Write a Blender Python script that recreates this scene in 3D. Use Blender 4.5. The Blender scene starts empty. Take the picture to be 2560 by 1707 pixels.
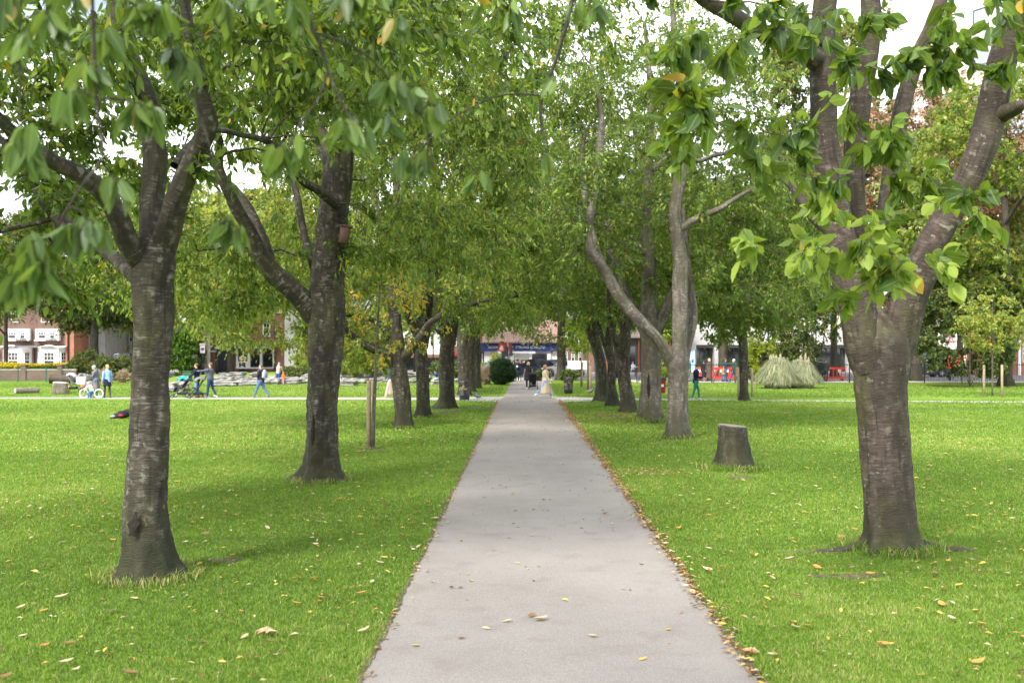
import bpy, math, random
import numpy as np
from mathutils import Vector, Matrix
random.seed(7); RNG = np.random.default_rng(7)
C = bpy.context.scene.collection
sc = bpy.context.scene
R = math.radians
# ---------------------------------------------------------------- camera
F = 2489.0; CX = 1280.0; HY = 872.0; H = 2.45
cam_d = bpy.data.cameras.new('camera'); cam = bpy.data.objects.new('camera', cam_d); C.objects.link(cam)
cam_d.sensor_width = 36; cam_d.lens = 35; cam_d.shift_y = 18.5/2560
cam_d.clip_start = 0.05; cam_d.clip_end = 3000
cam.location = (0, 0, H); cam.rotation_euler = (R(90), 0, 0)
cam_d.dof.use_dof = True; cam_d.dof.focus_distance = 15.0; cam_d.dof.aperture_fstop = 2.3
sc.camera = cam
# ---------------------------------------------------------------- light
SUN_EL, SUN_AZ = 44, 215         # azimuth the light comes from: clockwise from +Y (215 = behind left)
sx = math.sin(R(SUN_AZ))*math.cos(R(SUN_EL)); sy = math.cos(R(SUN_AZ))*math.cos(R(SUN_EL)); sz = math.sin(R(SUN_EL))
w = bpy.data.worlds.new('World'); sc.world = w; w.use_nodes = True
nt = w.node_tree; bg = nt.nodes['Background']
sky = nt.nodes.new('ShaderNodeTexSky'); sky.sky_type = 'NISHITA'; sky.sun_disc = False
sky.sun_elevation = R(SUN_EL); sky.sun_rotation = R(SUN_AZ); sky.air_density = 1.0; sky.dust_density = 3.5; sky.ozone_density = 1.0
tcw = nt.nodes.new('ShaderNodeTexCoord'); nzw = nt.nodes.new('ShaderNodeTexNoise'); nzw.inputs['Scale'].default_value = 2.2; nzw.inputs['Detail'].default_value = 7
mpw = nt.nodes.new('ShaderNodeMapping'); mpw.inputs['Scale'].default_value = (1, 1, 2.6)
crw = nt.nodes.new('ShaderNodeValToRGB'); crw.color_ramp.elements[0].position = .33; crw.color_ramp.elements[1].position = .56
mxw = nt.nodes.new('ShaderNodeMixRGB'); mxw.inputs[2].default_value = (11.5, 11.8, 12.4, 1)
nt.links.new(tcw.outputs['Generated'], mpw.inputs[0]); nt.links.new(mpw.outputs[0], nzw.inputs['Vector'])
nt.links.new(nzw.outputs['Fac'], crw.inputs[0]); nt.links.new(crw.outputs[0], mxw.inputs[0])
nt.links.new(sky.outputs[0], mxw.inputs[1]); nt.links.new(mxw.outputs[0], bg.inputs['Color'])
bg.inputs['Strength'].default_value = 0.112
sl = bpy.data.lights.new('sun', 'SUN'); sun = bpy.data.objects.new('sun', sl); C.objects.link(sun)
sl.energy = 2.7; sl.angle = R(13); sl.color = (1.0, 0.95, 0.86)
sun.rotation_euler = Vector((sx, sy, sz)).to_track_quat('Z', 'Y').to_euler()
sc.view_settings.view_transform = 'Standard'; sc.view_settings.look = 'None'
sc.view_settings.exposure = 1.27; sc.view_settings.gamma = 1.0
sc.cycles.max_bounces = 8; sc.cycles.transparent_max_bounces = 8; sc.cycles.diffuse_bounces = 4
# ---------------------------------------------------------------- helpers
def P(px, py, Y): return Vector(((px-CX)/F*Y, Y, H+(HY-py)/F*Y))
def DY(py): return F*H/(py-HY)
def G(px, py): Y = DY(py); return Vector(((px-CX)/F*Y, Y, 0))

def link(o, parent=None):
    C.objects.link(o)
    if parent is not None: o.parent = parent
    return o
def tag(o, label=None, cat=None, group=None, kind=None):
    if label: o['label'] = label
    if cat: o['category'] = cat
    if group: o['group'] = group
    if kind: o['kind'] = kind
    return o
def thing(name, label, cat, loc=(0, 0, 0), rz=0, group=None, scale=1):
    o = bpy.data.objects.new(name, None); o.empty_display_size = .2
    o.location = loc; o.rotation_euler = (0, 0, rz); o.scale = (scale,)*3
    link(o); tag(o, label, cat, group); return o
def np_mesh(name, v, tris=None, quads=None, attrs=None, smooth=True, mats=(), mi=None):
    v = np.asarray(v, np.float32); me = bpy.data.meshes.new(name)
    nt_ = 0 if tris is None else len(tris); nq = 0 if quads is None else len(quads)
    me.vertices.add(len(v)); me.vertices.foreach_set('co', v.ravel())
    loops = []
    if nt_: loops.append(np.asarray(tris, np.int32).ravel())
    if nq: loops.append(np.asarray(quads, np.int32).ravel())
    lo = np.concatenate(loops); me.loops.add(len(lo)); me.loops.foreach_set('vertex_index', lo)
    me.polygons.add(nt_+nq)
    tot = np.concatenate([np.full(nt_, 3, np.int32), np.full(nq, 4, np.int32)])
    st = np.concatenate([[0], np.cumsum(tot)[:-1]]).astype(np.int32)
    me.polygons.foreach_set('loop_start', st); me.polygons.foreach_set('loop_total', tot)
    me.polygons.foreach_set('use_smooth', np.full(nt_+nq, smooth))
    if mi is not None: me.polygons.foreach_set('material_index', np.asarray(mi, np.int32))
    for m in mats: me.materials.append(m)
    for k, a in (attrs or {}).items():
        a = np.asarray(a, np.float32)
        if a.ndim == 1: at = me.attributes.new(k, 'FLOAT', 'POINT'); at.data.foreach_set('value', a)
        else: at = me.attributes.new(k, 'FLOAT_VECTOR', 'POINT'); at.data.foreach_set('vector', a.ravel())
    me.update(calc_edges=True); return me

class MB:
    """collects shapes into ONE mesh"""
    def __init__(s): s.v = []; s.f = []; s.sm = []
    def add(s, vs, fs, smooth=False):
        n = len(s.v); s.v += [tuple(a) for a in vs]; s.f += [tuple(i+n for i in f) for f in fs]; s.sm += [smooth]*len(fs); return s
    def box(s, x0, x1, y0, y1, z0, z1, M=None):
        vs = [Vector(p) for p in ((x0,y0,z0),(x1,y0,z0),(x1,y1,z0),(x0,y1,z0),(x0,y0,z1),(x1,y0,z1),(x1,y1,z1),(x0,y1,z1))]
        if M is not None: vs = [M @ p for p in vs]
        return s.add(vs, [(0,3,2,1),(4,5,6,7),(0,1,5,4),(1,2,6,5),(2,3,7,6),(3,0,4,7)])
    def rbox(s, x0, x1, y0, y1, z0, z1, b=.02, M=None):
        """box with chamfered edges"""
        xs, ys, zs = (x0, x0+b, x1-b, x1), (y0, y0+b, y1-b, y1), (z0, z0+b, z1-b, z1)
        vs = [(xs[i], ys[j], zs[k]) for k in range(4) for i, j in ()]
        rings = []
        def ring(ix, z):
            a, c, d, e = ix
            return [(xs[1], a, z), (xs[2], a, z), (c, ys[1], z), (c, ys[2], z), (xs[2], d, z), (xs[1], d, z), (e, ys[2], z), (e, ys[1], z)]
        i1 = (ys[1], xs[2], ys[2], xs[1]); o1 = (ys[0], xs[3], ys[3], xs[0])
        r = [ring(i1, zs[0]), ring(o1, zs[1]), ring(o1, zs[2]), ring(i1, zs[3])]
        vv = [Vector(p) for q in r for p in q]
        if M is not None: vv = [M @ p for p in vv]
        fs = [(7,6,5,4,3,2,1,0), tuple(24+i for i in range(8))]
        for k in range(3):
            for i in range(8): j = (i+1) % 8; fs.append((k*8+i, k*8+j, (k+1)*8+j, (k+1)*8+i))
        return s.add(vv, fs)
    def lathe(s, prof, n=24, c=(0, 0, 0), M=None, smooth=True):
        """profile [(r,z)] about z"""
        vs = []; fs = []
        for r, z in prof:
            for i in range(n):
                a = 2*math.pi*i/n; p = Vector((c[0]+r*math.cos(a), c[1]+r*math.sin(a), c[2]+z)); vs.append(M @ p if M is not None else p)
        for k in range(len(prof)-1):
            for i in range(n): j = (i+1) % n; fs.append((k*n+i, k*n+j, (k+1)*n+j, (k+1)*n+i))
        fs.append(tuple(reversed(range(n)))); fs.append(tuple((len(prof)-1)*n+i for i in range(n)))
        return s.add(vs, fs, smooth)
    def tube(s, pts, rad, n=8, smooth=True, flat=1.0):
        pts = [Vector(p) for p in pts]
        if not hasattr(rad, '__len__'): rad = [rad]*len(pts)
        vs, fs = [], []; up = None
        for i, p in enumerate(pts):
            t = (pts[min(i+1, len(pts)-1)]-pts[max(i-1, 0)]).normalized()
            if up is None: up = t.orthogonal().normalized() if abs(t.z) > .9 else Vector((0, 0, 1))
            a = t.cross(up)
            if a.length < 1e-4: a = t.orthogonal()
            a.normalize(); b = a.cross(t).normalized(); up = b
            for k in range(n):
                q = 2*math.pi*k/n; vs.append(p+a*math.cos(q)*rad[i]+b*math.sin(q)*rad[i]*flat)
        for i in range(len(pts)-1):
            for k in range(n): j = (k+1) % n; fs.append((i*n+k, i*n+j, (i+1)*n+j, (i+1)*n+k))
        fs.append(tuple(reversed(range(n)))); m = (len(pts)-1)*n; fs.append(tuple(m+k for k in range(n)))
        return s.add(vs, fs, smooth)
    def ell(s, c, r, n=14, m=9, M=None):
        vs = []; fs = []
        for i in range(m+1):
            th = math.pi*(i+.0)/m; th = max(.02, min(math.pi-.02, th))
            for k in range(n):
                a = 2*math.pi*k/n; p = Vector((r[0]*math.sin(th)*math.cos(a), r[1]*math.sin(th)*math.sin(a), r[2]*math.cos(th)))
                if M is not None: p = M @ p
                vs.append(p+Vector(c))
        for i in range(m):
            for k in range(n): j = (k+1) % n; fs.append((i*n+k, (i+1)*n+k, (i+1)*n+j, i*n+j))
        fs.append(tuple(range(n))); fs.append(tuple(reversed([m*n+k for k in range(n)])))
        return s.add(vs, fs, True)
    def torus(s, c, Rr, r, axis='x', n=24, m=8):
        vs = []; fs = []
        for i in range(n):
            a = 2*math.pi*i/n
            for k in range(m):
                b = 2*math.pi*k/m; q = Rr+r*math.cos(b); u, v_, w_ = q*math.cos(a), q*math.sin(a), r*math.sin(b)
                vs.append(Vector(c)+(Vector((w_, u, v_)) if axis == 'x' else Vector((u, w_, v_))))
        for i in range(n):
            for k in range(m): fs.append((i*m+k, ((i+1) % n)*m+k, ((i+1) % n)*m+(k+1) % m, i*m+(k+1) % m))
        return s.add(vs, fs, True)
    def prism(s, poly, y0, y1, M=None):
        """poly in (x,z), extruded along y"""
        n = len(poly); vs = [Vector((x, y0, z)) for x, z in poly]+[Vector((x, y1, z)) for x, z in poly]
        if M is not None: vs = [M @ p for p in vs]
        return s.add(vs, [tuple(range(n)), tuple(reversed(range(n, 2*n)))]+[(i, i+n, (i+1) % n+n, (i+1) % n) for i in range(n)])
    def mesh(s, name, m):
        me = bpy.data.meshes.new(name); me.from_pydata(s.v, [], s.f); me.polygons.foreach_set('use_smooth', s.sm)
        if m is not None: me.materials.append(m)
        me.update(); return me
    def build(s, name, m, parent=None, label=None, remesh=None, bevel=None):
        o = bpy.data.objects.new(name, s.mesh(name, m)); link(o, parent)
        if label: o['label'] = label
        if remesh:
            r = o.modifiers.new('r', 'REMESH'); r.mode = 'VOXEL'; r.voxel_size = remesh; r.use_smooth_shade = True
            q = o.modifiers.new('s', 'SMOOTH'); q.factor = .5; q.iterations = 3
        if bevel:
            q = o.modifiers.new('b', 'BEVEL'); q.width = bevel; q.segments = 2; q.limit_method = 'ANGLE'
        return o
def copy_tree(o, parent=None):
    c = o.copy(); C.objects.link(c)
    if parent is not None: c.parent = parent
    for ch in list(o.children): copy_tree(ch, c)
    return c
def clone(o, loc, rz, label, scale=None, group=None):
    c = copy_tree(o); c.location = loc; c.rotation_euler = (0, 0, rz); c['label'] = label
    if scale: c.scale = (scale,)*3
    if group: c['group'] = group
    return c
# ---------------------------------------------------------------- materials
MATS = {}
def _new(name):
    m = bpy.data.materials.new(name); m.use_nodes = True; n = m.node_tree; return m, n, n.nodes['Principled BSDF']
def N(n, t, **kw):
    x = n.nodes.new(t)
    for k, v in kw.items():
        if k in x.inputs: x.inputs[k].default_value = v
        else: setattr(x, k, v)
    return x
def ramp(n, stops, src):
    r = n.nodes.new('ShaderNodeValToRGB'); e = r.color_ramp.elements
    while len(e) < len(stops): e.new(.5)
    for i, (p, c) in enumerate(stops): e[i].position = p; e[i].color = (*c, 1) if len(c) == 3 else c
    n.links.new(src, r.inputs[0]); return r.outputs[0]
def mix(n, f, a, b, mode='MIX'):
    x = n.nodes.new('ShaderNodeMixRGB'); x.blend_type = mode
    for s, i in ((f, 0), (a, 1), (b, 2)):
        if isinstance(s, (int, float)): x.inputs[i].default_value = s if i == 0 else (s, s, s, 1)
        elif isinstance(s, tuple): x.inputs[i].default_value = (*s, 1)
        else: n.links.new(s, x.inputs[i])
    return x.outputs[0]
def mat(name, col, rough=.7, var=.18, scale=6, metal=0, bump=0, spec=.4):
    if name in MATS: return MATS[name]
    m, n, b = _new(name); tc = N(n, 'ShaderNodeTexCoord')
    nz = N(n, 'ShaderNodeTexNoise', Scale=scale, Detail=5.0); n.links.new(tc.outputs['Object'], nz.inputs['Vector'])
    c = ramp(n, [(.3, tuple(x*(1-var) for x in col)), (.7, tuple(min(1, x*(1+var)) for x in col))], nz.outputs['Fac'])
    n.links.new(c, b.inputs['Base Color']); b.inputs['Roughness'].default_value = rough; b.inputs['Metallic'].default_value = metal
    b.inputs['Specular IOR Level'].default_value = spec
    if bump:
        bp = N(n, 'ShaderNodeBump', Strength=bump, Distance=.01); n.links.new(nz.outputs['Fac'], bp.inputs['Height']); n.links.new(bp.outputs[0], b.inputs['Normal'])
    MATS[name] = m; return m
def brick(name, c1, c2, mortar, sc_=1.0, weather=.3):
    if name in MATS: return MATS[name]
    m, n, b = _new(name); tc = N(n, 'ShaderNodeTexCoord'); mp = N(n, 'ShaderNodeMapping'); mp.inputs['Rotation'].default_value = (R(90), 0, 0)
    n.links.new(tc.outputs['Object'], mp.inputs[0])
    bt = N(n, 'ShaderNodeTexBrick', Scale=sc_); bt.inputs['Brick Width'].default_value = .23; bt.inputs['Row Height'].default_value = .075
    bt.inputs['Mortar Size'].default_value = .01; bt.inputs['Color1'].default_value = (*c1, 1); bt.inputs['Color2'].default_value = (*c2, 1); bt.inputs['Mortar'].default_value = (*mortar, 1)
    n.links.new(mp.outputs[0], bt.inputs['Vector'])
    nz = N(n, 'ShaderNodeTexNoise', Scale=.8, Detail=6.0); n.links.new(tc.outputs['Object'], nz.inputs['Vector'])
    dk = ramp(n, [(.3, (1-weather,)*3), (.7, (1.1,)*3)], nz.outputs['Fac'])
    n.links.new(mix(n, 1.0, bt.outputs['Color'], dk, 'MULTIPLY'), b.inputs['Base Color']); b.inputs['Roughness'].default_value = .9
    MATS[name] = m; return m
def leafmat(name, stops, trans=(.25, .42, .04), tf=.35, rough=.45, rib=False):
    if name in MATS: return MATS[name]
    m, n, b = _new(name); at = N(n, 'ShaderNodeAttribute', attribute_name='tint')
    col = ramp(n, stops, at.outputs['Fac'])
    if rib:
        ar = N(n, 'ShaderNodeAttribute', attribute_name='lat'); rf = ramp(n, [(0, (1, 1, 1)), (.13, (0, 0, 0))], ar.outputs['Fac'])
        col = mix(n, rf, col, mix(n, .5, col, (.35, .45, .15)))
    n.links.new(col, b.inputs['Base Color']); b.inputs['Roughness'].default_value = rough; b.inputs['Specular IOR Level'].default_value = .32
    tr = N(n, 'ShaderNodeBsdfTranslucent'); n.links.new(mix(n, .55, col, trans), tr.inputs['Color'])
    ms = N(n, 'ShaderNodeMixShader'); ms.inputs[0].default_value = tf
    n.links.new(b.outputs[0], ms.inputs[1]); n.links.new(tr.outputs[0], ms.inputs[2]); n.links.new(ms.outputs[0], n.nodes['Material Output'].inputs['Surface'])
    MATS[name] = m; return m
def barkmat(name, base, pale, dark, moss=.5, pales=.5, bscale=1.0):
    """cherry bark: bands round the stem (attribute bk = x,y on the girth, z along the stem), pale peeling strips, moss near the foot"""
    if name in MATS: return MATS[name]
    m, n, b = _new(name); at = N(n, 'ShaderNodeAttribute', attribute_name='bk')
    def nz(sx_, sz_, det=5.0, sc_=1.0):
        mp = N(n, 'ShaderNodeMapping'); mp.inputs['Scale'].default_value = (sx_, sx_, sz_); n.links.new(at.outputs['Vector'], mp.inputs[0])
        t = N(n, 'ShaderNodeTexNoise', Scale=sc_, Detail=det); n.links.new(mp.outputs[0], t.inputs['Vector']); return t.outputs['Fac']
    big = nz(3*bscale, 1.6*bscale); band = mix(n, .5, nz(7*bscale, 42*bscale, 5.0), nz(11*bscale, 13*bscale, 7.0)); fine = nz(22*bscale, 90*bscale, 3.0); blot = nz(9*bscale, 6*bscale); vert = nz(16*bscale, 1.6*bscale, 4.0)
    c = mix(n, ramp(n, [(.3, (0, 0, 0)), (.7, (1, 1, 1))], big), base, dark)
    c = mix(n, ramp(n, [(.36, (0, 0, 0)), (.62, (1, 1, 1))], band), mix(n, 1.0, c, (.55, .54, .52), 'MULTIPLY'), c)
    pf = mix(n, 1.0, ramp(n, [(.48, (0, 0, 0)), (.68, (1, 1, 1))], band), ramp(n, [(.46-.06*pales, (0, 0, 0)), (.72-.06*pales, (1, 1, 1))], blot), 'MULTIPLY')
    c = mix(n, mix(n, 1.0, pf, .8, 'MULTIPLY'), c, pale)
    c = mix(n, ramp(n, [(.34, (.8, .8, .8)), (.46, (0, 0, 0))], vert), c, tuple(x*.4 for x in dark))
    c = mix(n, ramp(n, [(.66, (0, 0, 0)), (.70, (.55, .55, .55))], nz(11*bscale, 11*bscale, 2.0)), c, (.25, .26, .19))
    sp = N(n, 'ShaderNodeSeparateXYZ'); n.links.new(at.outputs['Vector'], sp.inputs[0])
    mz = ramp(n, [(0, (1, 1, 1)), (.12*moss, (.85, .85, .85)), (.22*moss, (.4, .4, .4)), (.5*moss, (.0, .0, .0))], N2(n, sp.outputs['Z'], .25))
    mm = mix(n, 1.0, mz, ramp(n, [(.25, (.25, .25, .25)), (.55, (1, 1, 1))], nz(7, 5)), 'MULTIPLY')
    c = mix(n, mm, c, (.020, .025, .009))
    mg = ramp(n, [(.47, (0, 0, 0)), (.62, (.6, .6, .6))], nz(2.6, 1.3, 7.0)); c = mix(n, mg, c, (.065, .065, .022)); mg = ramp(n, [(.5, (0, 0, 0)), (.6, (.7, .7, .7))], nz(5.5, 2.1, 7.0)); c = mix(n, mg, c, tuple(x*.7 for x in dark))
    n.links.new(c, b.inputs['Base Color']); b.inputs['Roughness'].default_value = .75; b.inputs['Specular IOR Level'].default_value = .3
    hh = mix(n, .5, band, fine); hh = mix(n, .4, hh, vert)
    bp = N(n, 'ShaderNodeBump', Strength=1.0, Distance=.04); n.links.new(hh, bp.inputs['Height']); n.links.new(bp.outputs[0], b.inputs['Normal'])
    MATS[name] = m; return m
def N2(n, src, k):
    x = n.nodes.new('ShaderNodeMath'); x.operation = 'MULTIPLY'; x.inputs[1].default_value = k; n.links.new(src, x.inputs[0]); return x.outputs[0]
white = lambda: mat('white paint', (.78, .78, .76), .5, .05)
black = lambda: mat('black paint', (.012, .012, .014), .4, .3)
dglass = lambda: mat('dark glass', (.02, .024, .03), .08, .4, 1.2, 0, 0, .9)
steel = lambda: mat('steel', (.35, .35, .36), .35, .15, 8, .8)
rubber = lambda: mat('rubber', (.02, .02, .02), .8)
SKIN = lambda: mat('skin', (.62, .36, .26), .5, .05)
# ---------------------------------------------------------------- the ground
def inpath(x, y):
    """main path half-plane test, world coordinates (numpy)"""
    cl = PL[0]+(PL[1]-PL[0])*(y-PY0)/(PY1-PY0); cr = PR[0]+(PR[1]-PR[0])*(y-PY0)/(PY1-PY0)
    return cl, cr
a0, a1 = G(1240.8, 1006.8), G(898, 1706.6); b0, b1 = G(1404, 1006.8), G(1904.7, 1706.6)
PY0, PY1 = a1.y, a0.y; PL = (a1.x, a0.x); PR = (b1.x, b0.x)
def linx(P_, y): return P_[0]+(P_[1]-P_[0])*(y-PY0)/(PY1-PY0)

def sheet(name, poly, z, m, kind='structure'):
    me = bpy.data.meshes.new(name); me.from_pydata([(x, y, z) for x, y in poly], [], [tuple(range(len(poly)))]); me.materials.append(m)
    o = bpy.data.objects.new(name, me); link(o); o['kind'] = kind; return o

def lawnmat():
    m, n, b = _new('lawn'); tc = N(n, 'ShaderNodeTexCoord')
    n1 = N(n, 'ShaderNodeTexNoise', Scale=.35, Detail=6.0); n2 = N(n, 'ShaderNodeTexNoise', Scale=7.0, Detail=8.0, Roughness=.75); n3 = N(n, 'ShaderNodeTexNoise', Scale=60.0, Detail=3.0)
    for x in (n1, n2, n3): n.links.new(tc.outputs['Object'], x.inputs['Vector'])
    c = mix(n, ramp(n, [(.3, (0, 0, 0)), (.7, (1, 1, 1))], n1.outputs['Fac']), (.105, .185, .018), (.18, .27, .035))
    c = mix(n, ramp(n, [(.35, (.55, .55, .55)), (.6, (0, 0, 0))], n2.outputs['Fac']), c, (.075, .14, .014))
    c = mix(n, ramp(n, [(.62, (0, 0, 0)), (.75, (.6, .6, .6))], n3.outputs['Fac']), c, (.28, .30, .08))
    n.links.new(c, b.inputs['Base Color']); b.inputs['Roughness'].default_value = 1.0; b.inputs['Specular IOR Level'].default_value = .1
    bp = N(n, 'ShaderNodeBump', Strength=1.0, Distance=.03); n.links.new(mix(n, .5, n2.outputs['Fac'], n3.outputs['Fac']), bp.inputs['Height']); n.links.new(bp.outputs[0], b.inputs['Normal'])
    return m
def pathmat(name, c1, c2, stain=(.16, .145, .135)):
    m, n, b = _new(name); tc = N(n, 'ShaderNodeTexCoord')
    n1 = N(n, 'ShaderNodeTexNoise', Scale=.55, Detail=8.0, Roughness=.6); n2 = N(n, 'ShaderNodeTexNoise', Scale=110.0, Detail=4.0, Roughness=.8); n3 = N(n, 'ShaderNodeTexVoronoi', Scale=85.0); n4 = N(n, 'ShaderNodeTexNoise', Scale=2.4, Detail=6.0)
    for x in (n1, n2, n3, n4): n.links.new(tc.outputs['Object'], x.inputs['Vector'])
    c = mix(n, ramp(n, [(.3, (0, 0, 0)), (.7, (1, 1, 1))], n1.outputs['Fac']), c1, c2)
    c = mix(n, ramp(n, [(.3, (.7, .7, .7)), (.5, (0, 0, 0))], n2.outputs['Fac']), c, stain)
    c = mix(n, ramp(n, [(.56, (0, 0, 0)), (.7, (.8, .8, .8))], n2.outputs['Fac']), c, (.52, .49, .46))
    c = mix(n, ramp(n, [(.55, (0, 0, 0)), (.75, (.6, .6, .6))], n4.outputs['Fac']), c, (.17, .145, .13))
    n.links.new(c, b.inputs['Base Color']); b.inputs['Roughness'].default_value = .85; b.inputs['Specular IOR Level'].default_value = .25
    bp = N(n, 'ShaderNodeBump', Strength=.5, Distance=.004); n.links.new(n2.outputs['Fac'], bp.inputs['Height']); n.links.new(bp.outputs[0], b.inputs['Normal'])
    return m
LAWN = lawnmat(); PATH = pathmat('path tarmac', (.205, .188, .172), (.265, .244, .226), (.085, .077, .07)); ROAD = pathmat('road asphalt', (.17, .17, .18), (.23, .23, .24), (.1, .1, .1))
SLAB = pathmat('pavement slabs', (.42, .4, .37), (.5, .48, .45), (.3, .28, .26))
sheet('lawn', [(-400, -30), (400, -30), (400, 700), (-400, 700)], 0, LAWN)
# main path with ragged edge
ys = np.concatenate([np.linspace(-12, 3, 10), np.linspace(3.2, 49, 420)])
def wob(y, s): return .006*math.sin(y*2.1+s)+.006*math.sin(y*5.3+s*2)+.005*math.sin(y*13.1+s*3)+.004*math.sin(y*31+s)
vs = []; 
for y in ys: vs += [(linx(PL, y)+wob(y, 1), y, .004), (linx(PR, y)+wob(y, 4), y, .004)]
fs = [(2*i, 2*i+1, 2*i+3, 2*i+2) for i in range(len(ys)-1)]
me = bpy.data.meshes.new('path'); me.from_pydata(vs, [], fs); me.materials.append(PATH); o = link(bpy.data.objects.new('path', me)); o['kind'] = 'structure'
gp = lambda *a: [tuple(G(px, py)[:2]) for px, py in a]
far = gp((1240.3, 1007.5), (1404.6, 1007.5), (1383, 990), (1379, 968), (1376, 951), (1284, 951), (1276, 960), (1260, 991), (1252, 996))
far[0] = (linx(PL, 48)+wob(48, 1), 48.2); far[1] = (linx(PR, 48)+wob(48, 4), 48.2)
sheet('path', far, .0065, PATH)
sheet('cross_path', gp((-2500, 993.6), (0, 993.6), (600, 993.8), (1100, 994.2), (1262, 991), (1241, 1005.5), (1150, 1000.5), (900, 998.6), (0, 996.2), (-2500, 996.2)), .008, pathmat('pale path', (.33, .31, .29), (.40, .38, .36), (.3, .28, .26)))
sheet('cross_path', gp((1384, 990.5), (1500, 994.8), (1700, 998), (2000, 1000.3), (2560, 1003.3), (5000, 1010), (5000, 1014), (2560, 1006.3), (2000, 1003), (1700, 1001), (1560, 1000.6), (1402, 1005)), .008, MATS.get('x') or bpy.data.materials['pale path'])
# street behind the park
sheet('road', [(-400, 84), (400, 84), (400, 97), (-400, 97)], .008, ROAD)
sheet('road', [(2.2, 77.6), (60, 77.6), (60, 84), (2.2, 84)], .006, ROAD)
sheet('pavement', [(-4.5, 77), (3.2, 77), (3.2, 84), (-4.5, 84)], .014, SLAB)
sheet('pavement', [(9.0, 72.2), (120, 72.2), (120, 77.5), (9, 77.5)], .014, SLAB)
mb = MB(); mb.box(-400, 400, 97, 112, .0, .13); o = mb.build('pavement', SLAB); o['kind'] = 'structure'
mb = MB(); mb.box(-400, 400, 96.8, 96.99, .0, .14); o = mb.build('kerb', mat('kerb stone', (.45, .43, .4), .8)); o['kind'] = 'structure'
mb = MB()
for i in range(-20, 30): mb.box(i*6, i*6+3.2, 90.4, 90.55, .0, .013)
o = mb.build('road_marking', white()); o['kind'] = 'structure'
# beds and bare patches
SOIL = mat('soil', (.10, .085, .045), 1, .5, 9, 0, .6)
def edge_strip(PP, sgn, s0):
    vs = []; ye = np.linspace(3.5, 48.5, 700); rr = np.random.default_rng(s0)
    for y in ye:
        w_ = .02+.022*abs(math.sin(y*3.3+s0))*abs(math.sin(y*.9))+.012*rr.random(); x = linx(PP, y)+wob(y, s0); vs += [(x-sgn*(.012+.03*rr.random()), y, .0082), (x+sgn*w_, y, .0082)]
    me = bpy.data.meshes.new('soil_edge'); me.from_pydata(vs, [], [(2*i, 2*i+1, 2*i+3, 2*i+2) if sgn > 0 else (2*i+1, 2*i, 2*i+2, 2*i+3) for i in range(len(ye)-1)]); me.materials.append(SOIL); o = link(bpy.data.objects.new('soil_edge', me)); o['kind'] = 'structure'
edge_strip(PL, -1, 1); edge_strip(PR, 1, 4)
def blob(name, c, rx, ry, m, z=.005, seed=0):
    rr = random.Random(seed); n = 40; ph = [rr.uniform(0, 6.28) for _ in range(4)]
    pts = []
    for i in range(n):
        a = 2*math.pi*i/n; k = 1+.16*math.sin(2*a+ph[0])+.12*math.sin(3*a+ph[1])+.08*math.sin(7*a+ph[2]); pts.append((c[0]+rx*k*math.cos(a), c[1]+ry*k*math.sin(a)))
    return sheet(name, pts, z, m)
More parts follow.
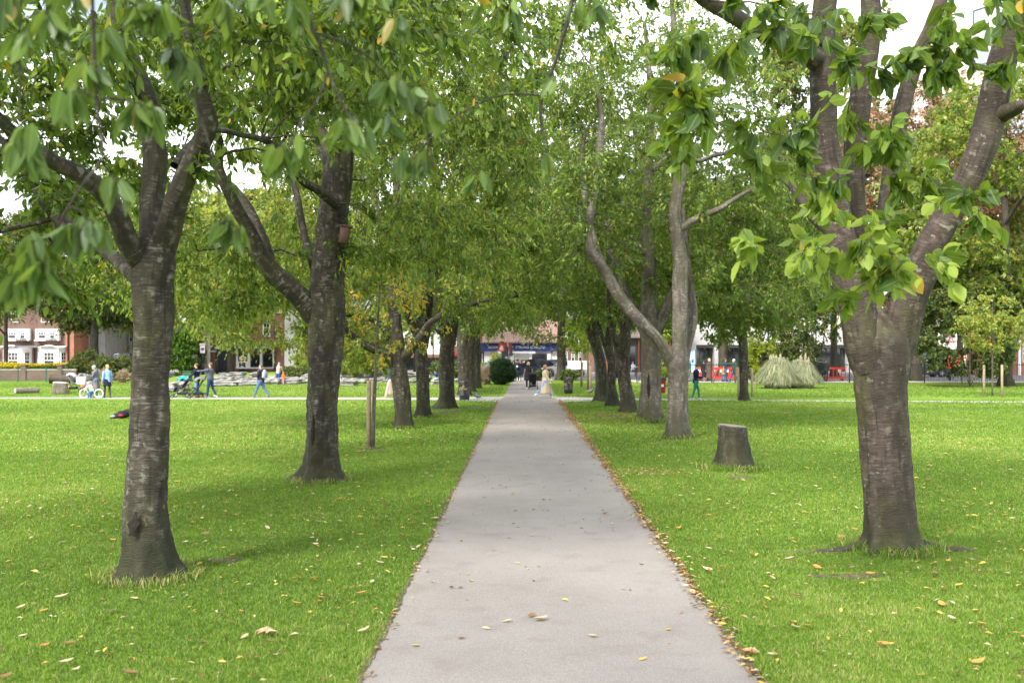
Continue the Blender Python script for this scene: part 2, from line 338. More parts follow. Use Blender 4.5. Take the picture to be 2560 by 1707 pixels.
# ---------------------------------------------------------------- grass
BARE = []
for bpx, bpy_, brx, bry in ((560, 1400, .4, .22), (2120, 1440, .6, .22), (1850, 1192, .5, .3), (932, 1124, .5, .35), (1540, 1040, 1.2, 1.2), (1180, 1020, 1.3, .9), (1115, 1030, 1, 1.2), (2370, 1375, .5, .14), (2040, 1380, .6, .14)): q_ = G(bpx, bpy_); BARE.append((q_.x, q_.y, brx, bry))
def blades(n_, y0, y1, hgt, wid, seed, xlim=.56, region=None, ybias=None):
    r = np.random.default_rng(seed)
    if region is None:
        u = r.random(n_); y = np.sqrt(y0*y0+u*(y1*y1-y0*y0)); x = (r.random(n_)*2-1)*(xlim*y+.6)
    else: x, y = region(r, n_)
    cl = PL[0]+(PL[1]-PL[0])*(y-PY0)/(PY1-PY0); cr = PR[0]+(PR[1]-PR[0])*(y-PY0)/(PY1-PY0)
    jl = .008*np.sin(y*2.1+1)+.008*np.sin(y*9)+r.normal(0, .012, len(y)); k = (x < cl+jl+.004) | (x > cr-jl-.004)
    for bx_, by_, brx, bry in BARE: k &= ~((((x-bx_)/brx)**2+((y-by_)/bry)**2 < .8+.5*np.sin(x*9+y*7)) & (r.random(n_) < .8))
    k &= ~((y > 47.6) & (y < 50.3)); x, y = x[k], y[k]; n_ = len(x)
    # tufts: height and lean vary in patches
    patch = .5+.5*np.sin(x*1.7+np.sin(y*1.3)*2)*np.sin(y*1.1+np.sin(x*.9)*2)
    p2 = .5+.5*np.sin(x*9.1+3*np.sin(y*4.1))*np.sin(y*7.7+2*np.sin(x*5.3))
    h = hgt*(.55+.6*r.random(n_))*(.7+.35*patch+.3*p2); wd = wid*(.7+.6*r.random(n_))
    a = r.random(n_)*6.283; ln = h*(.25+.9*r.random(n_)); b = a+1.57+r.normal(0, .5, n_)
    base = np.stack([x, y, np.zeros(n_)], 1); s = np.stack([np.cos(b), np.sin(b), np.zeros(n_)], 1)*wd[:, None]*.5
    d = np.stack([np.cos(a)*ln, np.sin(a)*ln, h], 1)
    mid = base+d*np.array([.38, .38, .62])
    v = np.stack([base-s, base+s, mid+s*.8, mid-s*.8, base+d], 1).reshape(-1, 3)
    i = np.arange(n_)[:, None]*5
    q = (i+np.array([[0, 1, 2, 3]])); t = (i+np.array([[3, 2, 4]]))
    p3 = np.sin(x*.31+1.7*np.sin(y*.23+1))*np.sin(y*.19+1.1*np.sin(x*.27)); tint = np.clip(.48+.24*(patch-.5)+.26*(p2-.5)+.2*p3+r.normal(0, .21, n_), 0, 1); tint = np.where(r.random(n_) < .03, .97, tint)
    return v, t, q, np.repeat(tint, 5)
GRASS = leafmat('grass blades', [(0, (.035, .07, .012)), (.35, (.090, .172, .022)), (.6, (.165, .268, .034)), (.85, (.29, .375, .07)), (1, (.46, .38, .18))], (.3, .5, .03), .4, .55)
def emit_grass(name, parts, label):
    V, T, Q, A = [], [], [], []; o_ = 0
    for v, t, q, a in parts: V.append(v); T.append(t+o_); Q.append(q+o_); A.append(a); o_ += len(v)
    me = np_mesh(name, np.concatenate(V), np.concatenate(T), np.concatenate(Q), {'tint': np.concatenate(A)}, True, [GRASS])
    o = link(bpy.data.objects.new(name, me)); tag(o, label, 'grass', None, 'stuff'); return o
emit_grass('grass', [blades(430000, 5.5, 13, .034, .0062, 1), blades(320000, 13, 24, .036, .011, 2), blades(220000, 24, 42, .045, .02, 3), blades(120000, 42, 70, .05, .034, 4)], 'short mown green grass covering the lawns')
def ring(cx, cy, r0, r1, k=1.0):
    def f(r, n_): a = r.random(n_)*6.283; q = r0+(r1-r0)*r.random(n_)**1.5; return cx+q*np.cos(a), cy+q*np.sin(a)
    return f
TUFTS = []
def tuft(cx, cy, r0, n_, hgt=.14, wid=.008, r1=None, dry=.0, seed=5):
    v, t, q, a = blades(n_, 0, 0, hgt, wid, seed+abs(int(cx*10)), region=ring(cx, cy, r0, r1 or r0*1.7)); 
    if dry: a = np.where(np.random.default_rng(3).random(len(a)//5).repeat(5) < dry, .99, a)
    TUFTS.append((v, t, q, a))
# ---------------------------------------------------------------- trees
def unit(a): return a/np.maximum(np.linalg.norm(a, axis=-1, keepdims=True), 1e-9)
def leaves(pos, axis, L, W, tint, r, detail=1, curl=.15):
    n_ = len(pos); axis = unit(axis); rnd = unit(r.normal(size=(n_, 3))); side = unit(np.cross(axis, rnd)); nor = np.cross(side, axis)
    L = L[:, None]; W = W[:, None]*.5
    if detail == 1:
        f = .25
        v = np.stack([pos, pos+axis*L*.45+side*W+nor*W*f, pos+axis*L-nor*L*curl, pos+axis*L*.45-side*W+nor*W*f], 1)
        i = np.arange(n_)[:, None]*4; return v.reshape(-1, 3), np.zeros((0, 3), int), i+np.array([[0, 1, 2, 3]]), np.repeat(tint, 4), np.tile([0, 1, 0, 1], n_)
    f = .24; c = curl*(.3+1.6*r.random((n_, 1)))
    pt = lambda u, s, k: pos+axis*L*u+side*W*s*k+nor*(W*f*abs(s)*k-L*c*u*u)
    v = np.stack([pt(0, 0, 0), pt(.17, -1, .74), pt(.17, 0, 1), pt(.17, 1, .74), pt(.48, -1, 1.04), pt(.48, 0, 1), pt(.48, 1, 1.04), pt(.80, -1, .66), pt(.80, 0, 1), pt(.80, 1, .66), pt(1.06, 0, 0)], 1)
    i = np.arange(n_)[:, None]*11
    t = np.concatenate([i+np.array([[0, 1, 2]]), i+np.array([[0, 2, 3]]), i+np.array([[7, 10, 8]]), i+np.array([[8, 10, 9]])])
    q = np.concatenate([i+np.array([[1, 4, 5, 2]]), i+np.array([[2, 5, 6, 3]]), i+np.array([[4, 7, 8, 5]]), i+np.array([[5, 8, 9, 6]])])
    return v.reshape(-1, 3), t, q, np.repeat(tint, 11), np.tile([0, 1, 0, 1, 1, 0, 1, 1, 0, 1, 0], n_)

def tubes_np(paths, n=5):
    """paths: list of (pts (k,3), rad (k,)) -> one mesh's arrays with bark coordinates"""
    V, Q, B = [], [], []; o_ = 0
    ang = np.arange(n)*2*np.pi/n
    for pts, rad in paths:
        k = len(pts); t = np.empty_like(pts); t[1:-1] = pts[2:]-pts[:-2]; t[0] = pts[1]-pts[0]; t[-1] = pts[-1]-pts[-2]; t = unit(t)
        ref = np.array([0, 1., 0]) if abs(t[:, 1]).max() < .9 else np.array([1., 0, 0])
        a = unit(np.cross(t, ref)); b = np.cross(t, a)
        cs, sn = np.cos(ang), np.sin(ang)
        v = pts[:, None]+(a[:, None]*cs[None, :, None]+b[:, None]*sn[None, :, None])*rad[:, None, None]
        d = np.concatenate([[0], np.cumsum(np.linalg.norm(np.diff(pts, axis=0), axis=1))])
        rb = np.maximum(rad, .01)
        bk = np.stack([cs[None]*rb[:, None], sn[None]*rb[:, None], np.repeat((d+pts[0, 2])[:, None], n, 1)], 2)
        V.append(v.reshape(-1, 3)); B.append(bk.reshape(-1, 3))
        i = np.arange(k-1)[:, None]*n+np.arange(n)[None]; j = np.arange(k-1)[:, None]*n+(np.arange(n)[None]+1) % n
        Q.append(np.stack([i, j, j+n, i+n], 2).reshape(-1, 4)+o_); o_ += k*n
    return np.concatenate(V), np.concatenate(Q), np.concatenate(B)

def smooth_path(pts, rad, step):
    """Catmull-Rom resample"""
    pts = np.asarray(pts, float); rad = np.asarray(rad, float); k = len(pts)
    e = np.concatenate([[2*pts[0]-pts[1]], pts, [2*pts[-1]-pts[-2]]]); O, Rr = [], []
    for i in range(k-1):
        p0, p1, p2, p3 = e[i:i+4]; m = max(2, int(np.linalg.norm(p2-p1)/step))
        for j in range(m):
            t = j/m; O.append(.5*((2*p1)+(-p0+p2)*t+(2*p0-5*p1+4*p2-p3)*t*t+(-p0+3*p1-3*p2+p3)*t**3)); Rr.append(rad[i]*(1-t)+rad[i+1]*t)
    O.append(pts[-1]); Rr.append(rad[-1]); return np.array(O), np.array(Rr)

def limb_mesh(name, pts, rad, m, seg=22, step=.06, rough=.05, flare=None, seed=0, knots=()):
    """a thick stem: closed tube with an uneven skin; flare = root spread at the foot"""
    r = np.random.default_rng(seed); p, q = smooth_path(pts, rad, step); k = len(p)
    v, Q, bk = tubes_np([(p, q)], seg); ang = np.tile(np.arange(seg)*2*np.pi/seg, k); zz = np.repeat(np.concatenate([[0], np.cumsum(np.linalg.norm(np.diff(p, axis=0), axis=1))]), seg)
    c = np.repeat(p, seg, 0); d = v-c; rr = np.repeat(q, seg); ph = r.random(12)*6.28
    # the four smallest terms follow bark plates, the others the swelling of the stem
    fac = 1+rough*(1.1*np.sin(2*ang+zz*1.7+ph[0])+.8*np.sin(3*ang-zz*2.3+ph[1])+.55*np.sin(5*ang+zz*4.1+ph[2])+.7*np.sin(zz*3.1/np.maximum(rr*4, .25)+ph[3])*np.cos(ang+ph[4])+.35*np.sin(9*ang+zz*9+ph[5])+.3*np.sin(zz*23+2*np.sin(3*ang)+ph[6])+.3*r.normal(size=len(ang))*.6)
    if flare:
        amt, hh, nr = flare; lobes = .5+.5*np.cos(nr*ang+ph[7])*.8+.3*np.cos((nr+2)*ang+ph[8]); fac *= 1+amt*np.exp(-zz/hh)*(.35+.9*lobes)+amt*.35*np.exp(-zz/(hh*3.2))*(.5*np.cos(nr*ang+ph[7]+.5)+.3)
    for (kt, ka, kr, kh) in knots:   # along (m), angle, radius, height
        dd = ((zz-kt)**2+((np.angle(np.exp(1j*(ang-ka))))*rr)**2)/kr**2; fac *= 1+kh*np.exp(-dd)
    v = c+d*fac[:, None]
    # cap
    top = len(v); v = np.vstack([v, p[-1:]]); bk = np.vstack([bk, bk[-1:]]); last = (k-1)*seg
    T = np.array([[last+i, last+(i+1) % seg, top] for i in range(seg)])
    return np_mesh(name, v, T, Q, {'bk': bk}, True, [m])

class Tree:
    def __init__(s, name, label, foot, cat='tree', group=None, seed=1, bark=None, leaf=None):
        s.root = thing(name, label, cat, foot, 0, group); s.foot = np.array(foot, float); s.r = np.random.default_rng(seed); s.seed = seed
        s.bark = bark; s.leaf = leaf; s.nodes = []; s.nr = []; s.br = []; s.sp = []; s.clusters = 0
    def local(s, p): return np.asarray(p, float)-s.foot
    def limb(s, pts, rad, name='limb', seg=16, step=.08, **kw):
        """world points"""
        pts = [s.local(p) for p in pts]; rad = list(rad)
        me = limb_mesh(name, pts, rad, s.bark, seg, step, seed=s.seed+len(s.nodes), **kw)
        o = link(bpy.data.objects.new(name, me), s.root)
        p, q = smooth_path(pts, rad, .35); s.nodes += list(p); s.nr += list(q); return o
    def grow(s, targets, rmax=.035, minz=1.8, sag=.12, rtip=.004, nseg=5, leafy=True, k0=.6):
        """branches from the skeleton out to each target (local coords)"""
        T = np.asarray(targets, float); nod = np.array(s.nodes); ok = nod[:, 2] > minz
        if ok.any(): nod = nod[ok]; nr = np.array(s.nr)[ok]
        else: nr = np.array(s.nr)
        d0 = np.array([np.min(np.linalg.norm(nod-t, axis=1)) for t in T]); T = T[np.argsort(d0)]
        cap = len(nod)+len(T)*nseg; A = np.zeros((cap, 3)); B = np.zeros(cap); A[:len(nod)] = nod; B[:len(nod)] = nr; m = len(nod)
        for t in T:
            dv = t-A[:m]; dist = np.linalg.norm(dv, axis=1)+np.maximum(0, A[:m, 2]-t[2]+.1)*.9-np.minimum(B[:m], .05)*5
            i = int(np.argmin(dist)); p0 = A[i]; L = np.linalg.norm(t-p0)
            if L < .05: continue
            c = p0+(t-p0)*.5+np.array([0, 0, sag*L])+s.r.normal(size=3)*.09*L
            u = np.linspace(0, 1, nseg+1)[:, None]; pts = (1-u)**2*p0+2*u*(1-u)*c+u*u*t
            pts[1:-1] += s.r.normal(size=(nseg-1, 3))*.03*L
            r0 = min(B[i]*.75, rmax, .010+.014*L); rad = np.linspace(r0, rtip, nseg+1)
            s.br.append((pts, rad)); A[m:m+nseg] = pts[1:]; B[m:m+nseg] = rad[1:]; m += nseg
            if leafy: s.sp.append((pts, L))
    def foliage(s, per=7, k=7, L=.1, W=.042, detail=1, spread=.42, droop=.55, tint=(.42, .16), yellow=.03, twigs=True, lo=.3, name='crown', tintfn=None):
        """sprays of hanging leaves along the outer part of each branch"""
        r = s.r; S, D, SL = [], [], []
        for pts, Lb in s.sp:
            n_ = per if Lb < 1.5 else int(per*1.5)
            u = lo+(1.02-lo)*r.random(n_); f = u*(len(pts)-1); i = np.minimum(f.astype(int), len(pts)-2); w_ = (f-i)[:, None]
            p = pts[i]*(1-w_)+pts[i+1]*w_; d = unit(r.normal(size=(n_, 3))+unit(pts[-1:]-pts[:1])*.8-np.array([[0, 0, droop*.6]]))
            S.append(p); D.append(d); SL.append(spread*(.5+.8*r.random(n_)))
        S = np.concatenate(S); D = np.concatenate(D); SL = np.concatenate(SL); n_ = len(S)
        ti = r.normal(0, 1, n_)
        if twigs:
            mid = S+D*SL[:, None]*.55; end = S+D*SL[:, None]-np.array([0, 0, 1])*(SL*droop*.45)[:, None]
            s.tw = (S, mid, end)
        t = r.random((n_, k)); pos = S[:, None]+D[:, None]*(SL[:, None]*t)[..., None]; pos[..., 2] -= SL[:, None]*droop*.45*t*t
        pos += r.normal(size=pos.shape)*.02
        ax = D[:, None]*.55+r.normal(size=(n_, k, 3))*.42; ax[..., 2] -= droop*1.3
        pos = pos.reshape(-1, 3); ax = ax.reshape(-1, 3); N_ = len(pos)
        tt = np.clip(tint[0]+tint[1]*1.25*(np.repeat(ti, k)*.75+r.normal(size=N_)*.75), 0, .8)
        if tintfn is not None: tt = tintfn(pos, tt, r)
        tt = np.where(r.random(N_) < yellow, .85+.15*r.random(N_), tt)
        LL = L*(.6+.6*r.random(N_)); WW = W*(.75+.5*r.random(N_))*LL/L
        v, T, Q, a, lat = leaves(pos, ax, LL, WW, tt, r, detail)
        me = np_mesh(name, v, T if len(T) else None, Q, {'tint': a, 'lat': lat}, True, [s.leaf])
        o = link(bpy.data.objects.new(name, me), s.root); s.nleaf = N_; return o
    def branches(s, n=5, name='branches'):
        pth = list(s.br)
        V, Q, B = tubes_np(pth, n)
        if getattr(s, 'tw', None) is not None:
            S, M_, E = s.tw; k = len(S); pts = np.stack([S, M_, E], 1)
            a = np.array([1., 0, 0]); b = np.array([0, .6, .8]); c_ = [a, -.5*a+.87*b, -.5*a-.87*b]; rd = np.array([.0035, .0028, .0018])*getattr(s, 'twr', 1)
            v = np.stack([pts+rd[None, :, None]*q_ for q_ in c_], 2).reshape(-1, 3); i = np.arange(k)[:, None]*9
            q = np.concatenate([i+np.array([[x+3*y, (x+1) % 3+3*y, (x+1) % 3+3*y+3, x+3*y+3]]) for x in range(3) for y in range(2)])+len(V)
            V = np.vstack([V, v]); Q = np.vstack([Q, q]); B = np.vstack([B, v*.3])
        me = np_mesh(name, V, None, Q, {'bk': B}, True, [s.bark]); return link(bpy.data.objects.new(name, me), s.root)
def ellips(r, n_, c, rad, shell=.5, zmin=None, keep=None):
    out = []; ph = r.random(6)*6.28; f_ = 5.2/max(rad)
    while len(out) < n_:
        d = unit(r.normal(size=(n_*3, 3))); q = (shell+(1-shell)*r.random(n_*3))**(1/1.6); p = np.array(c)+d*q[:, None]*np.array(rad)
        if zmin is not None: p = p[p[:, 2] > (zmin(p) if callable(zmin) else zmin)]
        p = p[(np.sin(f_*1.25*p[:, 0]+ph[0]+1.3*np.sin(f_*.8*p[:, 2]+ph[3]))+np.sin(f_*1.1*p[:, 1]+ph[1])+np.sin(f_*1.6*p[:, 2]+ph[2]+np.sin(f_*p[:, 0]+ph[4]))) > -.35]
        if keep is not None: p = p[keep(p)]
        out += list(p)
    return np.array(out[:n_])
BARK1 = barkmat('cherry bark dark', (.080, .066, .052), (.35, .33, .30), (.030, .024, .018), .8, .7)
BARK2 = barkmat('cherry bark brown', (.105, .080, .066), (.24, .21, .19), (.05, .037, .030), .5, .2)
BARK3 = barkmat('cherry bark pale', (.19, .165, .14), (.36, .34, .31), (.095, .08, .068), .4, .5)
BARK4 = barkmat('park tree bark', (.12, .10, .08), (.2, .18, .16), (.06, .05, .04), .6, .2)
LEAF1 = leafmat('cherry leaves', [(0, (.015, .035, .010)), (.3, (.035, .08, .014)), (.6, (.115, .19, .028)), (.8, (.27, .36, .055)), (.88, (.38, .32, .03)), (1, (.5, .27, .03))], (.36, .5, .03), .42, .48, True)
LEAF0 = leafmat('near cherry leaves', [(0, (.035, .07, .02)), (.35, (.06, .11, .03)), (.6, (.10, .175, .032)), (.8, (.18, .26, .04)), (.88, (.38, .30, .08)), (1, (.42, .25, .10))], (.3, .42, .05), .38, .38, True)
LEAF2 = leafmat('cherry leaves light', [(0, (.04, .08, .015)), (.3, (.11, .18, .03)), (.6, (.27, .34, .06)), (.8, (.45, .48, .12)), (.88, (.42, .36, .04)), (1, (.55, .28, .03))], (.5, .6, .08), .5, .42)  # paler greens, brightened further to stand in for backlight on distant crowns
LEAF3 = leafmat('park tree leaves', [(0, (.02, .04, .012)), (.35, (.055, .09, .025)), (.65, (.13, .17, .05)), (.8, (.24, .26, .07)), (.9, (.28, .24, .05)), (1, (.36, .18, .05))], (.2, .3, .05), .35, .6)
LEAF4 = leafmat('red cherry leaves', [(0, (.06, .10, .03)), (.35, (.12, .16, .05)), (.5, (.30, .20, .12)), (.7, (.40, .20, .15)), (.9, (.45, .22, .16)), (1, (.45, .25, .05))], (.4, .25, .08), .35, .6)
LEAF5 = leafmat('bright sapling leaves', [(0, (.10, .17, .02)), (.5, (.2, .3, .03)), (.8, (.32, .4, .04)), (1, (.5, .42, .04))], (.4, .55, .03), .45, .5)
GAV = 'cherry trees lining the path'
def pts_px(Y, lst, s_=1.0884):
    """[(dispx, dispy, halfwidth_disp, depth offset)] -> world points and radii"""
    W_, Rr = [], []
    for q in lst:
        px, py, hw = q[0]*s_, q[1]*s_, q[2]*s_; y = Y+(q[3] if len(q) > 3 else 0); W_.append(P(px, py, y)); Rr.append(hw/F*y)
    return W_, Rr
def cherry(label, Y, limbs, crown, seed, bark, leaf, ncl, per=7, k=7, detail=1, L=.1, W=.042, flare=(.55, .18, 5), extra=None, tint=(.42, .16), yellow=.03, knots=(), seg=28, twr=1, keep=None, zmin=3.4, rough=.05, sag=.14, limbseg=16, lk=1.0, tk=1.0):
    f = limbs[0][0]; foot = P(f[0]*1.0884, f[1]*1.0884, Y); foot.z = 0
    t = Tree('cherry_tree', label, tuple(foot), 'tree', GAV, seed, bark, leaf); t.twr = twr
    for i, lb in enumerate(limbs):
        w_, rr = pts_px(Y, lb); rr = [x*(tk if i == 0 else lk) for x in rr]
        if i == 0: w_[0] = Vector((w_[0].x, Y, -.05)); t.limb(w_, rr, 'trunk', seg, .05 if Y < 25 else .1, flare=flare, knots=knots, rough=rough)
        else: t.limb(w_, rr, 'limb', limbseg, .07 if Y < 25 else .15, rough=rough)
    for (c, rad, n_, zm) in crown:
        t.grow(ellips(t.r, n_, c, rad, .35, zm, keep), rmax=.05, minz=2.6, sag=sag)
    if extra is not None and len(extra): t.grow(np.array([t.local(P(a*1.0, b, y)) for a, b, y in extra]), rmax=.02, minz=1.5, sag=.05)
    t.foliage(per, k, L, W, detail, tint=tint, yellow=yellow); t.branches(5 if Y < 25 else 4); return t
def front(label_foot, lim, prob=.08, xr=None, back=-.4):
    fx, fy = label_foot
    def k(p):
        X = p[:, 0]+fx; Y = p[:, 1]+fy; py = HY-(p[:, 2]-H)/np.maximum(Y, .5)*F; px = CX+X/np.maximum(Y, .5)*F
        bad = (p[:, 1] < back) & (py > lim)
        if xr: bad &= (px > xr[0]) & (px < xr[1])
        bad |= (Y < 4.2)
        return ~bad | ((RNG.random(len(p)) < prob) & (Y > 4.2))
    return k
# ---- left row
L1 = cherry('dark mossy cherry tree nearest the camera on the left of the path', 10.7, [
  [(340,1338,59.4),(340,1290,52.2),(338,1250,50.4),(336,1150,46.8),(340,1050,47.7),(345,950,45.9),(345,850,44.1),(350,750,44.1),(350,660,45.9),(354,595,48.6),(357,555,39.6)],
  [(347,570,34),(347,520,30,.05),(350,450,30,.1),(358,380,33,.15),(352,300,30,.2),(335,220,27,.2),(305,150,24,.3),(280,80,22,.4),(265,0,19,.5),(250,-120,15,.7),(235,-300,10,.9)],
  [(368,580,36),(388,520,31,-.1),(405,460,29,-.2),(430,400,27,-.3),(458,340,25,-.4),(478,285,27,-.5),(466,220,20,-.5),(448,150,18,-.5),(436,80,16,-.5),(425,0,14,-.4),(420,-120,11,0),(430,-260,7,.4)],
  [(335,610,34),(300,565,30,-.2),(272,500,26,-.4),(232,440,23,-.6),(180,400,22,-.8),(120,370,19,-1.0),(60,330,17,-1.2),(0,275,16,-1.4),(-70,200,13,-1.6),(-180,100,9,-1.8)],
  [(318,640,24,.1),(270,600,18,.3),(185,540,16,.7),(130,500,15,1.0),(95,450,13,1.3),(60,400,11,1.6),(10,330,9,2.0),(-60,250,6,2.4)],
  [(340,300,12,.3),(290,160,10,-.3),(230,120,9,-.6),(150,105,8,-.8),(60,108,7,-1.0),(-30,100,5,-1.2)],
  [(400,380,10,.2),(440,330,8,.8),(500,300,7,1.4),(560,312,6,1.9),(620,318,4,2.4)]],
  [((-.2, .9, 5.9), (4.6, 4.3, 3.3), 560, lambda p: 3.9-.28*np.abs(p[:, 0])-.06*p[:, 1]), ((-3.6, 1.6, 3.9), (2.6, 2.6, 1.3), 110, 2.9)], 11, BARK1, LEAF1, 0, 10, 8, 2, .125, .054, (.52, .15, 7), lk=.86, tk=.97, tint=(.44, .2), yellow=.02,
  knots=((4.3, 3.1, .16, .18), (4.9, -.2, .14, .16), (.5, 3.7, .2, .08)), keep=(lambda a_, b_: (lambda p: a_(p) & b_(p)))(front((-3.9, 10.7), 150, .05), front((-3.9, 10.7), 300, .05, (540, 3000), 99)), seg=36, rough=.06)
L2 = cherry('cherry tree with a split trunk carrying the brown nest box, second on the left', 18.6, [
  [(733,1106,44),(735,1070,38),(738,1020,37),(741,950,39),(746,850,41),(750,760,43),(749,700,42),(750,650,39),(762,560,40),(766,480,38),(776,410,38),(784,330,28),(790,240,24,.3),(778,150,22,.6),(752,80,18,1),(735,0,15,1.2),(720,-120,9,1.6)],
  [(722,722,34),(695,690,27,-.2),(660,655,25,-.4),(625,625,24,-.6),(597,580,20,-.8),(572,530,18,-1.0),(545,480,17,-1.2),(520,430,15,-1.4),(502,380,13,-1.5),(505,330,10,-1.6),(490,270,8,-1.6),(480,180,6,-1.6)],
  [(620,620,20,-.6),(610,570,17,-.5),(580,500,15,-.3),(548,450,14,-.1),(515,420,12,.1),(465,402,10,.3),(400,380,8,.6),(330,330,6,1)],
  [(735,660,12,.3),(712,590,9,.6),(695,520,9,.9),(680,440,8,1.2),(660,380,6,1.5)],
  [(775,420,22,.2),(745,330,20,.5),(700,250,18,.7),(658,180,17,.8),(630,100,13,1),(610,0,10,1.2),(590,-90,7,1.4)],
  [(790,250,14,.3),(850,160,11,.1),(905,80,9,-.1),(960,10,7,-.3),(1010,-60,5,-.5)],
  [(770,470,14,-.3),(735,440,13,-.7),(690,410,10,-1),(640,340,8,-1.3),(560,310,7,-1.6),(500,300,5,-1.9)]],
  [((.2, .6, 6.6), (4.9, 4.6, 4.3), 620, lambda p: 4.3-.12*np.abs(p[:, 0])), ((2.9, -.6, 7.2), (3.7, 3.4, 2.9), 210, lambda p: 4.9-.05*p[:, 0]), ((-3.0, 2.2, 4.2), (3.0, 2.6, 1.2), 90, 2.9)], 12, BARK1, LEAF1, 0, 10, 8, 1, .125, .052, (.62, .2, 4), lk=.88, tk=.93, tint=(.54, .2), yellow=.03,
  knots=((2.3, -1.2, .2, .12), (3.3, 0, .2, .14)), rough=.065, keep=(lambda a_, b_: (lambda p: a_(p) & b_(p)))(front((-3.6, 18.6), 280, .05, (470, 960)), front((-3.6, 18.6), 150, .05, (1370, 2200), 99)), seg=34, sag=.16)
L3 = cherry('twin-stemmed cherry tree with yellowing leaves behind the staked sapling', 30.8, [
  [(928,983,22),(926,950,18),(920,880,19),(914,820,19),(909,760,16),(905,690,14),(904,600,12),(906,500,10),(912,420,8,.3),(905,340,6,.5),(900,240,4,.8)],
  [(905,840,12),(888,812,11,-.2),(860,802,10,-.4),(830,788,9,-.6),(803,762,7,-.8),(780,740,5,-1)],
  [(922,830,13),(945,800,10,-.3),(968,770,9,-.6),(985,745,8,-.8),(1010,725,7,-1)],
  [(895,780,9,.4),(880,750,8,.7),(850,735,8,.9),(820,725,7,1.1),(790,722,5,1.3)],
  [(906,560,9),(880,520,8,.4),(862,470,7,.8),(850,420,6,1),(820,395,4,1.4)],
  [(905,640,8,.2),(870,590,7,-.2),(845,560,6,-.6),(825,500,6,-.8),(820,430,4,-1)]],
  [((-.6, .3, 7.4), (5.6, 4.6, 5.2), 560, lambda p: 3.7-.10*np.abs(p[:, 0])), ((-4.4, -.3, 4.9), (3.6, 3.2, 2.9), 420, lambda p: 2.5+.12*np.abs(p[:, 0]+4.4)), ((-1.6, -1.0, 3.0), (1.6, 1.6, 1.3), 80, 1.7)], 13, BARK1, LEAF2, 0, 9, 7, 1, .135, .06, (.4, .2, 5), tint=(.4, .2), yellow=.10, seg=24, sag=.1, keep=front((-3.35, 30.8), 400, .15, (820, 1120), -.2))
L4 = cherry('cherry tree with a round knot hole just right of the twin-stemmed one', 35.7, [
  [(973,960,19),(973,935,15),(971,880,14),(968,820,14),(965,760,12),(972,700,12),(982,640,10),(985,590,9,.1),(990,550,8,.2),(1003,510,6,.3),(1020,470,5,.5),(1045,420,3,.8)],
  [(975,800,9,.3),(982,740,9,.4),(986,690,9,.4),(984,620,8,.3),(972,580,5,.2),(950,540,5),(920,500,4,-.2)],
  [(962,780,9,-.2),(940,730,8,-.5),(932,690,7,-.7),(925,640,5,-1)],
  [(983,640,6),(1010,620,6,-.4),(1045,600,5,-.9),(1080,575,3,-1.4)]],
  [((0, .2, 7.6), (4.9, 4.4, 5.2), 560, lambda p: 3.5-.08*np.abs(p[:, 0]))], 14, BARK1, LEAF1, 0, 8, 7, 1, .14, .065, (.4, .2, 5), tint=(.5, .2), keep=front((-3.05, 35.7), 380, .12, (960, 1240), -.2), seg=20, knots=((2.7, 4.6, .16, .3),))
cherry('cherry tree with a flared foot left of the litter bin', 41.0, [
  [(1021,938,21),(1024,915,17),(1026,870,17),(1026,820,17),(1024,770,14),(1014,730,11),(1007,690,9),(1003,640,7,.2),(1000,580,6,.3),(985,500,4,.5)],
  [(1032,800,12),(1040,760,11),(1044,710,10),(1050,660,8,.2),(1052,600,6,.3),(1060,520,4,.4)],
  [(1006,765,7,-.2),(1040,735,6,-.4),(1062,715,6,-.7),(1095,695,5,-1),(1140,685,4,-1.6),(1190,680,3,-2.2)]],
  [((.2, .2, 7.8), (5.0, 4.4, 5.4), 560, lambda p: 3.0-.05*np.abs(p[:, 0]))], 15, BARK1, LEAF1, 0, 8, 7, 1, .145, .07, (.8, .22, 3), tint=(.45, .18), seg=20)
for i, (dx, dy, hw, lab, lean) in enumerate(((1066, 908, 13, 'short forked cherry trunk directly behind the left litter bin', -5), (1080, 900, 11, 'dark cherry trunk with a torn brown scar behind the left litter bin', 2), (1095, 892, 10, 'straight grey cherry trunk left of the dark round bush', -2))):
    Y = DY(dy*1.0884)
    cherry(lab, Y, [[(dx, dy+2, hw*1.15), (dx, dy-25, hw*.95), (dx+lean*.4, dy-80, hw), (dx+lean, dy-130, hw*.9), (dx+lean*.5-6, dy-170, hw*.55, .2), (dx-12, dy-230, hw*.4, .4), (dx-20, dy-320, hw*.2, .5)],
      [(dx+lean, dy-115, hw*.6), (dx+10, dy-150, hw*.5, -.2), (dx+16, dy-200, hw*.4, -.4), (dx+18, dy-280, hw*.2, -.4)]],
      [((.3, .2, 7.4), (4.8, 4.4, 5.2), 380, lambda p: 3.2+.05*p[:, 0])], 21+i, BARK1, LEAF1, 0, 9, 7, 1, .17, .085, (.4, .2, 4), tint=(.5, .18), seg=18)
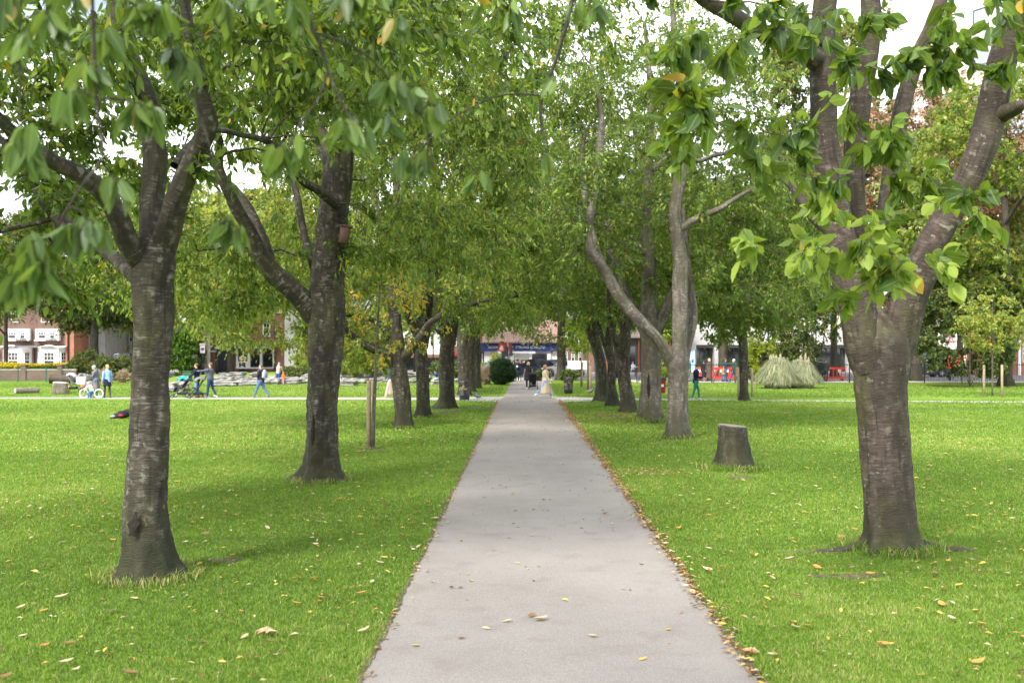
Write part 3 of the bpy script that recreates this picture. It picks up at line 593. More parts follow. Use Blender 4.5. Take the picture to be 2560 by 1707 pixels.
# ---- right row
R1Y = 12.2
R1 = cherry('big forked cherry tree nearest the camera on the right of the path', R1Y, [
  [(2046,1268,67.7),(2046,1225,60.2),(2042,1150,58.3),(2036,1050,56.4),(2028,950,55.5),(2022,880,59.2),(2023,830,62.0),(2020,785,62.0),(2014,745,39.5),(2010,705,13.2)],
  [(2004,850,47),(1986,790,51),(1968,700,43.5,-.05),(1950,640,40.0,-.1),(1936,570,36.5,-.1),(1920,500,34.8,-.1),(1908,420,33.9,-.1),(1896,330,32.2,-.1),(1892,250,32.2,-.1),(1890,130,32.2,-.1),(1893,50,29.6,-.1),(1898,-40,27.8,0),(1900,-160,20.9,.2),(1890,-300,12.2,.4)],
  [(2005,745,23.7,.4),(1992,660,21.9,.5),(1978,580,21.4,.6),(1966,480,22.4,.6),(1962,380,25.2,.6),(1972,260,26.1,.6),(1990,150,27.0,.6),(2000,60,26.1,.6),(1998,-30,22.6,.7),(2010,-170,15.7,.9),(2030,-300,8.7,1)],
  [(2012,640,15.7,.9),(2030,500,17.4,1.1),(2052,350,18.3,1.2),(2072,250,20.9,1.2),(2100,150,19.1,1.2),(2140,60,17.4,1.2),(2170,-20,14.8,1.2),(2220,-150,9.6,1.3)],
  [(2038,850,42),(2062,785,45),(2085,690,40.0,-.1),(2110,635,38.3,-.2),(2135,575,36.5,-.3),(2175,500,33.1,-.4),(2215,430,34.8,-.5),(2252,350,36.5,-.6),(2276,260,36.5,-.6),(2290,190,34.8,-.7),(2312,110,33.1,-.8),(2338,30,33.1,-.9),(2360,-50,29.6,-1),(2400,-180,19.1,-1.2)],
  [(1880,140,27.8,-.1),(1845,122,23.5,-.4),(1800,100,21.8,-.8),(1740,70,20.0,-1.3),(1680,35,18.3,-1.8),(1620,0,16.5,-2.4),(1560,-50,13.1,-2.9)],
  [(1940,560,13.9,.4),(1870,500,12.2,.9),(1820,430,9.6,1.3),(1790,400,7.0,1.6)],
  [(2300,262,22.6,-.7),(2335,248,17.4,-.9),(2352,236,11.3,-1)]],
  [((0, .6, 7.9), (4.2, 4.0, 2.6), 230, 6.0)], 31, BARK2, LEAF1, 0, 6, 6, 2, .12, .065, (.5, .12, 7), lk=.94, tk=.96, tint=(.42, .18), yellow=.01, seg=40, knots=((3.2, 3.4, .2, .06),),
  keep=front((4.6, R1Y), -60, .0, None, 99), rough=.04)
# leafy sprouts of this tree hanging forward of its limbs
def spray_thing(t, spots, nn, Yr, name, rad=(.24, .2, .18), per=5, k=6, L=.165, W=.098, tint=(.55, .2), minz=2.2):
    t.br, t.sp = [], []; r = t.r; T_ = []
    for (a, b, y, c) in spots:
        base = t.local(P(a*1.0884, b*1.0884, y*.84))
        for _ in range(max(1, int(c*nn))): T_.append(base+r.normal(size=3)*np.array(rad))
    t.grow(np.array(T_), rmax=.014, minz=minz, sag=-.05, rtip=.003)
    t.foliage(per, k, L, W, 2, .2, .45, tint, .012, lo=.62, name='crown', tintfn=lambda p, tt, r_: np.clip(tt+np.where(p[:, 2] < 3.75, .16, -.14), 0, .8)); t.branches(5, 'branches')  # low leaves painted lighter as if lit, high ones darker
spots = [(1700,490,9.2,1),(1650,250,9.0,1),(1600,250,9.2,.8),(1720,300,9.4,1.2),(1780,340,9.6,1.2),(1840,330,9.8,1),(1760,400,9.6,1),(1680,360,9.2,.8),(1820,440,10,.8),
  (1830,560,10,1),(1880,490,10.5,.8),(1920,560,10.6,1),(1960,600,10.4,1.2),(1900,620,10.4,.7),(2010,560,10.6,1),(2060,540,10.4,1),(2120,520,10,1),(2160,500,10,1),(2200,470,9.8,.8),(2170,620,10,.6),
  (1990,420,10.8,1),(1960,360,10.8,1),(1930,250,11,.8),(1900,170,11.2,1),(1980,250,10.9,.8),(2040,300,10.8,1),(2090,330,10.6,1),(2060,240,10.6,.8),(2110,280,10.6,.7),(2130,370,10.6,.5),
  (2110,160,10.4,.8),(2170,130,10.2,1),(2210,90,10.2,1),(2150,40,10.4,1),(2230,180,10.2,.7),(2060,60,10.6,1),(2000,100,10.7,.8),(1850,60,10.2,1),(1790,50,9.8,1),(1720,20,9.5,1),(1660,80,9.2,.6),(1560,60,9,.7),(1500,110,8.8,.5),
  (1480,250,8.8,.5),(1540,230,9,.6),(2280,60,9.8,.6),(1950,30,10.6,.8),(2090,20,10.5,1),(2240,20,10.2,1),(1850,690,10.6,.3),(1870,640,10.5,.4),(2150,570,10,.5),(1610,60,9,.6),(1550,20,8.8,.5),(2300,100,9.6,.3)]
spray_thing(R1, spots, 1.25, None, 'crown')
R2 = cherry('pale grey cherry tree with a crooked side limb beside the stump', 27.3, [
  [(1556,1006,30),(1557,970,23),(1557,920,22),(1557,870,23),(1556,835,27),(1561,790,18),(1563,720,18),(1562,650,17),(1563,600,17),(1555,540,15),(1552,480,15),(1561,410,14),(1571,340,12),(1570,270,11,.1),(1562,200,9,.2),(1552,120,8,.3),(1545,20,6,.5),(1540,-60,4,.6)],
  [(1545,835,18),(1528,805,14,-.2),(1508,775,14,-.3),(1478,745,14,-.4),(1440,703,14,-.5),(1415,670,13,-.6),(1390,625,12,-.7),(1362,585,12,-.8),(1352,540,10,-.8),(1358,480,10,-.8),(1372,400,9,-.7),(1381,300,8,-.6),(1376,230,6,-.5),(1360,150,4,-.4)],
  [(1568,830,15,.3),(1580,780,13,.5),(1592,730,12,.6),(1588,680,9,.7),(1580,620,8,.7),(1574,560,7,.8),(1570,480,5,.9)],
  [(1562,525,11),(1580,515,9,-.1),(1605,500,9,-.2),(1650,482,7,-.4),(1700,450,5,-.6),(1760,420,4,-.9)],
  [(1395,635,9,-.6),(1370,570,8,-.2),(1352,500,7,.1),(1340,430,7,.4),(1336,360,6,.6),(1345,300,4,.8)],
  [(1565,330,7,.1),(1600,370,5,.2),(1650,355,5,.1),(1720,350,4,0),(1790,360,3,-.2)]],
  [((-.2, .8, 8.4), (5.0, 4.4, 4.4), 400, 5.4), ((-3.0, 1.0, 7.2), (3.2, 2.8, 3.0), 260, 4.4), ((2.6, 1.6, 6.0), (3, 2.4, 2.4), 120, 3.6)], 32, BARK3, LEAF1, 0, 10, 7, 1, .135, .06, (.35, .16, 5), tint=(.5, .18), seg=26, keep=front((3.4, 27.3), 200, .04, (1400, 1800)),
  knots=((2.7, -1.2, .12, .25), (3.6, -1.4, .13, .25), (1.75, -1.57, .15, .15)))
R3 = cherry('thick brown cherry tree with a long dark scar on its trunk', 33.3, [
  [(1493,973,31),(1493,940,26),(1496,880,24),(1495,800,22),(1492,750,23),(1489,690,18),(1490,620,18),(1492,560,16),(1489,480,14),(1489,400,13),(1492,330,10),(1495,250,9,.2),(1490,150,6,.4),(1480,50,4,.6)],
  [(1500,775,15),(1522,730,14,-.1),(1540,690,14,-.2),(1562,640,12,-.3),(1575,560,8,-.4),(1590,470,6,-.5)],
  [(1480,760,12),(1450,700,10,.4),(1425,640,9,.7),(1400,560,8,1),(1390,480,6,1.2)],
  [(1489,590,10),(1460,570,8,-.3),(1420,560,6,-.6),(1370,550,4,-1)],
  [(1490,395,9),(1470,360,8,.2),(1462,320,6,.3),(1450,250,4,.4)],
  [(1497,395,9),(1525,370,7,.2),(1550,350,6,.3),(1580,310,4,.4)]],
  [((.2, .4, 8.4), (5.4, 4.6, 5.2), 520, lambda p: 4.4-.12*np.abs(p[:, 0])), ((3.4, 1.2, 5.0), (3.6, 2.8, 2.6), 300, 2.3)], 33, BARK3, LEAF1, 0, 9, 7, 1, .145, .068, (.4, .2, 5), tint=(.45, .17), seg=24, keep=front((5, 33.3), 300, .1, (1500, 1720)))
for (dx, dy, hw, lab, l, sd) in ((1443, 947, 16, 'cherry tree with dark sprouts at its foot, left of the thick scarred one', [(1436,890,14),(1432,830,14),(1436,775,13),(1432,730,12),(1420,690,9),(1412,640,8),(1405,560,6),(1400,460,4)], 34),
      (1408, 932, 12, 'slim cherry tree with a V fork between two thicker trunks', [(1404,880,10),(1405,830,11),(1398,800,10),(1402,740,8),(1400,660,6),(1396,560,4)], 35),
      (1385, 921, 15, 'dark leaning cherry tree farthest of the right row', [(1383,870,13),(1376,820,13),(1366,780,12),(1362,740,10),(1355,700,8),(1336,650,6),(1325,580,4)], 36)):
    Y = DY(dy*1.0884)
    cherry(lab, Y, [[(dx, dy+2, hw*1.2), (dx, dy-20, hw*1.0)]+l, [(l[2][0], l[2][1], hw*.6), (l[2][0]+14, l[2][1]-60, hw*.5, .3), (l[2][0]+20, l[2][1]-130, hw*.4, .5), (l[2][0]+16, l[2][1]-230, hw*.25, .6)],
      [(l[1][0], l[1][1], hw*.5), (l[1][0]-20, l[1][1]-50, hw*.45, -.3), (l[1][0]-34, l[1][1]-120, hw*.35, -.6), (l[1][0]-30, l[1][1]-230, hw*.2, -.8)]],
      [((.1, .2, 7.6), (5.0, 4.4, 5.2), 480, lambda p: 3.6-.09*np.abs(p[:, 0]))], sd, BARK1, LEAF1, 0, 8, 7, 1, .15, .075, (.4, .2, 4), tint=(.4, .17), seg=20)
# the small tree between two stakes on the right
t = cherry('small dark-leaved cherry tree between two wooden stakes on the right lawn', DY(1001), [[(1709,921,13),(1709,895,10),(1708,830,10),(1706,780,10),(1702,720,8),(1696,660,6,.1),(1690,590,5,.2),(1685,500,4,.3)],
  [(1704,760,6),(1690,720,5,-.3),(1670,690,4,-.6)], [(1702,730,6),(1720,690,5,.3),(1738,650,4,.5)]],
  [((-.2, -.2, 6.0), (4.4, 3.4, 2.9), 360, lambda p: 3.2-.22*np.abs(p[:, 0]-.3))], 37, BARK1, LEAF1, 0, 9, 7, 1, .16, .07, (.3, .15, 4), tint=(.33, .14), seg=18)
t.root['group'] = ''; del t.root['group']
scar = mat('dark scar', (.022, .017, .014), 1, .5, 30, 0, .8)
def wound(tree, px, py, Y, w_, h_, tilt=0, dep=.05):
    mb = MB(); mb.ell((0, 0, 0), (w_, dep, h_), 16, 14, Matrix.Rotation(R(tilt), 3, 'Y').to_4x4()); mb.v = [(x*(1+.3*math.sin(z*45+1)), y, z*(1+.15*math.sin(x*70))) for x, y, z in mb.v]; o = mb.build('scar', scar, tree.root); o.location = tree.local(P(px, py, Y))
wound(L1, 334, 1312, 10.44, .055, .13, 12, .012); wound(L2, 782, 1075, 18.32, .035, .30, 3, .04); wound(L2, 822, 935, 18.34, .05, .10, 0, .05); wound(R3, 1621, 965, 32.98, .045, .42, 0, .06)
wound(R1, 2060, 112, 11.95, .045, .045, 0, .05)
# ---- the tree out of the picture on the left whose hanging twigs cross the top
F0 = Tree('cherry_tree', 'nearest cherry tree, its big leaves hanging blurred across the upper left', (-4.6, .6, 0), 'tree', None, 41, BARK1, LEAF0); F0.twr = 1.3
F0.limb([(-4.6, .6, -.05), (-4.6, .6, .3), (-4.55, .65, 1.2), (-4.5, .7, 2.2), (-4.4, .9, 3.0), (-4.2, 1.2, 4.0), (-3.9, 1.6, 5.2), (-3.7, 1.8, 6.4)], [.3, .25, .21, .2, .19, .14, .1, .05], 'trunk', 28, .08, flare=(.5, .2, 5))
F0.limb([(-4.4, .9, 3.0), (-3.6, 1.8, 3.9), (-2.6, 2.6, 4.35), (-1.5, 3.3, 4.45), (-.5, 3.9, 4.4)], [.1, .07, .045, .025, .012], 'limb', 12, .1)
F0.limb([(-4.4, .9, 2.9), (-3.6, 2.2, 3.6), (-2.8, 3.2, 3.75), (-2.1, 3.9, 3.6)], [.09, .06, .035, .015], 'limb', 12, .1)
def Q(px, py, Y): return np.array(P(px, py, Y))
TW = [([(230,-120,3.4),(233,60,3.4),(245,290,3.4),(257,390,3.4),(215,450,3.35),(170,520,3.3),(140,575,3.3),(125,650,3.3)], .007),
      ([(125,650,3.3),(90,672,3.25),(45,700,3.2)], .0035), ([(215,450,3.35),(150,560,3.3)], .003),
      ([(447,-80,3.8),(430,90,3.8),(428,160,3.8),(480,250,3.8),(520,350,3.8),(545,470,3.8),(552,600,3.8),(565,640,3.8)], .0045),
      ([(745,-60,3.6),(765,30,3.6),(800,110,3.6),(820,180,3.6),(855,260,3.6),(880,300,3.6),(897,325,3.6)], .008),
      ([(820,180,3.6),(795,250,3.6),(750,310,3.55),(715,385,3.5)], .005), ([(800,85,3.6),(880,115,3.7),(930,150,3.8),(975,200,3.9),(1030,265,4),(1065,310,4),(1082,420,4)], .005),
      ([(1440,-60,5.2),(1425,30,5.2),(1405,100,5.2),(1380,180,5.2),(1355,240,5.2),(1352,300,5.2),(1362,350,5.2)], .013), ([(1355,240,5.2),(1300,235,5.1),(1230,245,5),(1140,290,4.9)], .007), ([(1140,290,4.9),(1090,330,4.8),(1000,440,4.3)], .004),
      ([(60,-80,3.6),(50,60,3.6),(48,200,3.6),(50,360,3.5)], .006), ([(330,-60,3.7),(340,40,3.7),(290,100,3.7)], .005)]
for pl, r0 in TW:
    p = np.array([F0.local(Q(*a)) for a in pl]); p, q = smooth_path(p, np.linspace(r0, r0*.45, len(pl)), .06); F0.br.append((p, q)); F0.nodes += list(p); F0.nr += list(q)
CL = [(190,600,3.3,1.2),(225,590,3.3,1),(75,640,3.2,1.3),(60,720,3.2,.8),(110,700,3.2,.8),(45,400,3.4,1),(75,360,3.4,.6),(180,270,3.4,1),(220,200,3.4,1),(255,120,3.5,.8),(350,50,3.6,1),(410,60,3.6,1),(340,300,3.5,1.1),(380,310,3.5,.6),(430,165,3.8,1),(460,190,3.8,.6),
      (20,30,3.5,1.2),(120,70,3.5,1.2),(70,120,3.5,.6),(565,590,3.8,.8),(590,600,3.8,.4),(702,400,3.5,.9),(745,390,3.5,.3),(862,345,3.6,1.1),(900,345,3.7,.6),(985,240,3.9,1),(1050,260,4,.8),(1065,430,4.1,1.1),(1010,420,4.1,.5),(880,20,3.6,1),(920,-10,3.6,.8),(720,30,3.5,.5),(1085,300,4,.5),(970,330,4,.4),
      (180,-10,3.5,.6),(300,-20,3.6,.7),(1440,50,5,.5),(1365,430,5.1,.4),(1395,240,5.1,.3),(1280,60,5,.4),(1190,470,4.9,.3),(1490,50,5.2,.6),(1000,80,3.9,.4),(280,480,3.4,.3),(640,0,3.6,.6),(560,30,3.7,.5)]
pos, ax, rr_ = [], [], np.random.default_rng(5)
for (a, b, y, s) in CL:
    # a whorl of leaves hanging from one bud
    n_ = int(11*s)+3; hub = F0.local(Q(a, b-38, y)); near = np.array(F0.nodes); i = int(np.argmin(np.linalg.norm(near-hub, axis=1)+(near[:, 2] < hub[2]-.05)*.3)); q0 = near[i]
    if np.linalg.norm(q0-hub) > .03:
        u = np.linspace(0, 1, 5)[:, None]; c = (q0+hub)/2+np.array([0, 0, .03]); F0.br.append(((1-u)**2*q0+2*u*(1-u)*c+u*u*hub, np.linspace(.0035, .002, 5)))
    for _ in range(n_):
        an = rr_.random()*6.28; out = np.array([math.cos(an), math.sin(an), 0]); d = out*(.12+.45*rr_.random())+np.array([0, 0, -.95+.5*rr_.random()**2]); pos.append(hub+out*.015+rr_.normal(size=3)*.012); ax.append(d)
        F0.br.append((np.array([hub, pos[-1]+np.array(d)*.006]), np.array([.0014, .001])))
pos = np.array(pos); ax = np.array(ax); n_ = len(pos); rr_L = .09+.04*rr_.random(n_)
v, T, Qd, a_, lat = leaves(pos, ax, rr_L, rr_L*(.34+.10*rr_.random(n_)), np.where(rr_.random(n_) < .03, .9, np.clip(rr_.normal(.45, .2, n_), 0, .8)), rr_, 2, .16)
link(bpy.data.objects.new('crown', np_mesh('crown', v, T, Qd, {'tint': a_, 'lat': lat}, True, [LEAF0])), F0.root)
F0.tw = None; F0.branches(6)
# its own high crown, over and behind the camera
F0.br, F0.sp = [], []; F0.grow(ellips(F0.r, 260, (.3, -1.0, 6.9), (4.6, 4.2, 2.2), .3, 5.4), rmax=.04, minz=2.5); F0.foliage(8, 7, .12, .05, 1); F0.branches(4)

R0 = Tree('cherry_tree', 'cherry tree just outside the picture on the right, shading the near lawn', (4.9, 1.2, 0), 'tree', None, 51, BARK2, LEAF1)
R0.limb([(4.9, 1.2, -.05), (4.9, 1.2, .3), (4.9, 1.2, 1.4), (4.85, 1.3, 2.6), (4.8, 1.3, 4.2), (4.6, 1.2, 5.6), (4.5, 1.1, 7)], [.32, .26, .22, .2, .14, .09, .04], 'trunk', 28, .08, flare=(.5, .2, 5))
R0.limb([(4.85, 1.3, 2.6), (4.3, 1.7, 4.0), (3.4, 2.2, 5.4), (2.4, 2.6, 6.4)], [.12, .09, .06, .03], 'limb', 12, .15)
R0.grow(ellips(R0.r, 300, (-.3, .2, 7.2), (5.0, 4.6, 2.2), .3, 5.3), rmax=.04, minz=2.5); R0.foliage(8, 7, .12, .05, 1); R0.branches(4)
# ---------------------------------------------------------------- park and street trees behind
def big_tree(name, label, x, y, h, rad, th, leaf, seed, tint=(.4, .18), yellow=.05, bottom=2.2, tr=.3, L=.24, ncl=260, group='trees at the edge of the park', squash=.9, per=12, k=7, lean=0, W=.11, flatk=None):
    t = Tree(name, label, (x, y, 0), 'tree', group, seed, BARK4, leaf); r = t.r
    t.limb([(x, y, -.1), (x, y, .6), (x+lean*.2, y, h*.2), (x+lean*.5, y, h*.42), (x+lean*.8, y+.2, h*.62), (x+lean, y, h*.8), (x+lean, y, h*.93)], [tr*1.25, tr, tr*.9, tr*.7, tr*.45, tr*.22, .03], 'trunk', 16, .25, flare=(.4, .35, 5))
    for i in range(6):
        a = i*1.05+seed; z0 = h*(.24+.09*i); ln = rad*(.85-.08*i)
        t.limb([(x+lean*z0/h, y, z0), (x+math.cos(a)*ln*.4, y+math.sin(a)*ln*.4, z0+ln*.3), (x+math.cos(a)*ln, y+math.sin(a)*ln, z0+ln*.5)], [tr*.45, tr*.3, .04], 'limb', 8, .4)
    T1 = ellips(r, ncl, (lean*.7, 0, (h+bottom)/2), (rad, rad, (h-bottom)/2*1.02), .55, bottom)
    t.grow(T1, rmax=.09, minz=min(1.6, bottom), sag=.05, rtip=.01); t.foliage(per, k, L, W, 1, .8, .35, tint, yellow, twigs=False); t.branches(4); return t
def bgx(px, Y): return (px-CX)/F*Y
SPEC = [ # px, Y, height, radius, leaf, label, tint, yellow, bottom, trunk, lean
 (235, 82, 17, 7.4, LEAF3, 'dark spreading hornbeam with a thick trunk behind the grey-haired walker', (.32, .18), .12, 3.6, .36, 0),
 (15, 88, 15, 6.4, LEAF3, 'browning tree in front of the white bay-windowed houses', (.45, .2), .2, 4.6, .2, 0),
 (372, 92, 15, 6.2, LEAF2, 'pale silvery tree behind the dark hornbeam', (.25, .15), .03, 2.2, .22, 0),
 (577, 88, 15, 6.4, LEAF2, 'tree growing in front of the dark bank doorway', (.5, .18), .14, 4.6, .32, 0),
 (470, 108, 20, 8.5, LEAF2, 'light green tree far behind the ivy column', (.5, .2), .08, 3, .3, 0),
 (770, 92, 15, 6.4, LEAF2, 'broad tree behind the bank, left of the twin-stemmed cherry', (.6, .2), .1, 5.5, .3, 0),
 (905, 84, 12.5, 5.6, LEAF2, 'bright green tree above the rock bank', (.5, .2), .08, 1.6, .2, 0),
 (1040, 93, 18, 6.5, LEAF3, 'tree above the street terrace behind the knot-holed cherry', (.5, .2), .08, 4.6, .25, 0),
 (1180, 84, 15, 5.2, LEAF3, 'green street tree left of the estate agent shop', (.5, .2), .06, 3.9, .22, 0),
 (1403, 78, 15, 4.9, LEAF3, 'ash tree with a stout trunk right of the estate agent shop', (.55, .18), .06, 2.7, .36, 0),
 (1545, 88, 17, 6.0, LEAF3, 'street tree behind the slim forked cherry', (.45, .2), .1, 5.0, .42, 0),
 (1300, 120, 17, 7.5, LEAF3, 'tall tree rising behind the tiled shop roof', (.5, .2), .06, 5.5, .3, 0),
 (1660, 84, 18, 6.4, LEAF3, 'dark tree above the blue banner', (.3, .15), .04, 4.4, .3, 0),
 (1808, 82, 17, 6.4, LEAF3, 'pale-barked plane tree in front of the white office pillar', (.45, .18), .1, 5.0, .42, 0),
 (1960, 75.6, 14, 5.4, LEAF3, 'dense dark tree sweeping low behind the pampas grass', (.3, .16), .08, 1.9, .3, 0),
 (2085, 86, 17, 6.4, LEAF3, 'tree behind the big forked cherry', (.4, .18), .08, 5.4, .3, 0),
 (2290, 76, 23.5, 7.6, LEAF4, 'tall red-leaved cherry rising behind the big forked cherry', (.5, .22), .06, 4.6, .4, 1.2),
 (2515, 66, 21, 7.6, LEAF2, 'tall green tree at the right edge of the picture', (.34, .18), .04, 3.2, .4, 0),
 (2085, 118, 47, 9.5, LEAF3, 'very tall yellowing tree seen between the forked limbs', (.75, .15), .1, 9, .5, 0),
 (2400, 92, 22, 7.5, LEAF3, 'green tree between the red-leaved cherry and the right edge', (.5, .2), .08, 4.0, .3, 0),
 (640, 135, 24, 9.5, LEAF3, 'tall rounded tree behind the bank roof', (.5, .2), .08, 8, .4, 0)]
for i, (px, Y, h, rad, lf, lab, ti, ye, bo, tr, le) in enumerate(SPEC):
    if rad: big_tree('park_tree', lab, bgx(px, Y), Y, h, rad, 0, lf, 60+i, ti, ye, bo, tr, lean=le, ncl=int((60 if rad < 7 else 85)*rad+20), L=(.26 if Y < 100 else .36)*(1.25 if rad > 7 else 1), W=(.13 if Y < 100 else .2)*(1.25 if rad > 7 else 1))
# low shrubs
def shrub(name, label, x, y, h, rx, ry, leaf, seed, tint=(.35, .15), yellow=.02, L=.14, W=.07, ncl=150, per=9, k=7, upright=0, cat='shrub', group=None):
    t = Tree(name, label, (x, y, 0), cat, group, seed, BARK4, leaf); r = t.r
    t.limb([(x, y, -.05), (x, y, h*.3), (x+.05, y, h*.6)], [.06, .05, .02], 'stem', 8, .2)
    for a in (0, 2.1, 4.2): t.limb([(x, y, .05), (x+math.cos(a)*rx*.4, y+math.sin(a)*ry*.4, h*.4)], [.04, .015], 'stem', 6, .3)
    t.grow(ellips(r, ncl, (0, 0, h*.5), (rx*.9, ry*.9, h*.5), .45, .12), rmax=.02, minz=.02, sag=.0 if upright else .05, rtip=.004)
    t.foliage(per, k, L, W, 1, .25, -.5 if upright else .2, tint, yellow, twigs=False, name='foliage'); t.branches(3); return t
YEW = leafmat('yew needles', [(0, (.012, .035, .012)), (.5, (.025, .065, .02)), (.8, (.05, .10, .03)), (1, (.2, .2, .06))], (.06, .12, .03), .15, .6)
PINK = leafmat('dry pink stems', [(0, (.30, .22, .14)), (.5, (.48, .36, .28)), (.8, (.42, .40, .15)), (1, (.6, .5, .4))], (.5, .4, .3), .3, .8)
shrub('round_bush', 'round dark yew bush beside the path end', *G(1255, 962)[:2], 1.62, .9, .85, YEW, 81, L=.14, W=.035, ncl=460, per=12, k=8, upright=1)
shrub('dry_shrub', 'pinkish dry shrub left of the round dark bush', *G(1214, 961)[:2], 1.1, .7, .6, PINK, 82, L=.2, W=.035, ncl=130, upright=1)
shrub('topiary_bush', 'small pale green ball bush behind the dry pink shrub', *G(1204, 956)[:2], 1.4, .5, .5, LEAF2, 83, ncl=110, L=.1)
shrub('berry_shrub', 'wide dark shrub with red berries by the right railings', *G(2425, 968)[:2], 9.2, 4.7, 2.6, LEAF3, 84, (.42, .2), .03, L=.2, W=.1, ncl=620, per=10)
shrub('ivy_column', 'tall bright ivy column by the green utility box', bgx(452, 80), 80, 4.4, 1.35, 1.0, leafmat('ivy', [(0, (.02, .06, .01)), (.5, (.07, .16, .015)), (.9, (.16, .26, .03)), (1, (.3, .3, .05))], (.2, .35, .03), .3, .5), 85, (.45, .2), L=.18, W=.12, ncl=260)
shrub('ivy_bush', 'dark bush to the right of the ivy column', bgx(478, 83), 83, 4.2, 1.2, 1, LEAF3, 86, (.3, .15), ncl=180, L=.18, W=.11)
shrub('spindly_shrub', 'leafy twiggy shrub poking above the round dark bush', bgx(1243, 73.5), 73.5, 2.5, .6, .5, LEAF2, 87, (.4, .15), ncl=36, per=6, k=5)
for j, (px, Y, h, rx, lab) in enumerate(((905, 73, 3.0, 2.6, 'green shrub with red dots on the rock bank behind the sapling'), (880, 76, 3.4, 2.2, 'taller shrub at the back of the rock bank'), (735, 74, 1.1, 1.2, 'low grey-green shrub on the rocks left of the split trunk'),
      (795, 78, 3.2, 2.4, 'leafy bush on the bank behind the split trunk'), (1100, 76, 1.6, 1.6, 'low dark hedge bush above the sitting child'), (1148, 75, 1.5, 1.2, 'small bush behind the forked trunk by the bin'), (290, 78, 2.0, 2.2, 'dark shrub mass behind the blonde woman'),
      (225, 79, 2.4, 2.0, 'dark shrub under the hornbeam'), (345, 79, 2.2, 1.8, 'shrub behind the nearest left trunk'), (1352, 76.5, .8, .7, 'low ivy at the foot of the ash tree'), (1425, 77, .8, .8, 'shrub right of the ash tree foot'), (1890, 73.8, 2.6, 1.0, 'dark shrub left of the pampas grass'),
      (262, 71.5, .75, .7, 'brown tussock behind the child cyclist'), (308, 72, .7, .5, 'brown dry tussock near the nearest left trunk'), (1975, 73.2, 3.0, 2.2, 'dark low branches behind the pampas plumes'))):
    dry = 'tussock' in lab
    shrub('shrub', lab, bgx(px, Y), Y, h, rx, rx*.7, PINK if dry else (LEAF2 if j in (0, 1, 3) else LEAF3), 90+j, (.45, .2), .05, L=.16, W=.04 if dry else .09, ncl=int(60+60*rx), upright=dry)
# berries
mb = MB(); r = random.Random(4)
for _ in range(9):
    x = 0+r.uniform(-2.7, -.9); z = r.uniform(1.2, 3.0)
    for _ in range(4): mb.ell((x+r.gauss(0, .05), -2.3+r.gauss(0, .12)+abs(x+1.8)*.15, z+r.gauss(0, .12)), (.03, .03, .05), 6, 4)
o = [q for q in C.objects if q.name.startswith('berry_shrub')][0]; mb.build('berries', mat('red berries', (.55, .02, .02), .4), o)['kind'] = 'stuff'
# yellow autumn shrub by the pale trunks
shrub('yellow_shrub', 'bright yellow leaved shrub glimpsed between the scarred and pale trunks', bgx(1690, 58)-.2, 58, 4.2, 1.1, .8, LEAF5, 120, (.75, .12), .2, ncl=90, per=6)
shrub('yellow_shrub', 'yellow-green shrub left of the dense dark tree', bgx(1905, 72.6), 72.6, 4.6, 1.3, .8, LEAF5, 121, (.6, .2), .3, ncl=120, per=6, L=.16)
# staked saplings
STK = mat('stake wood', (.40, .31, .21), .85, .25, 9, 0, .4)
def stake(foot, top_z, r0, label, group='wooden tree stakes'):
    mb = MB(); mb.lathe([(r0, -.05), (r0, top_z-.03), (r0*.85, top_z)], 12); o = mb.build('tree_stake', STK); o.location = foot; tag(o, label, 'stake', group); return o
def zpx(py, Y): return H+(HY-py)/F*Y
s1 = G(924, 1122)
stake((bgx(922, s1.y), s1.y, 0), zpx(951, s1.y), .055, 'front wooden stake of the yellow-leaved sapling on the left')
stake((bgx(934, s1.y+.35), s1.y+.35, 0), zpx(951, s1.y+.35), .05, 'rear wooden stake of the yellow-leaved sapling on the left')
def sapling(label, foot, h, leaf, seed, crownr, bottom, ncl, tr=.03, lean=(0, 0), tint=(.6, .2), yellow=.2, L=.1, W=.045, group='young staked saplings', per=5, k=5):
    t = Tree('sapling', label, tuple(foot), 'young tree', group, seed, BARK3, leaf); x, y = foot[0], foot[1]
    t.limb([(x, y, -.03), (x+lean[0]*.2, y, h*.25), (x+lean[0]*.5, y+lean[1]*.5, h*.5), (x+lean[0]*.8, y, h*.78), (x+lean[0], y, h)], [tr*1.2, tr, tr*.85, tr*.55, .008], 'trunk', 12, .12)
    t.grow(ellips(t.r, ncl, (lean[0]*.7, 0, (h+bottom)/2), (crownr, crownr, (h-bottom)/2), .3), rmax=.014, minz=bottom*.75, sag=-.08, rtip=.003)
    t.foliage(per, k, L, W, 1, .22, .5, tint, yellow); t.branches(5); return t
YEL = leafmat('autumn sapling leaves', [(0, (.06, .13, .02)), (.45, (.12, .22, .03)), (.65, (.3, .36, .04)), (.85, (.55, .42, .03)), (1, (.62, .26, .03))], (.5, .45, .04), .45, .5)
sapling('yellow-leaved sapling tied between two stakes on the left lawn', (bgx(932, s1.y), s1.y-.05, 0), 5.2, YEL, 101, 1.9, 1.9, 90, .042, (.22, 0), (.45, .25), .28, .12, .055, per=5, k=5)
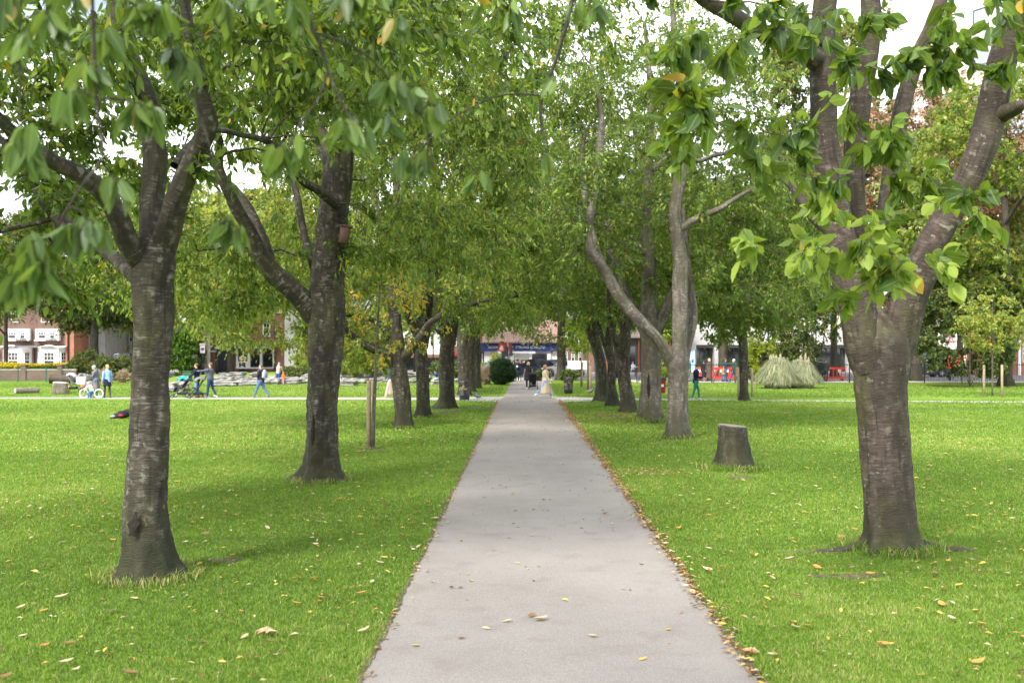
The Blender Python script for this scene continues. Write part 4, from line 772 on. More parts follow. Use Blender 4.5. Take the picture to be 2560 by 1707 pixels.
for i, (px, by, ty, lab) in enumerate(((1455, 966, 905, 'leftmost stake of the staked saplings right of the bin'), (1470, 973, 880, 'second stake of the staked saplings right of the bin'), (1476, 984, 915, 'nearest stake of the staked saplings right of the bin'), (1500, 984, 925, 'stake close beside the dark leaning cherry'),
        (1846, 992, 918, 'left stake of the small cherry on the right lawn'), (1880, 992, 922, 'right stake of the small cherry on the right lawn'), (2460, 990, 912, 'left stake of the sapling at the far right'), (2505, 993, 912, 'right stake of the sapling at the far right'))):
    p = G(px, by); stake(tuple(p), zpx(ty, p.y), .07 if i < 4 else .06, lab)
for i, (px, by, h, lab, cr, bo, n_) in enumerate(((1453, 967, 4.6, 'left bright green sapling right of the bin', 1.2, 1.9, 110), (1489, 985, 6.2, 'tall thin bright green sapling by the dark leaning cherry', 1.5, 2.4, 150), (1470, 974, 6.6, 'middle lime green sapling right of the bin', 1.5, 2.6, 150))):
    sapling(lab, tuple(G(px, by)), h, LEAF5, 110+i, cr, bo, n_, .035, (0, 0), (.5, .2), .05, .15, .065, per=6, k=6)
sapling('staked sapling with yellowing leaves at the far right', tuple(G(2481, 991)), 5.4, LEAF2, 115, 1.9, 2.2, 150, .04, (0, 0), (.5, .2), .15, .17, .08, per=6, k=6)
# ---------------------------------------------------------------- stumps, logs, rocks
def rings_mat(name, c1, c2):
    m, n, b = _new(name); tc = N(n, 'ShaderNodeTexCoord'); wv = N(n, 'ShaderNodeTexWave', Scale=9.0, Distortion=1.5); wv.wave_type = 'RINGS'; wv.rings_direction = 'Z'
    n.links.new(tc.outputs['Object'], wv.inputs['Vector']); nz = N(n, 'ShaderNodeTexNoise', Scale=7.0, Detail=5.0); n.links.new(tc.outputs['Object'], nz.inputs['Vector'])
    c = mix(n, wv.outputs['Fac'], c1, c2); c = mix(n, .4, c, ramp(n, [(.35, c1), (.7, c2)], nz.outputs['Fac'])); n.links.new(c, b.inputs['Base Color']); b.inputs['Roughness'].default_value = .9; return m
CUT = rings_mat('cut wood', (.12, .10, .09), (.23, .205, .19)); CUTP = rings_mat('pale cut wood', (.42, .36, .29), (.60, .53, .44))
def stump(name, label, foot, h, r0, r1, bark, cut, seed, tilt=.06, flare=(.35, .14, 5), group=None):
    t = thing(name, label, 'tree stump', foot, 0, group)
    top = (tilt*h, 0, h)
    o = link(bpy.data.objects.new('bark', limb_mesh('bark', [(0, 0, -.05), (0, 0, h*.35), (tilt*h*.6, 0, h*.75), top], [r0*1.08, r0, r1*1.03, r1], bark, 40, .05, .035, flare, seed)), t)
    # the cut face follows the rim
    me = o.data; co = [v.co.copy() for v in me.vertices]; n_ = len(co); rim = co[n_-1-40:n_-1]; rr = random.Random(seed)
    z = h+.004; vs = [Vector((p.x+(top[0]-p.x)*.02, p.y+(0-p.y)*.02, z-.03*(p.x-top[0])/r1)) for p in rim]
    for p in range(n_-1-40, n_-1): me.vertices[p].co.z = h-.012-.03*(me.vertices[p].co.x-top[0])/r1
    me.vertices[n_-1].co.z = h-.05
    mb = MB(); mb.add([v for v in vs]+[v*1-Vector((0, 0, .03)) for v in vs], [tuple(range(40))]+[(i, i+40, (i+1) % 40+40, (i+1) % 40) for i in range(40)]); mb.build('cut_top', cut, t)
    return t
ps = G(1833, 1172); stump('tree_stump', 'sawn cherry stump with a dark flat top on the right lawn', tuple(ps), zpx(1063, ps.y), .33, .285, BARK1, CUT, 5, -.02, (.5, .14, 4))
GREYW = barkmat('weathered wood', (.30, .265, .225), (.45, .41, .36), (.20, .17, .145), .1, .3)
p = G(151, 985); stump('tree_stump', 'wide weathered grey stump on the far left lawn', tuple(p), .64, .40, .375, GREYW, CUTP, 8, .0, (.12, .3, 4))
def log_(label, a, b, r_, seed, cat='log', bark=None, cut=None):
    a, b = Vector(a), Vector(b); t = thing('log', label, cat, tuple((a+b)/2-Vector((0, 0, r_)))); o_ = Vector(t.location)
    link(bpy.data.objects.new('bark', limb_mesh('bark', [a-o_, a*.7+b*.3-o_, a*.35+b*.65-o_, b-o_], [r_, r_*.97, r_*1.02, r_*.96], bark or GREYW, 26, .1, .04, None, seed)), t)
    d = (a-b).normalized(); Mx = Matrix.Translation(a-o_+d*.004) @ d.to_track_quat('Z', 'Y').to_matrix().to_4x4()
    mb = MB(); mb.lathe([(r_*.9, -.01), (r_*.97, .0), (r_*.93, .012)], 26, M=Mx); mb.build('cut_end', cut or CUTP, t); return t
p, q = G(38, 984), G(88, 983); log_('short pale log lying on the grass at the far left', (p.x, p.y, .15), (q.x, q.y+.4, .15), .155, 3)
p, q = G(112, 960), G(172, 962); log_('dark rough log behind the wide weathered stump', (p.x-.2, 70.5, .3), (q.x+.3, 71, .3), .32, 4, bark=BARK4, cut=CUT)
ROCK = None
def rockmat():
    m, n, b = _new('limestone'); tc = N(n, 'ShaderNodeTexCoord'); mp = N(n, 'ShaderNodeMapping'); mp.inputs['Scale'].default_value = (1, 1, 5); n.links.new(tc.outputs['Object'], mp.inputs[0])
    n1 = N(n, 'ShaderNodeTexNoise', Scale=1.6, Detail=9.0, Roughness=.65); n.links.new(mp.outputs[0], n1.inputs['Vector']); n2 = N(n, 'ShaderNodeTexNoise', Scale=2.2, Detail=6.0); n.links.new(tc.outputs['Object'], n2.inputs['Vector'])
    c = ramp(n, [(.32, (.08, .077, .07)), (.45, (.19, .185, .175)), (.62, (.31, .30, .28)), (.75, (.40, .39, .37))], n1.outputs['Fac']); c = mix(n, ramp(n, [(.55, (0, 0, 0)), (.7, (.5, .5, .5))], n2.outputs['Fac']), c, (.3, .27, .2))
    n.links.new(c, b.inputs['Base Color']); b.inputs['Roughness'].default_value = .9; bp = N(n, 'ShaderNodeBump', Strength=1.0, Distance=.12); n.links.new(n1.outputs['Fac'], bp.inputs['Height']); n.links.new(bp.outputs[0], b.inputs['Normal']); return m
ROCK = rockmat()
def rock(loc, s, label, seed, group='limestone blocks of the rock bank', mtl=None, rot=None, flat=.55):
    r = np.random.default_rng(seed); n_, m_ = 28, 16; V = []; ph = r.random(14)*6.28
    for i in range(m_+1):
        th = math.pi*(i/m_); th = max(.01, min(math.pi-.01, th))
        for k in range(n_):
            a = 2*math.pi*k/n_; d = np.array([math.sin(th)*math.cos(a), math.sin(th)*math.sin(a), math.cos(th)])
            q = np.sign(d)*np.abs(d)**flat; q = q/max(1e-6, np.max(np.abs(q)))**.35  # blocky
            bulge = 1+.10*math.sin(3*d[0]*2+ph[0])+.08*math.sin(4*d[1]*2+ph[1])+.07*math.sin(5*a+ph[2]+2*d[2])+.05*math.sin(9*a+ph[3])*math.sin(7*th+ph[4])
            led = 1+.06*np.sign(math.sin(d[2]*9+ph[5]+.8*math.sin(2*a)))
            V.append(q*bulge*np.array([led, led, 1])*np.array(s)*.62+r.normal(size=3)*.006)
    Qd = [(i*n_+k, (i+1)*n_+k, (i+1)*n_+(k+1) % n_, i*n_+(k+1) % n_) for i in range(m_) for k in range(n_)]
    me = np_mesh('rock', V, None, Qd, None, False, [mtl or ROCK]); o = link(bpy.data.objects.new('rock', me)); o.location = loc; o.rotation_euler = rot or (r.normal()*.06, r.normal()*.06, r.random()*.5-.25)
    return tag(o, label, 'rock', group)
def rk(px, py, w_, h_, label, seed, Y=None, z0=0, dep=1.2, group='limestone blocks of the rock bank'):
    Y = Y or DY(py); x = bgx(px, Y); sw, sh = w_/F*Y, h_/F*Y; rock((x, Y+dep*.5, z0+sh*.42), (sw*.86, dep, sh*.95), label, seed, group)
# (px centre, base py, width px, height px)
where = {0: 'lower course', 1: 'middle course', 2: 'top course'}
row0 = [(412,980,38,24),(440,978,42,22),(548,966,60,12),(580,964,46,12),(612,964,60,12),(652,961,44,14),(690,961,30,16),(724,960,36,14),(762,959,40,12),(800,960,36,13),(835,960,36,12),(868,964,36,16),(894,958,42,11),(938,957,36,12),(975,957,30,10),(1010,957,26,9),(1040,958,34,12),(1145,957,34,9),(1130,957,16,8),(1172,956,20,9)]
names0 = ['leftmost rounded boulder beside the nearest left trunk','pale boulder behind the teal pushchair','flat block just right of the man in the striped jacket','second flat block right of the striped jacket','long low block left of the man with the rucksack','low block behind the legs of the man with the rucksack','upright block right of the rucksack man','block left of the woman in the pale pink jacket','block right of the child in orange','low block left of the split trunk','low block behind the split trunk','boulder standing out on the grass right of the split trunk','long flat slab behind the two stakes','flat slab right of the stakes','slab left of the walker in the green puffer','slab hidden by the twin-stemmed trunk','block left of the seated child','low slab behind the forked trunk','small stone left of the litter bin','low slab behind the left litter bin']
for i, (a, b, c, d) in enumerate(row0): rk(a, b, c, d, names0[i]+', lower course', 200+i)
row1 = [(455,953,30,14),(540,954,32,13),(575,952,42,12),(615,951,40,11),(672,952,34,13),(712,953,34,10),(770,948,34,14),(815,949,34,10),(862,945,34,14),(905,946,44,12),(950,949,30,9),(1000,947,34,11),(1060,946,30,10)]
names1 = ['grey block under the green utility box','rounded block over the first flat block','long block with shadowed joint','thick block left of the rucksack','block right of the rucksack','block behind the pale pink jacket','boulder behind the child in orange','block by the left edge of the split trunk','tall lump right of the split trunk','wide pale block behind the stakes','small block right of the stakes','block behind the green puffer','block between the knot-holed and flared trunks']
for i, (a, b, c, d) in enumerate(row1): rk(a, b, c, d, names1[i]+', middle course', 240+i, 72.0+.3*(i % 2), zpx(b, 72)-.05)
row2 = [(555,941,26,9),(590,937,34,8),(640,938,32,9),(745,938,38,10),(830,938,30,9),(880,935,26,9),(935,935,34,9),(1030,938,40,9)]
names2 = ['small block under the bank doorway','flat ledge under the bank window','ledge below the bank pillar','pale ledge right of the brick pillar','ledge behind the split trunk','ledge left of the stakes','ledge right of the stakes','pale ledge by the knot-holed trunk']
for i, (a, b, c, d) in enumerate(row2): rk(a, b, c, d, names2[i]+', top course', 270+i, 74.5, zpx(b, 74.5)-.05)
rk(1093, 961, 30, 14, 'boulder the child in blue sits on', 290, 67.5, 0, .9)
rk(214, 976, 22, 20, 'round pinkish boulder between the grey pushchair and the cyclist', 291, None, 0, .7, 'boulders on the left lawn')
rk(205, 979, 10, 8, 'small stone at the foot of the round pinkish boulder', 292, None, 0, .4, 'boulders on the left lawn')
# the earth bank behind the rocks
mb = MB(); bx_ = [bgx(p_, 75) for p_ in (395, 430, 640, 900, 1100, 1200, 1215)]; bh_ = (0, .35, .6, .65, .5, .2, 0); by_ = ((71.2, 0), (72.4, .12), (74.2, .6), (75.6, 1), (80, 1)); mb.add([(x_, y_, h_*k_) for y_, k_ in by_ for x_, h_ in zip(bx_, bh_)], [(j_*7+i_, j_*7+i_+1, j_*7+i_+8, j_*7+i_+7) for j_ in range(4) for i_ in range(6)], True); o = mb.build('bank', LAWN); o['kind'] = 'structure'
# bare patches by the trunks
for i, (bx_, by_, rx, ry) in enumerate(BARE): blob('bare_soil', (bx_, by_), rx*.6, ry*.6, SOIL, .0052+i*.0002, i)
# surface roots
def root(name_, t_, pts, rr): t_.limb([Vector(p) for p in pts], rr, 'root', 10, .06)
p = G(2225, 1372)
R1.limb([(p.x-.28, p.y-.02, .08), (p.x-.6, p.y-.12, .015), (p.x-.95, p.y-.2, .0), (p.x-1.15, p.y-.3, -.05)], [.07, .05, .035, .02], 'root', 10, .05)
R1.limb([(p.x+.3, p.y-.02, .08), (p.x+.6, p.y-.1, .02), (p.x+.85, p.y-.16, .01), (p.x+1.0, p.y-.2, -.05)], [.07, .05, .04, .02], 'root', 10, .05)
# ---------------------------------------------------------------- hedges, fences
HEDGE = leafmat('privet hedge', [(0, (.02, .05, .012)), (.4, (.05, .11, .02)), (.75, (.10, .17, .025)), (.84, (.55, .48, .035)), (1, (.72, .58, .04))], (.6, .5, .04), .35, .55)
def hedge(name, label, x0, x1, y0, y1, h, seed, yellowtop=True, n_=16000, L=.15):
    r = np.random.default_rng(seed); t = thing(name, label, 'hedge', ((x0+x1)/2, (y0+y1)/2, 0)); hx, hy = (x1-x0)/2, (y1-y0)/2
    mb = MB(); mb.rbox(-hx+.15, hx-.15, -hy+.15, hy-.15, 0, h-.15, .1); mb.build('stems', mat('hedge core', (.03, .05, .015), 1, .3), t)
    f = r.random(n_); x = (r.random(n_)*2-1)*hx; y = np.where(f < .6, -hy+r.normal(0, .06, n_), (r.random(n_)*2-1)*hy); z = np.where(f < .6, r.random(n_)*h, h+r.normal(0, .04, n_)+.05*np.sin(x*1.3))
    pos = np.stack([x, y, z], 1); ax = r.normal(size=(n_, 3))+np.array([0, -.4, .4]); ti = np.clip(r.normal(.42, .16, n_), 0, .72)
    if yellowtop: top = (z > h-.10-.07*np.sin(x*.9)-.3*np.clip(1-np.abs(x+hx*.45)/2.5, 0, 1)) & (r.random(n_) < .85); ti = np.where(top, .84+.16*r.random(n_), ti)
    v, T, Qd, a, lat = leaves(pos, ax, np.full(n_, L), np.full(n_, L*.55), ti, r, 1)
    link(bpy.data.objects.new('foliage', np_mesh('foliage', v, None, Qd, {'tint': a, 'lat': lat}, True, [HEDGE])), t); return t
hx0, hx1 = bgx(-260, 79), bgx(206, 79)
hedge('hedge', 'long clipped hedge with a yellow top in front of the white bay houses', hx0, hx1, 78.6, 80.2, zpx(914, 79), 1, n_=42000, L=.2)
BRK = brick('red brick', (.27, .085, .045), (.21, .065, .035), (.30, .26, .22)); BRKD = brick('dull brick', (.17, .075, .052), (.125, .06, .042), (.2, .17, .15)); BRKY = brick('yellow stock brick', (.38, .30, .2), (.30, .24, .16), (.4, .37, .32)); BRKO = brick('orange brick', (.40, .13, .055), (.33, .105, .045), (.36, .29, .23))
t = thing('garden_wall', 'low brick wall with square piers under the hedge', 'wall', (bgx(0, 76.4), 76.4, 0)); ox = bgx(0, 76.4)
mb = MB(); mb.box(bgx(-260, 76.4)-ox, bgx(190, 76.4)-ox, 0, .23, 0, .82); mb.build('wall', BRKD, t)
mb = MB(); mb.box(bgx(-260, 76.4)-ox, bgx(190, 76.4)-ox, -.03, .26, .82, .89); mb.build('coping', mat('coping stone', (.4, .37, .33)), t)
for px in (-80, 59, 150): mb = MB(); mb.box(bgx(px-6, 76.4)-ox, bgx(px+6, 76.4)-ox, -.1, .33, 0, 1.15); mb.box(bgx(px-7, 76.4)-ox, bgx(px+7, 76.4)-ox, -.14, .37, 1.15, 1.24); mb.build('pier', BRKD, t)
GREENP = mat('green fence paint', (.02, .09, .06), .5); 
def railing(name, label, x0, y0, x1, y1, h, m, post=2.6, step=.11, rails=(.12, .93), group=None, r_=.008, rr=.018, seed=0, bow=False):
    L = math.hypot(x1-x0, y1-y0); t = thing(name, label, 'fence', (x0, y0, 0), math.atan2(y1-y0, x1-x0), group)
    mb = MB(); n_ = int(L/step)
    for i in range(n_+1): x = i*step; mb.box(x-r_, x+r_, -r_, r_, .05, h)
    mb.build('bars', m, t, None)['kind'] = 'stuff'
    for k in rails: mb = MB(); mb.box(0, L, -rr*.6, rr*.6, h*k-rr, h*k+rr); mb.build('rail', m, t)
    k = 0
    while k*post <= L+.01:
        mb = MB(); x = min(k*post, L); mb.box(x-.03, x+.03, -.03, .03, -.05, h+.06); mb.lathe([(.035, 0), (.045, .03), (.02, .07), (.0, .08)], 8, (x, 0, h+.06)); mb.build('post', m, t); k += 1
    return t
railing('railing', 'thin green wire fence before the low brick wall on the left', bgx(-240, 73.5), 73.5, bgx(180, 73.5), 73.5, 1.05, GREENP, 2.1, .09, r_=.006)
YF = 71.7
railing('railing', 'black park railings from the slim forked cherry to the green gate post', bgx(1592, YF), YF, bgx(1838, YF), YF, 1.4, black(), 2.7, .115)
railing('railing', 'black park railings from the pampas grass to the right edge', bgx(2030, YF), YF, bgx(2900, YF), YF, 1.4, black(), 2.7, .115)
railing('railing', 'black guard rail before the dark blue car at the end of the path', bgx(1302, 75.6), 75.6, bgx(1352, 75.6), 75.6, 1.05, black(), 1.45, .12)
mb = MB(); x = bgx(1839, YF+.1); t = thing('gate_post', 'tall green square gate post in the black railings', 'post', (x, YF+.1, 0)); mb.box(-.06, .06, -.06, .06, -.05, 1.5); mb.build('post', GREENP, t)
mb = MB(); mb.box(-1.1, -.07, -.02, .02, 1.36, 1.44); mb.build('crossbar', GREENP, t); mb = MB(); mb.box(-.08, .08, -.08, .08, 1.5, 1.54); mb.build('cap', GREENP, t)
# diagonal braces of the railings
for i, (a, b, lab) in enumerate(((1716, 1745, 'leaning brace bar behind the woman in green leggings'), (1780, 1797, 'leaning brace bar by the brown hooded coat'), (1592, 1602, 'short leaning brace at the left end of the railings'))):
    mb = MB(); mb.tube([(bgx(a, YF-.5), YF-.9, 0), (bgx(b, YF-.05), YF-.06, 1.15 if i < 2 else .6)], .025, 6); o = mb.build('brace_bar', black()); tag(o, lab, 'brace', 'railing braces')
# ---------------------------------------------------------------- pampas grass
PAM = leafmat('pampas blades', [(0, (.12, .15, .07)), (.5, (.25, .28, .15)), (.8, (.38, .38, .24)), (1, (.55, .47, .30))], (.4, .5, .3), .35, .7); PLU = leafmat('pampas plumes', [(0, (.62, .52, .38)), (1, (.85, .78, .66))], (.8, .75, .6), .4, .9)
def pampas(label, px, py, wpx, hpx, seed, npl):
    p = G(px, py); Y = p.y; w_ = wpx/F*Y; h_ = hpx/F*Y; t = thing('pampas_grass', label, 'ornamental grass', tuple(p), 0, 'pampas grass clumps'); r = np.random.default_rng(seed)
    n_ = 5200; a = r.random(n_)*6.283; q = r.random(n_)**.9; base = np.stack([np.cos(a)*q*w_*.30, np.sin(a)*q*w_*.22, np.zeros(n_)], 1); a2 = a+r.normal(0, .5, n_)
    out = np.stack([np.cos(a2), np.sin(a2)*.8, np.zeros(n_)], 1); ln = h_*(.55+.58*r.random(n_))*(1.08-.62*q*q); rch = w_*.27*(.2+.75*r.random(n_)+.35*q); tz = r.random(n_); up = np.array([0, 0, 1.])
    s = np.stack([-np.sin(a2), np.cos(a2), np.zeros(n_)], 1)*.016
    pt = [base, base+out*rch[:, None]*.22+up*(ln*.62)[:, None], base+out*rch[:, None]*.62+up*(ln*.86)[:, None], base+out*rch[:, None]*1.0+up*(ln*.60)[:, None], base+out*rch[:, None]*1.22+up*(ln*(.05+.5*tz))[:, None]]
    v = np.stack([pt[0]-s, pt[0]+s, pt[1]-s, pt[1]+s, pt[2]-s*.8, pt[2]+s*.8, pt[3]-s*.6, pt[3]+s*.6, pt[4]], 1).reshape(-1, 3); i = np.arange(n_)[:, None]*9
    Qd = np.concatenate([i+np.array([[0, 1, 3, 2]]), i+np.array([[2, 3, 5, 4]]), i+np.array([[4, 5, 7, 6]])]); T = i+np.array([[6, 7, 8]])
    link(bpy.data.objects.new('blades', np_mesh('blades', v, T, Qd, {'tint': np.repeat(np.clip(r.normal(.55, .25, n_), 0, 1), 9)}, True, [PAM])), t)['kind'] = 'stuff'
    for k in range(npl):
        a = r.random()*6.28; q = r.random(); b = np.array([math.cos(a)*q*w_*.3, math.sin(a)*q*w_*.2, h_*.55]); tp = b*np.array([1.25, 1.2, 1])+np.array([0, 0, h_*(.42+.3*r.random())])
        m_ = 260; u = r.random(m_); pos = (b+(tp-b)*.4)[None]*(1-u[:, None])+tp[None]*u[:, None]; ax = r.normal(size=(m_, 3))*.5+np.array([0, 0, .8]); LL = .03+.09*np.sin(u*3.1)
        v, T, Qd, a_, lat = leaves(pos, ax, LL, LL*.35, r.random(m_), r, 1); pl = link(bpy.data.objects.new('plume', np_mesh('plume', v, None, Qd, {'tint': a_}, True, [PLU])), t)
        mb = MB(); mb.tube([b-np.array([0, 0, h_*.2]), b, tp-np.array([0, 0, .08])], [.01, .008, .004], 5); mb.build('stem', mat('pampas stem', (.45, .4, .25)), pl)
    return t
pampas('left half of the pampas grass with straw plumes', 1945, 971, 104, 76, 1, 7); pampas('right half of the pampas grass, partly over the walkers', 2004, 970, 94, 70, 2, 9)
# ---------------------------------------------------------------- street furniture
GOLD = mat('gold lettering', (.62, .42, .12), .4, .1)
def text(name, s, size, m, parent, loc, rot=(R(90), 0, 0), ext=.004, align='CENTER', sx_=1.0):
    c = bpy.data.curves.new(name, 'FONT'); c.body = s; c.size = size; c.extrude = ext; c.align_x = align; c.align_y = 'CENTER'
    o = bpy.data.objects.new(name, c); C.objects.link(o); bpy.context.view_layer.update(); me = bpy.data.meshes.new_from_object(o); bpy.data.objects.remove(o); me.materials.clear(); me.materials.append(m)
    o = bpy.data.objects.new(name, me); link(o, parent); o.location = loc; o.rotation_euler = rot; o.scale = (sx_, 1, 1); return o
BINB = mat('black bin plastic', (.018, .019, .022), .3, .2, 5, 0, 0, .5)
def litter_bin(label, foot, h, rr, rz=0):
    t = thing('litter_bin', label, 'litter bin', foot, rz, 'litter bins'); k = h
    mb = MB(); mb.lathe([(rr*.93, 0), (rr*.96, .04*k), (rr*.96, .07*k), (rr*.99, .09*k), (rr*1.0, .22*k), (rr*1.03, .235*k), (rr*1.0, .25*k), (rr*1.0, .63*k), (rr*.97, .66*k), (rr*.9, .66*k), (rr*.88, .5*k), (.001, .5*k)], 40); mb.build('body', BINB, t)
    mb = MB(); mb.lathe([(rr*1.0, .80*k), (rr*1.05, .82*k), (rr*1.05, .87*k), (rr*1.02, .9*k), (rr*.98, .95*k), (rr*.8, .985*k), (rr*.4, 1.0*k), (.001, 1.0*k)], 40); mb.build('lid', BINB, t)
    for a in (45, 135, 225, 315):
        mb = MB(); c_, s_ = math.cos(R(a)), math.sin(R(a)); Mx = Matrix.Rotation(R(a), 4, 'Z') @ Matrix.Translation((rr*.93, 0, 0)); mb.box(-.03, .03, -.09, .09, .64*k, .82*k, Mx); mb.build('pillar', BINB, t)
    for z in (.665, .815):
        mb = MB(); mb.torus((0, 0, 0), rr*1.015, .008, 'x', 36, 6); vv = [(b, c, a) for a, b, c in mb.v]; mb.v = [(x, y, q+z*k) for x, y, q in vv]; mb.build('gold_band', GOLD, t)
    for a in (0,):
        for i, ch in enumerate('LITTER'):
            q = R(-90+(i-2.5)*17); text('lettering', ch, .13, GOLD, t, (math.cos(q)*rr*1.005, math.sin(q)*rr*1.005, .56*k), (R(90), 0, q+R(90)), .004)
    mb = MB(); mb.lathe([(rr*.6, .51*k), (rr*.6, .9*k)], 20); mb.build('liner', steel(), t); return t
p = G(1161, 999.5); litter_bin('litter bin standing on the left cross path', tuple(p), 49.5/F*p.y, 13.2/F*p.y, R(-22))
p = G(1421, 984); litter_bin('litter bin on the grass right of the path crossing', tuple(p), 41.5/F*p.y, 11.0/F*p.y, R(-75))
t = thing('waste_bin', 'black bin with a lime green lid rim beside the round yew bush', 'litter bin', (bgx(1277, 74), 74, 0)); mb = MB(); mb.lathe([(.26, 0), (.28, .05), (.28, .9), (.25, .92)], 24); mb.build('body', BINB, t); mb = MB(); mb.lathe([(.285, .9), (.29, .92), (.29, .98), (.2, 1.04), (.001, 1.06)], 24); mb.build('lid', mat('lime plastic', (.2, .6, .05), .4), t)
# red dog waste bin on a post
p = G(1652, 1000.5); sc1 = 1/F*p.y; t = thing('dog_waste_bin', 'red dog waste bin with a black lid on a grey post by the pale tree', 'waste bin', tuple(p))
mb = MB(); mb.lathe([(.035, 0), (.035, 2.2)], 12); mb.build('post', mat('grey post', (.2, .21, .2), .5), t)
mb = MB(); z0, z1 = (1000.5-982)*sc1, (1000.5-950)*sc1; mb.v = []; w0, w1 = .13, .17
mb.add([(-w0, -.22, z0), (w0, -.22, z0), (w0, -.04, z0), (-w0, -.04, z0), (-w1, -.27, z1), (w1, -.27, z1), (w1, -.04, z1), (-w1, -.04, z1)], [(0,3,2,1),(4,5,6,7),(0,1,5,4),(1,2,6,5),(2,3,7,6),(3,0,4,7)]); mb.v = [(x+.04, y, z) for x, y, z in mb.v]; mb.build('body', mat('red bin paint', (.30, .015, .02), .45), t, None, None, .012)
mb = MB(); mb.prism([(-.15, z1), (.23, z1), (.23, z1+.05), (.16, z1+.12), (-.08, z1+.12), (-.15, z1+.05)], -.3, -.02); mb.build('lid', BINB, t); mb = MB(); mb.box(-.02, .1, -.3, -.29, z0+.3, z0+.42); mb.build('label_plate', white(), t)
# notice board
p = G(1380, 951); Yn = 77.0; t = thing('notice_board', 'white framed notice board on posts by the road', 'notice board', (bgx(1446, Yn), Yn, 0)); hw = 26/F*2489/2489*Yn
for s in (-1, 1): mb = MB(); mb.box(s*hw*.98-.04, s*hw*.98+.04, -.04, .04, 0, zpx(903, Yn)); mb.build('post', white(), t)
mb = MB(); mb.box(-hw, hw, -.03, .03, zpx(921, Yn), zpx(903.5, Yn)); mb.build('board', mat('board panel', (.62, .66, .62), .5, .1), t)
for z in (zpx(921, Yn), zpx(903.8, Yn)): mb = MB(); mb.box(-hw-.05, hw+.05, -.06, .06, z-.05, z+.05); mb.build('frame', white(), t)
# traffic light: dark poles with hooded heads
def traffic_light(label, x, Y, heads, h=3.9, arm=False):
    t = thing('traffic_light', label, 'traffic light', (x, Y, 0)); mb = MB(); mb.lathe([(.09, 0), (.09, .6), (.06, .65), (.06, h)], 14); mb.build('pole', mat('grey pole', (.10, .10, .11), .45), t)
    for dx, z, rz, s in heads:
        M_ = Matrix.Translation((dx, -.02, z)) @ Matrix.Rotation(rz, 4, 'Z'); mb = MB(); mb.rbox(-.17*s, .17*s, -.12, .12, -.5*s, .5*s, .03, M_); hd = mb.build('signal_head', black(), t)
        for k, col in enumerate(((.16, .01, .01), (.2, .1, .01), (.01, .12, .06))):
            c_ = M_ @ Vector((0, -.125, (.32-.32*k)*s)); mb = MB(); Mz = Matrix.Translation(c_) @ Matrix.Rotation(rz, 4, 'Z') @ Matrix.Rotation(R(90), 4, 'X'); mb.lathe([(.1*s, 0), (.1*s, .02), (.05, .03)], 16, M=Mz); mb.build('lens', mat('lens%d' % k, col, .2), hd)
            mb = MB(); pr = [(math.cos(q)*.115*s, math.sin(q)*.115*s) for q in [R(a) for a in range(-20, 201, 20)]]; Mv = M_ @ Matrix.Translation((0, 0, (.32-.32*k)*s)); vs = []
            for u, w_ in pr: vs += [Mv @ Vector((u, -.12, w_)), Mv @ Vector((u, -.12-.2*(.35+.65*max(0, w_/.115/s)), w_))]
            mb.add(vs, [(2*i, 2*i+1, 2*i+3, 2*i+2) for i in range(len(pr)-1)]); mb.build('hood', black(), hd)
    if arm: mb = MB(); mb.tube([(0, 0, h-.25), (-.2, 0, h-.02), (-.42, 0, h)], .03, 8); mb.box(-.62, -.3, -.08, .08, h+.0, h+.12); mb.build('camera_arm', black(), t)
    return t
Yt = 80.5; xt = bgx(1269.5, Yt); zt = lambda py: zpx(py, Yt)
traffic_light('black traffic light pole in front of the estate agent shop', xt, Yt, [(.25, zt(877), R(75), .85), (-.15, zt(878), R(180), .85), (-.36, zt(886), R(-70), .55)], zt(857), True)
def pole(label, px, Y, h, r_=.05, name='lamp_post', cat='lamp post', top=True, group='street lamps'):
    t = thing(name, label, cat, (bgx(px, Y), Y, 0), 0, group); mb = MB(); mb.lathe([(r_*1.8, 0), (r_*1.8, 1.1), (r_*1.1, 1.25), (r_, h*.6), (r_*.7, h)], 12); mb.build('post', black(), t)
    if top: mb = MB(); mb.tube([(0, 0, h-.1), (.2, 0, h+.25), (.6, 0, h+.32)], .03, 8); mb.build('arm', black(), t); mb = MB(); mb.rbox(.5, 1.1, -.12, .12, h+.22, h+.36, .03); mb.build('lamp_head', mat('lamp head', (.25, .26, .27), .4), t)
    return t
for px, Y, h, lab in ((331, 84, 7, 'black street lamp beside the hornbeam'), (543, 84, 7.5, 'tall black street lamp by the bank downpipe'), (686, 84, 6.5, 'black street lamp in front of the brick pillar of the bank'), (1083, 86, 7, 'black street lamp behind the flared trunk'), (1543, 84, 8, 'black lamp post behind the slim forked cherry'), (1671, 84, 8.5, 'black lamp post behind the pale grey cherry'), (1897, 84, 8.5, 'black lamp post left of the dense dark tree'), (2040, 84, 5, 'dark post at the left of the office windows')): pole(lab, px, Y, h)
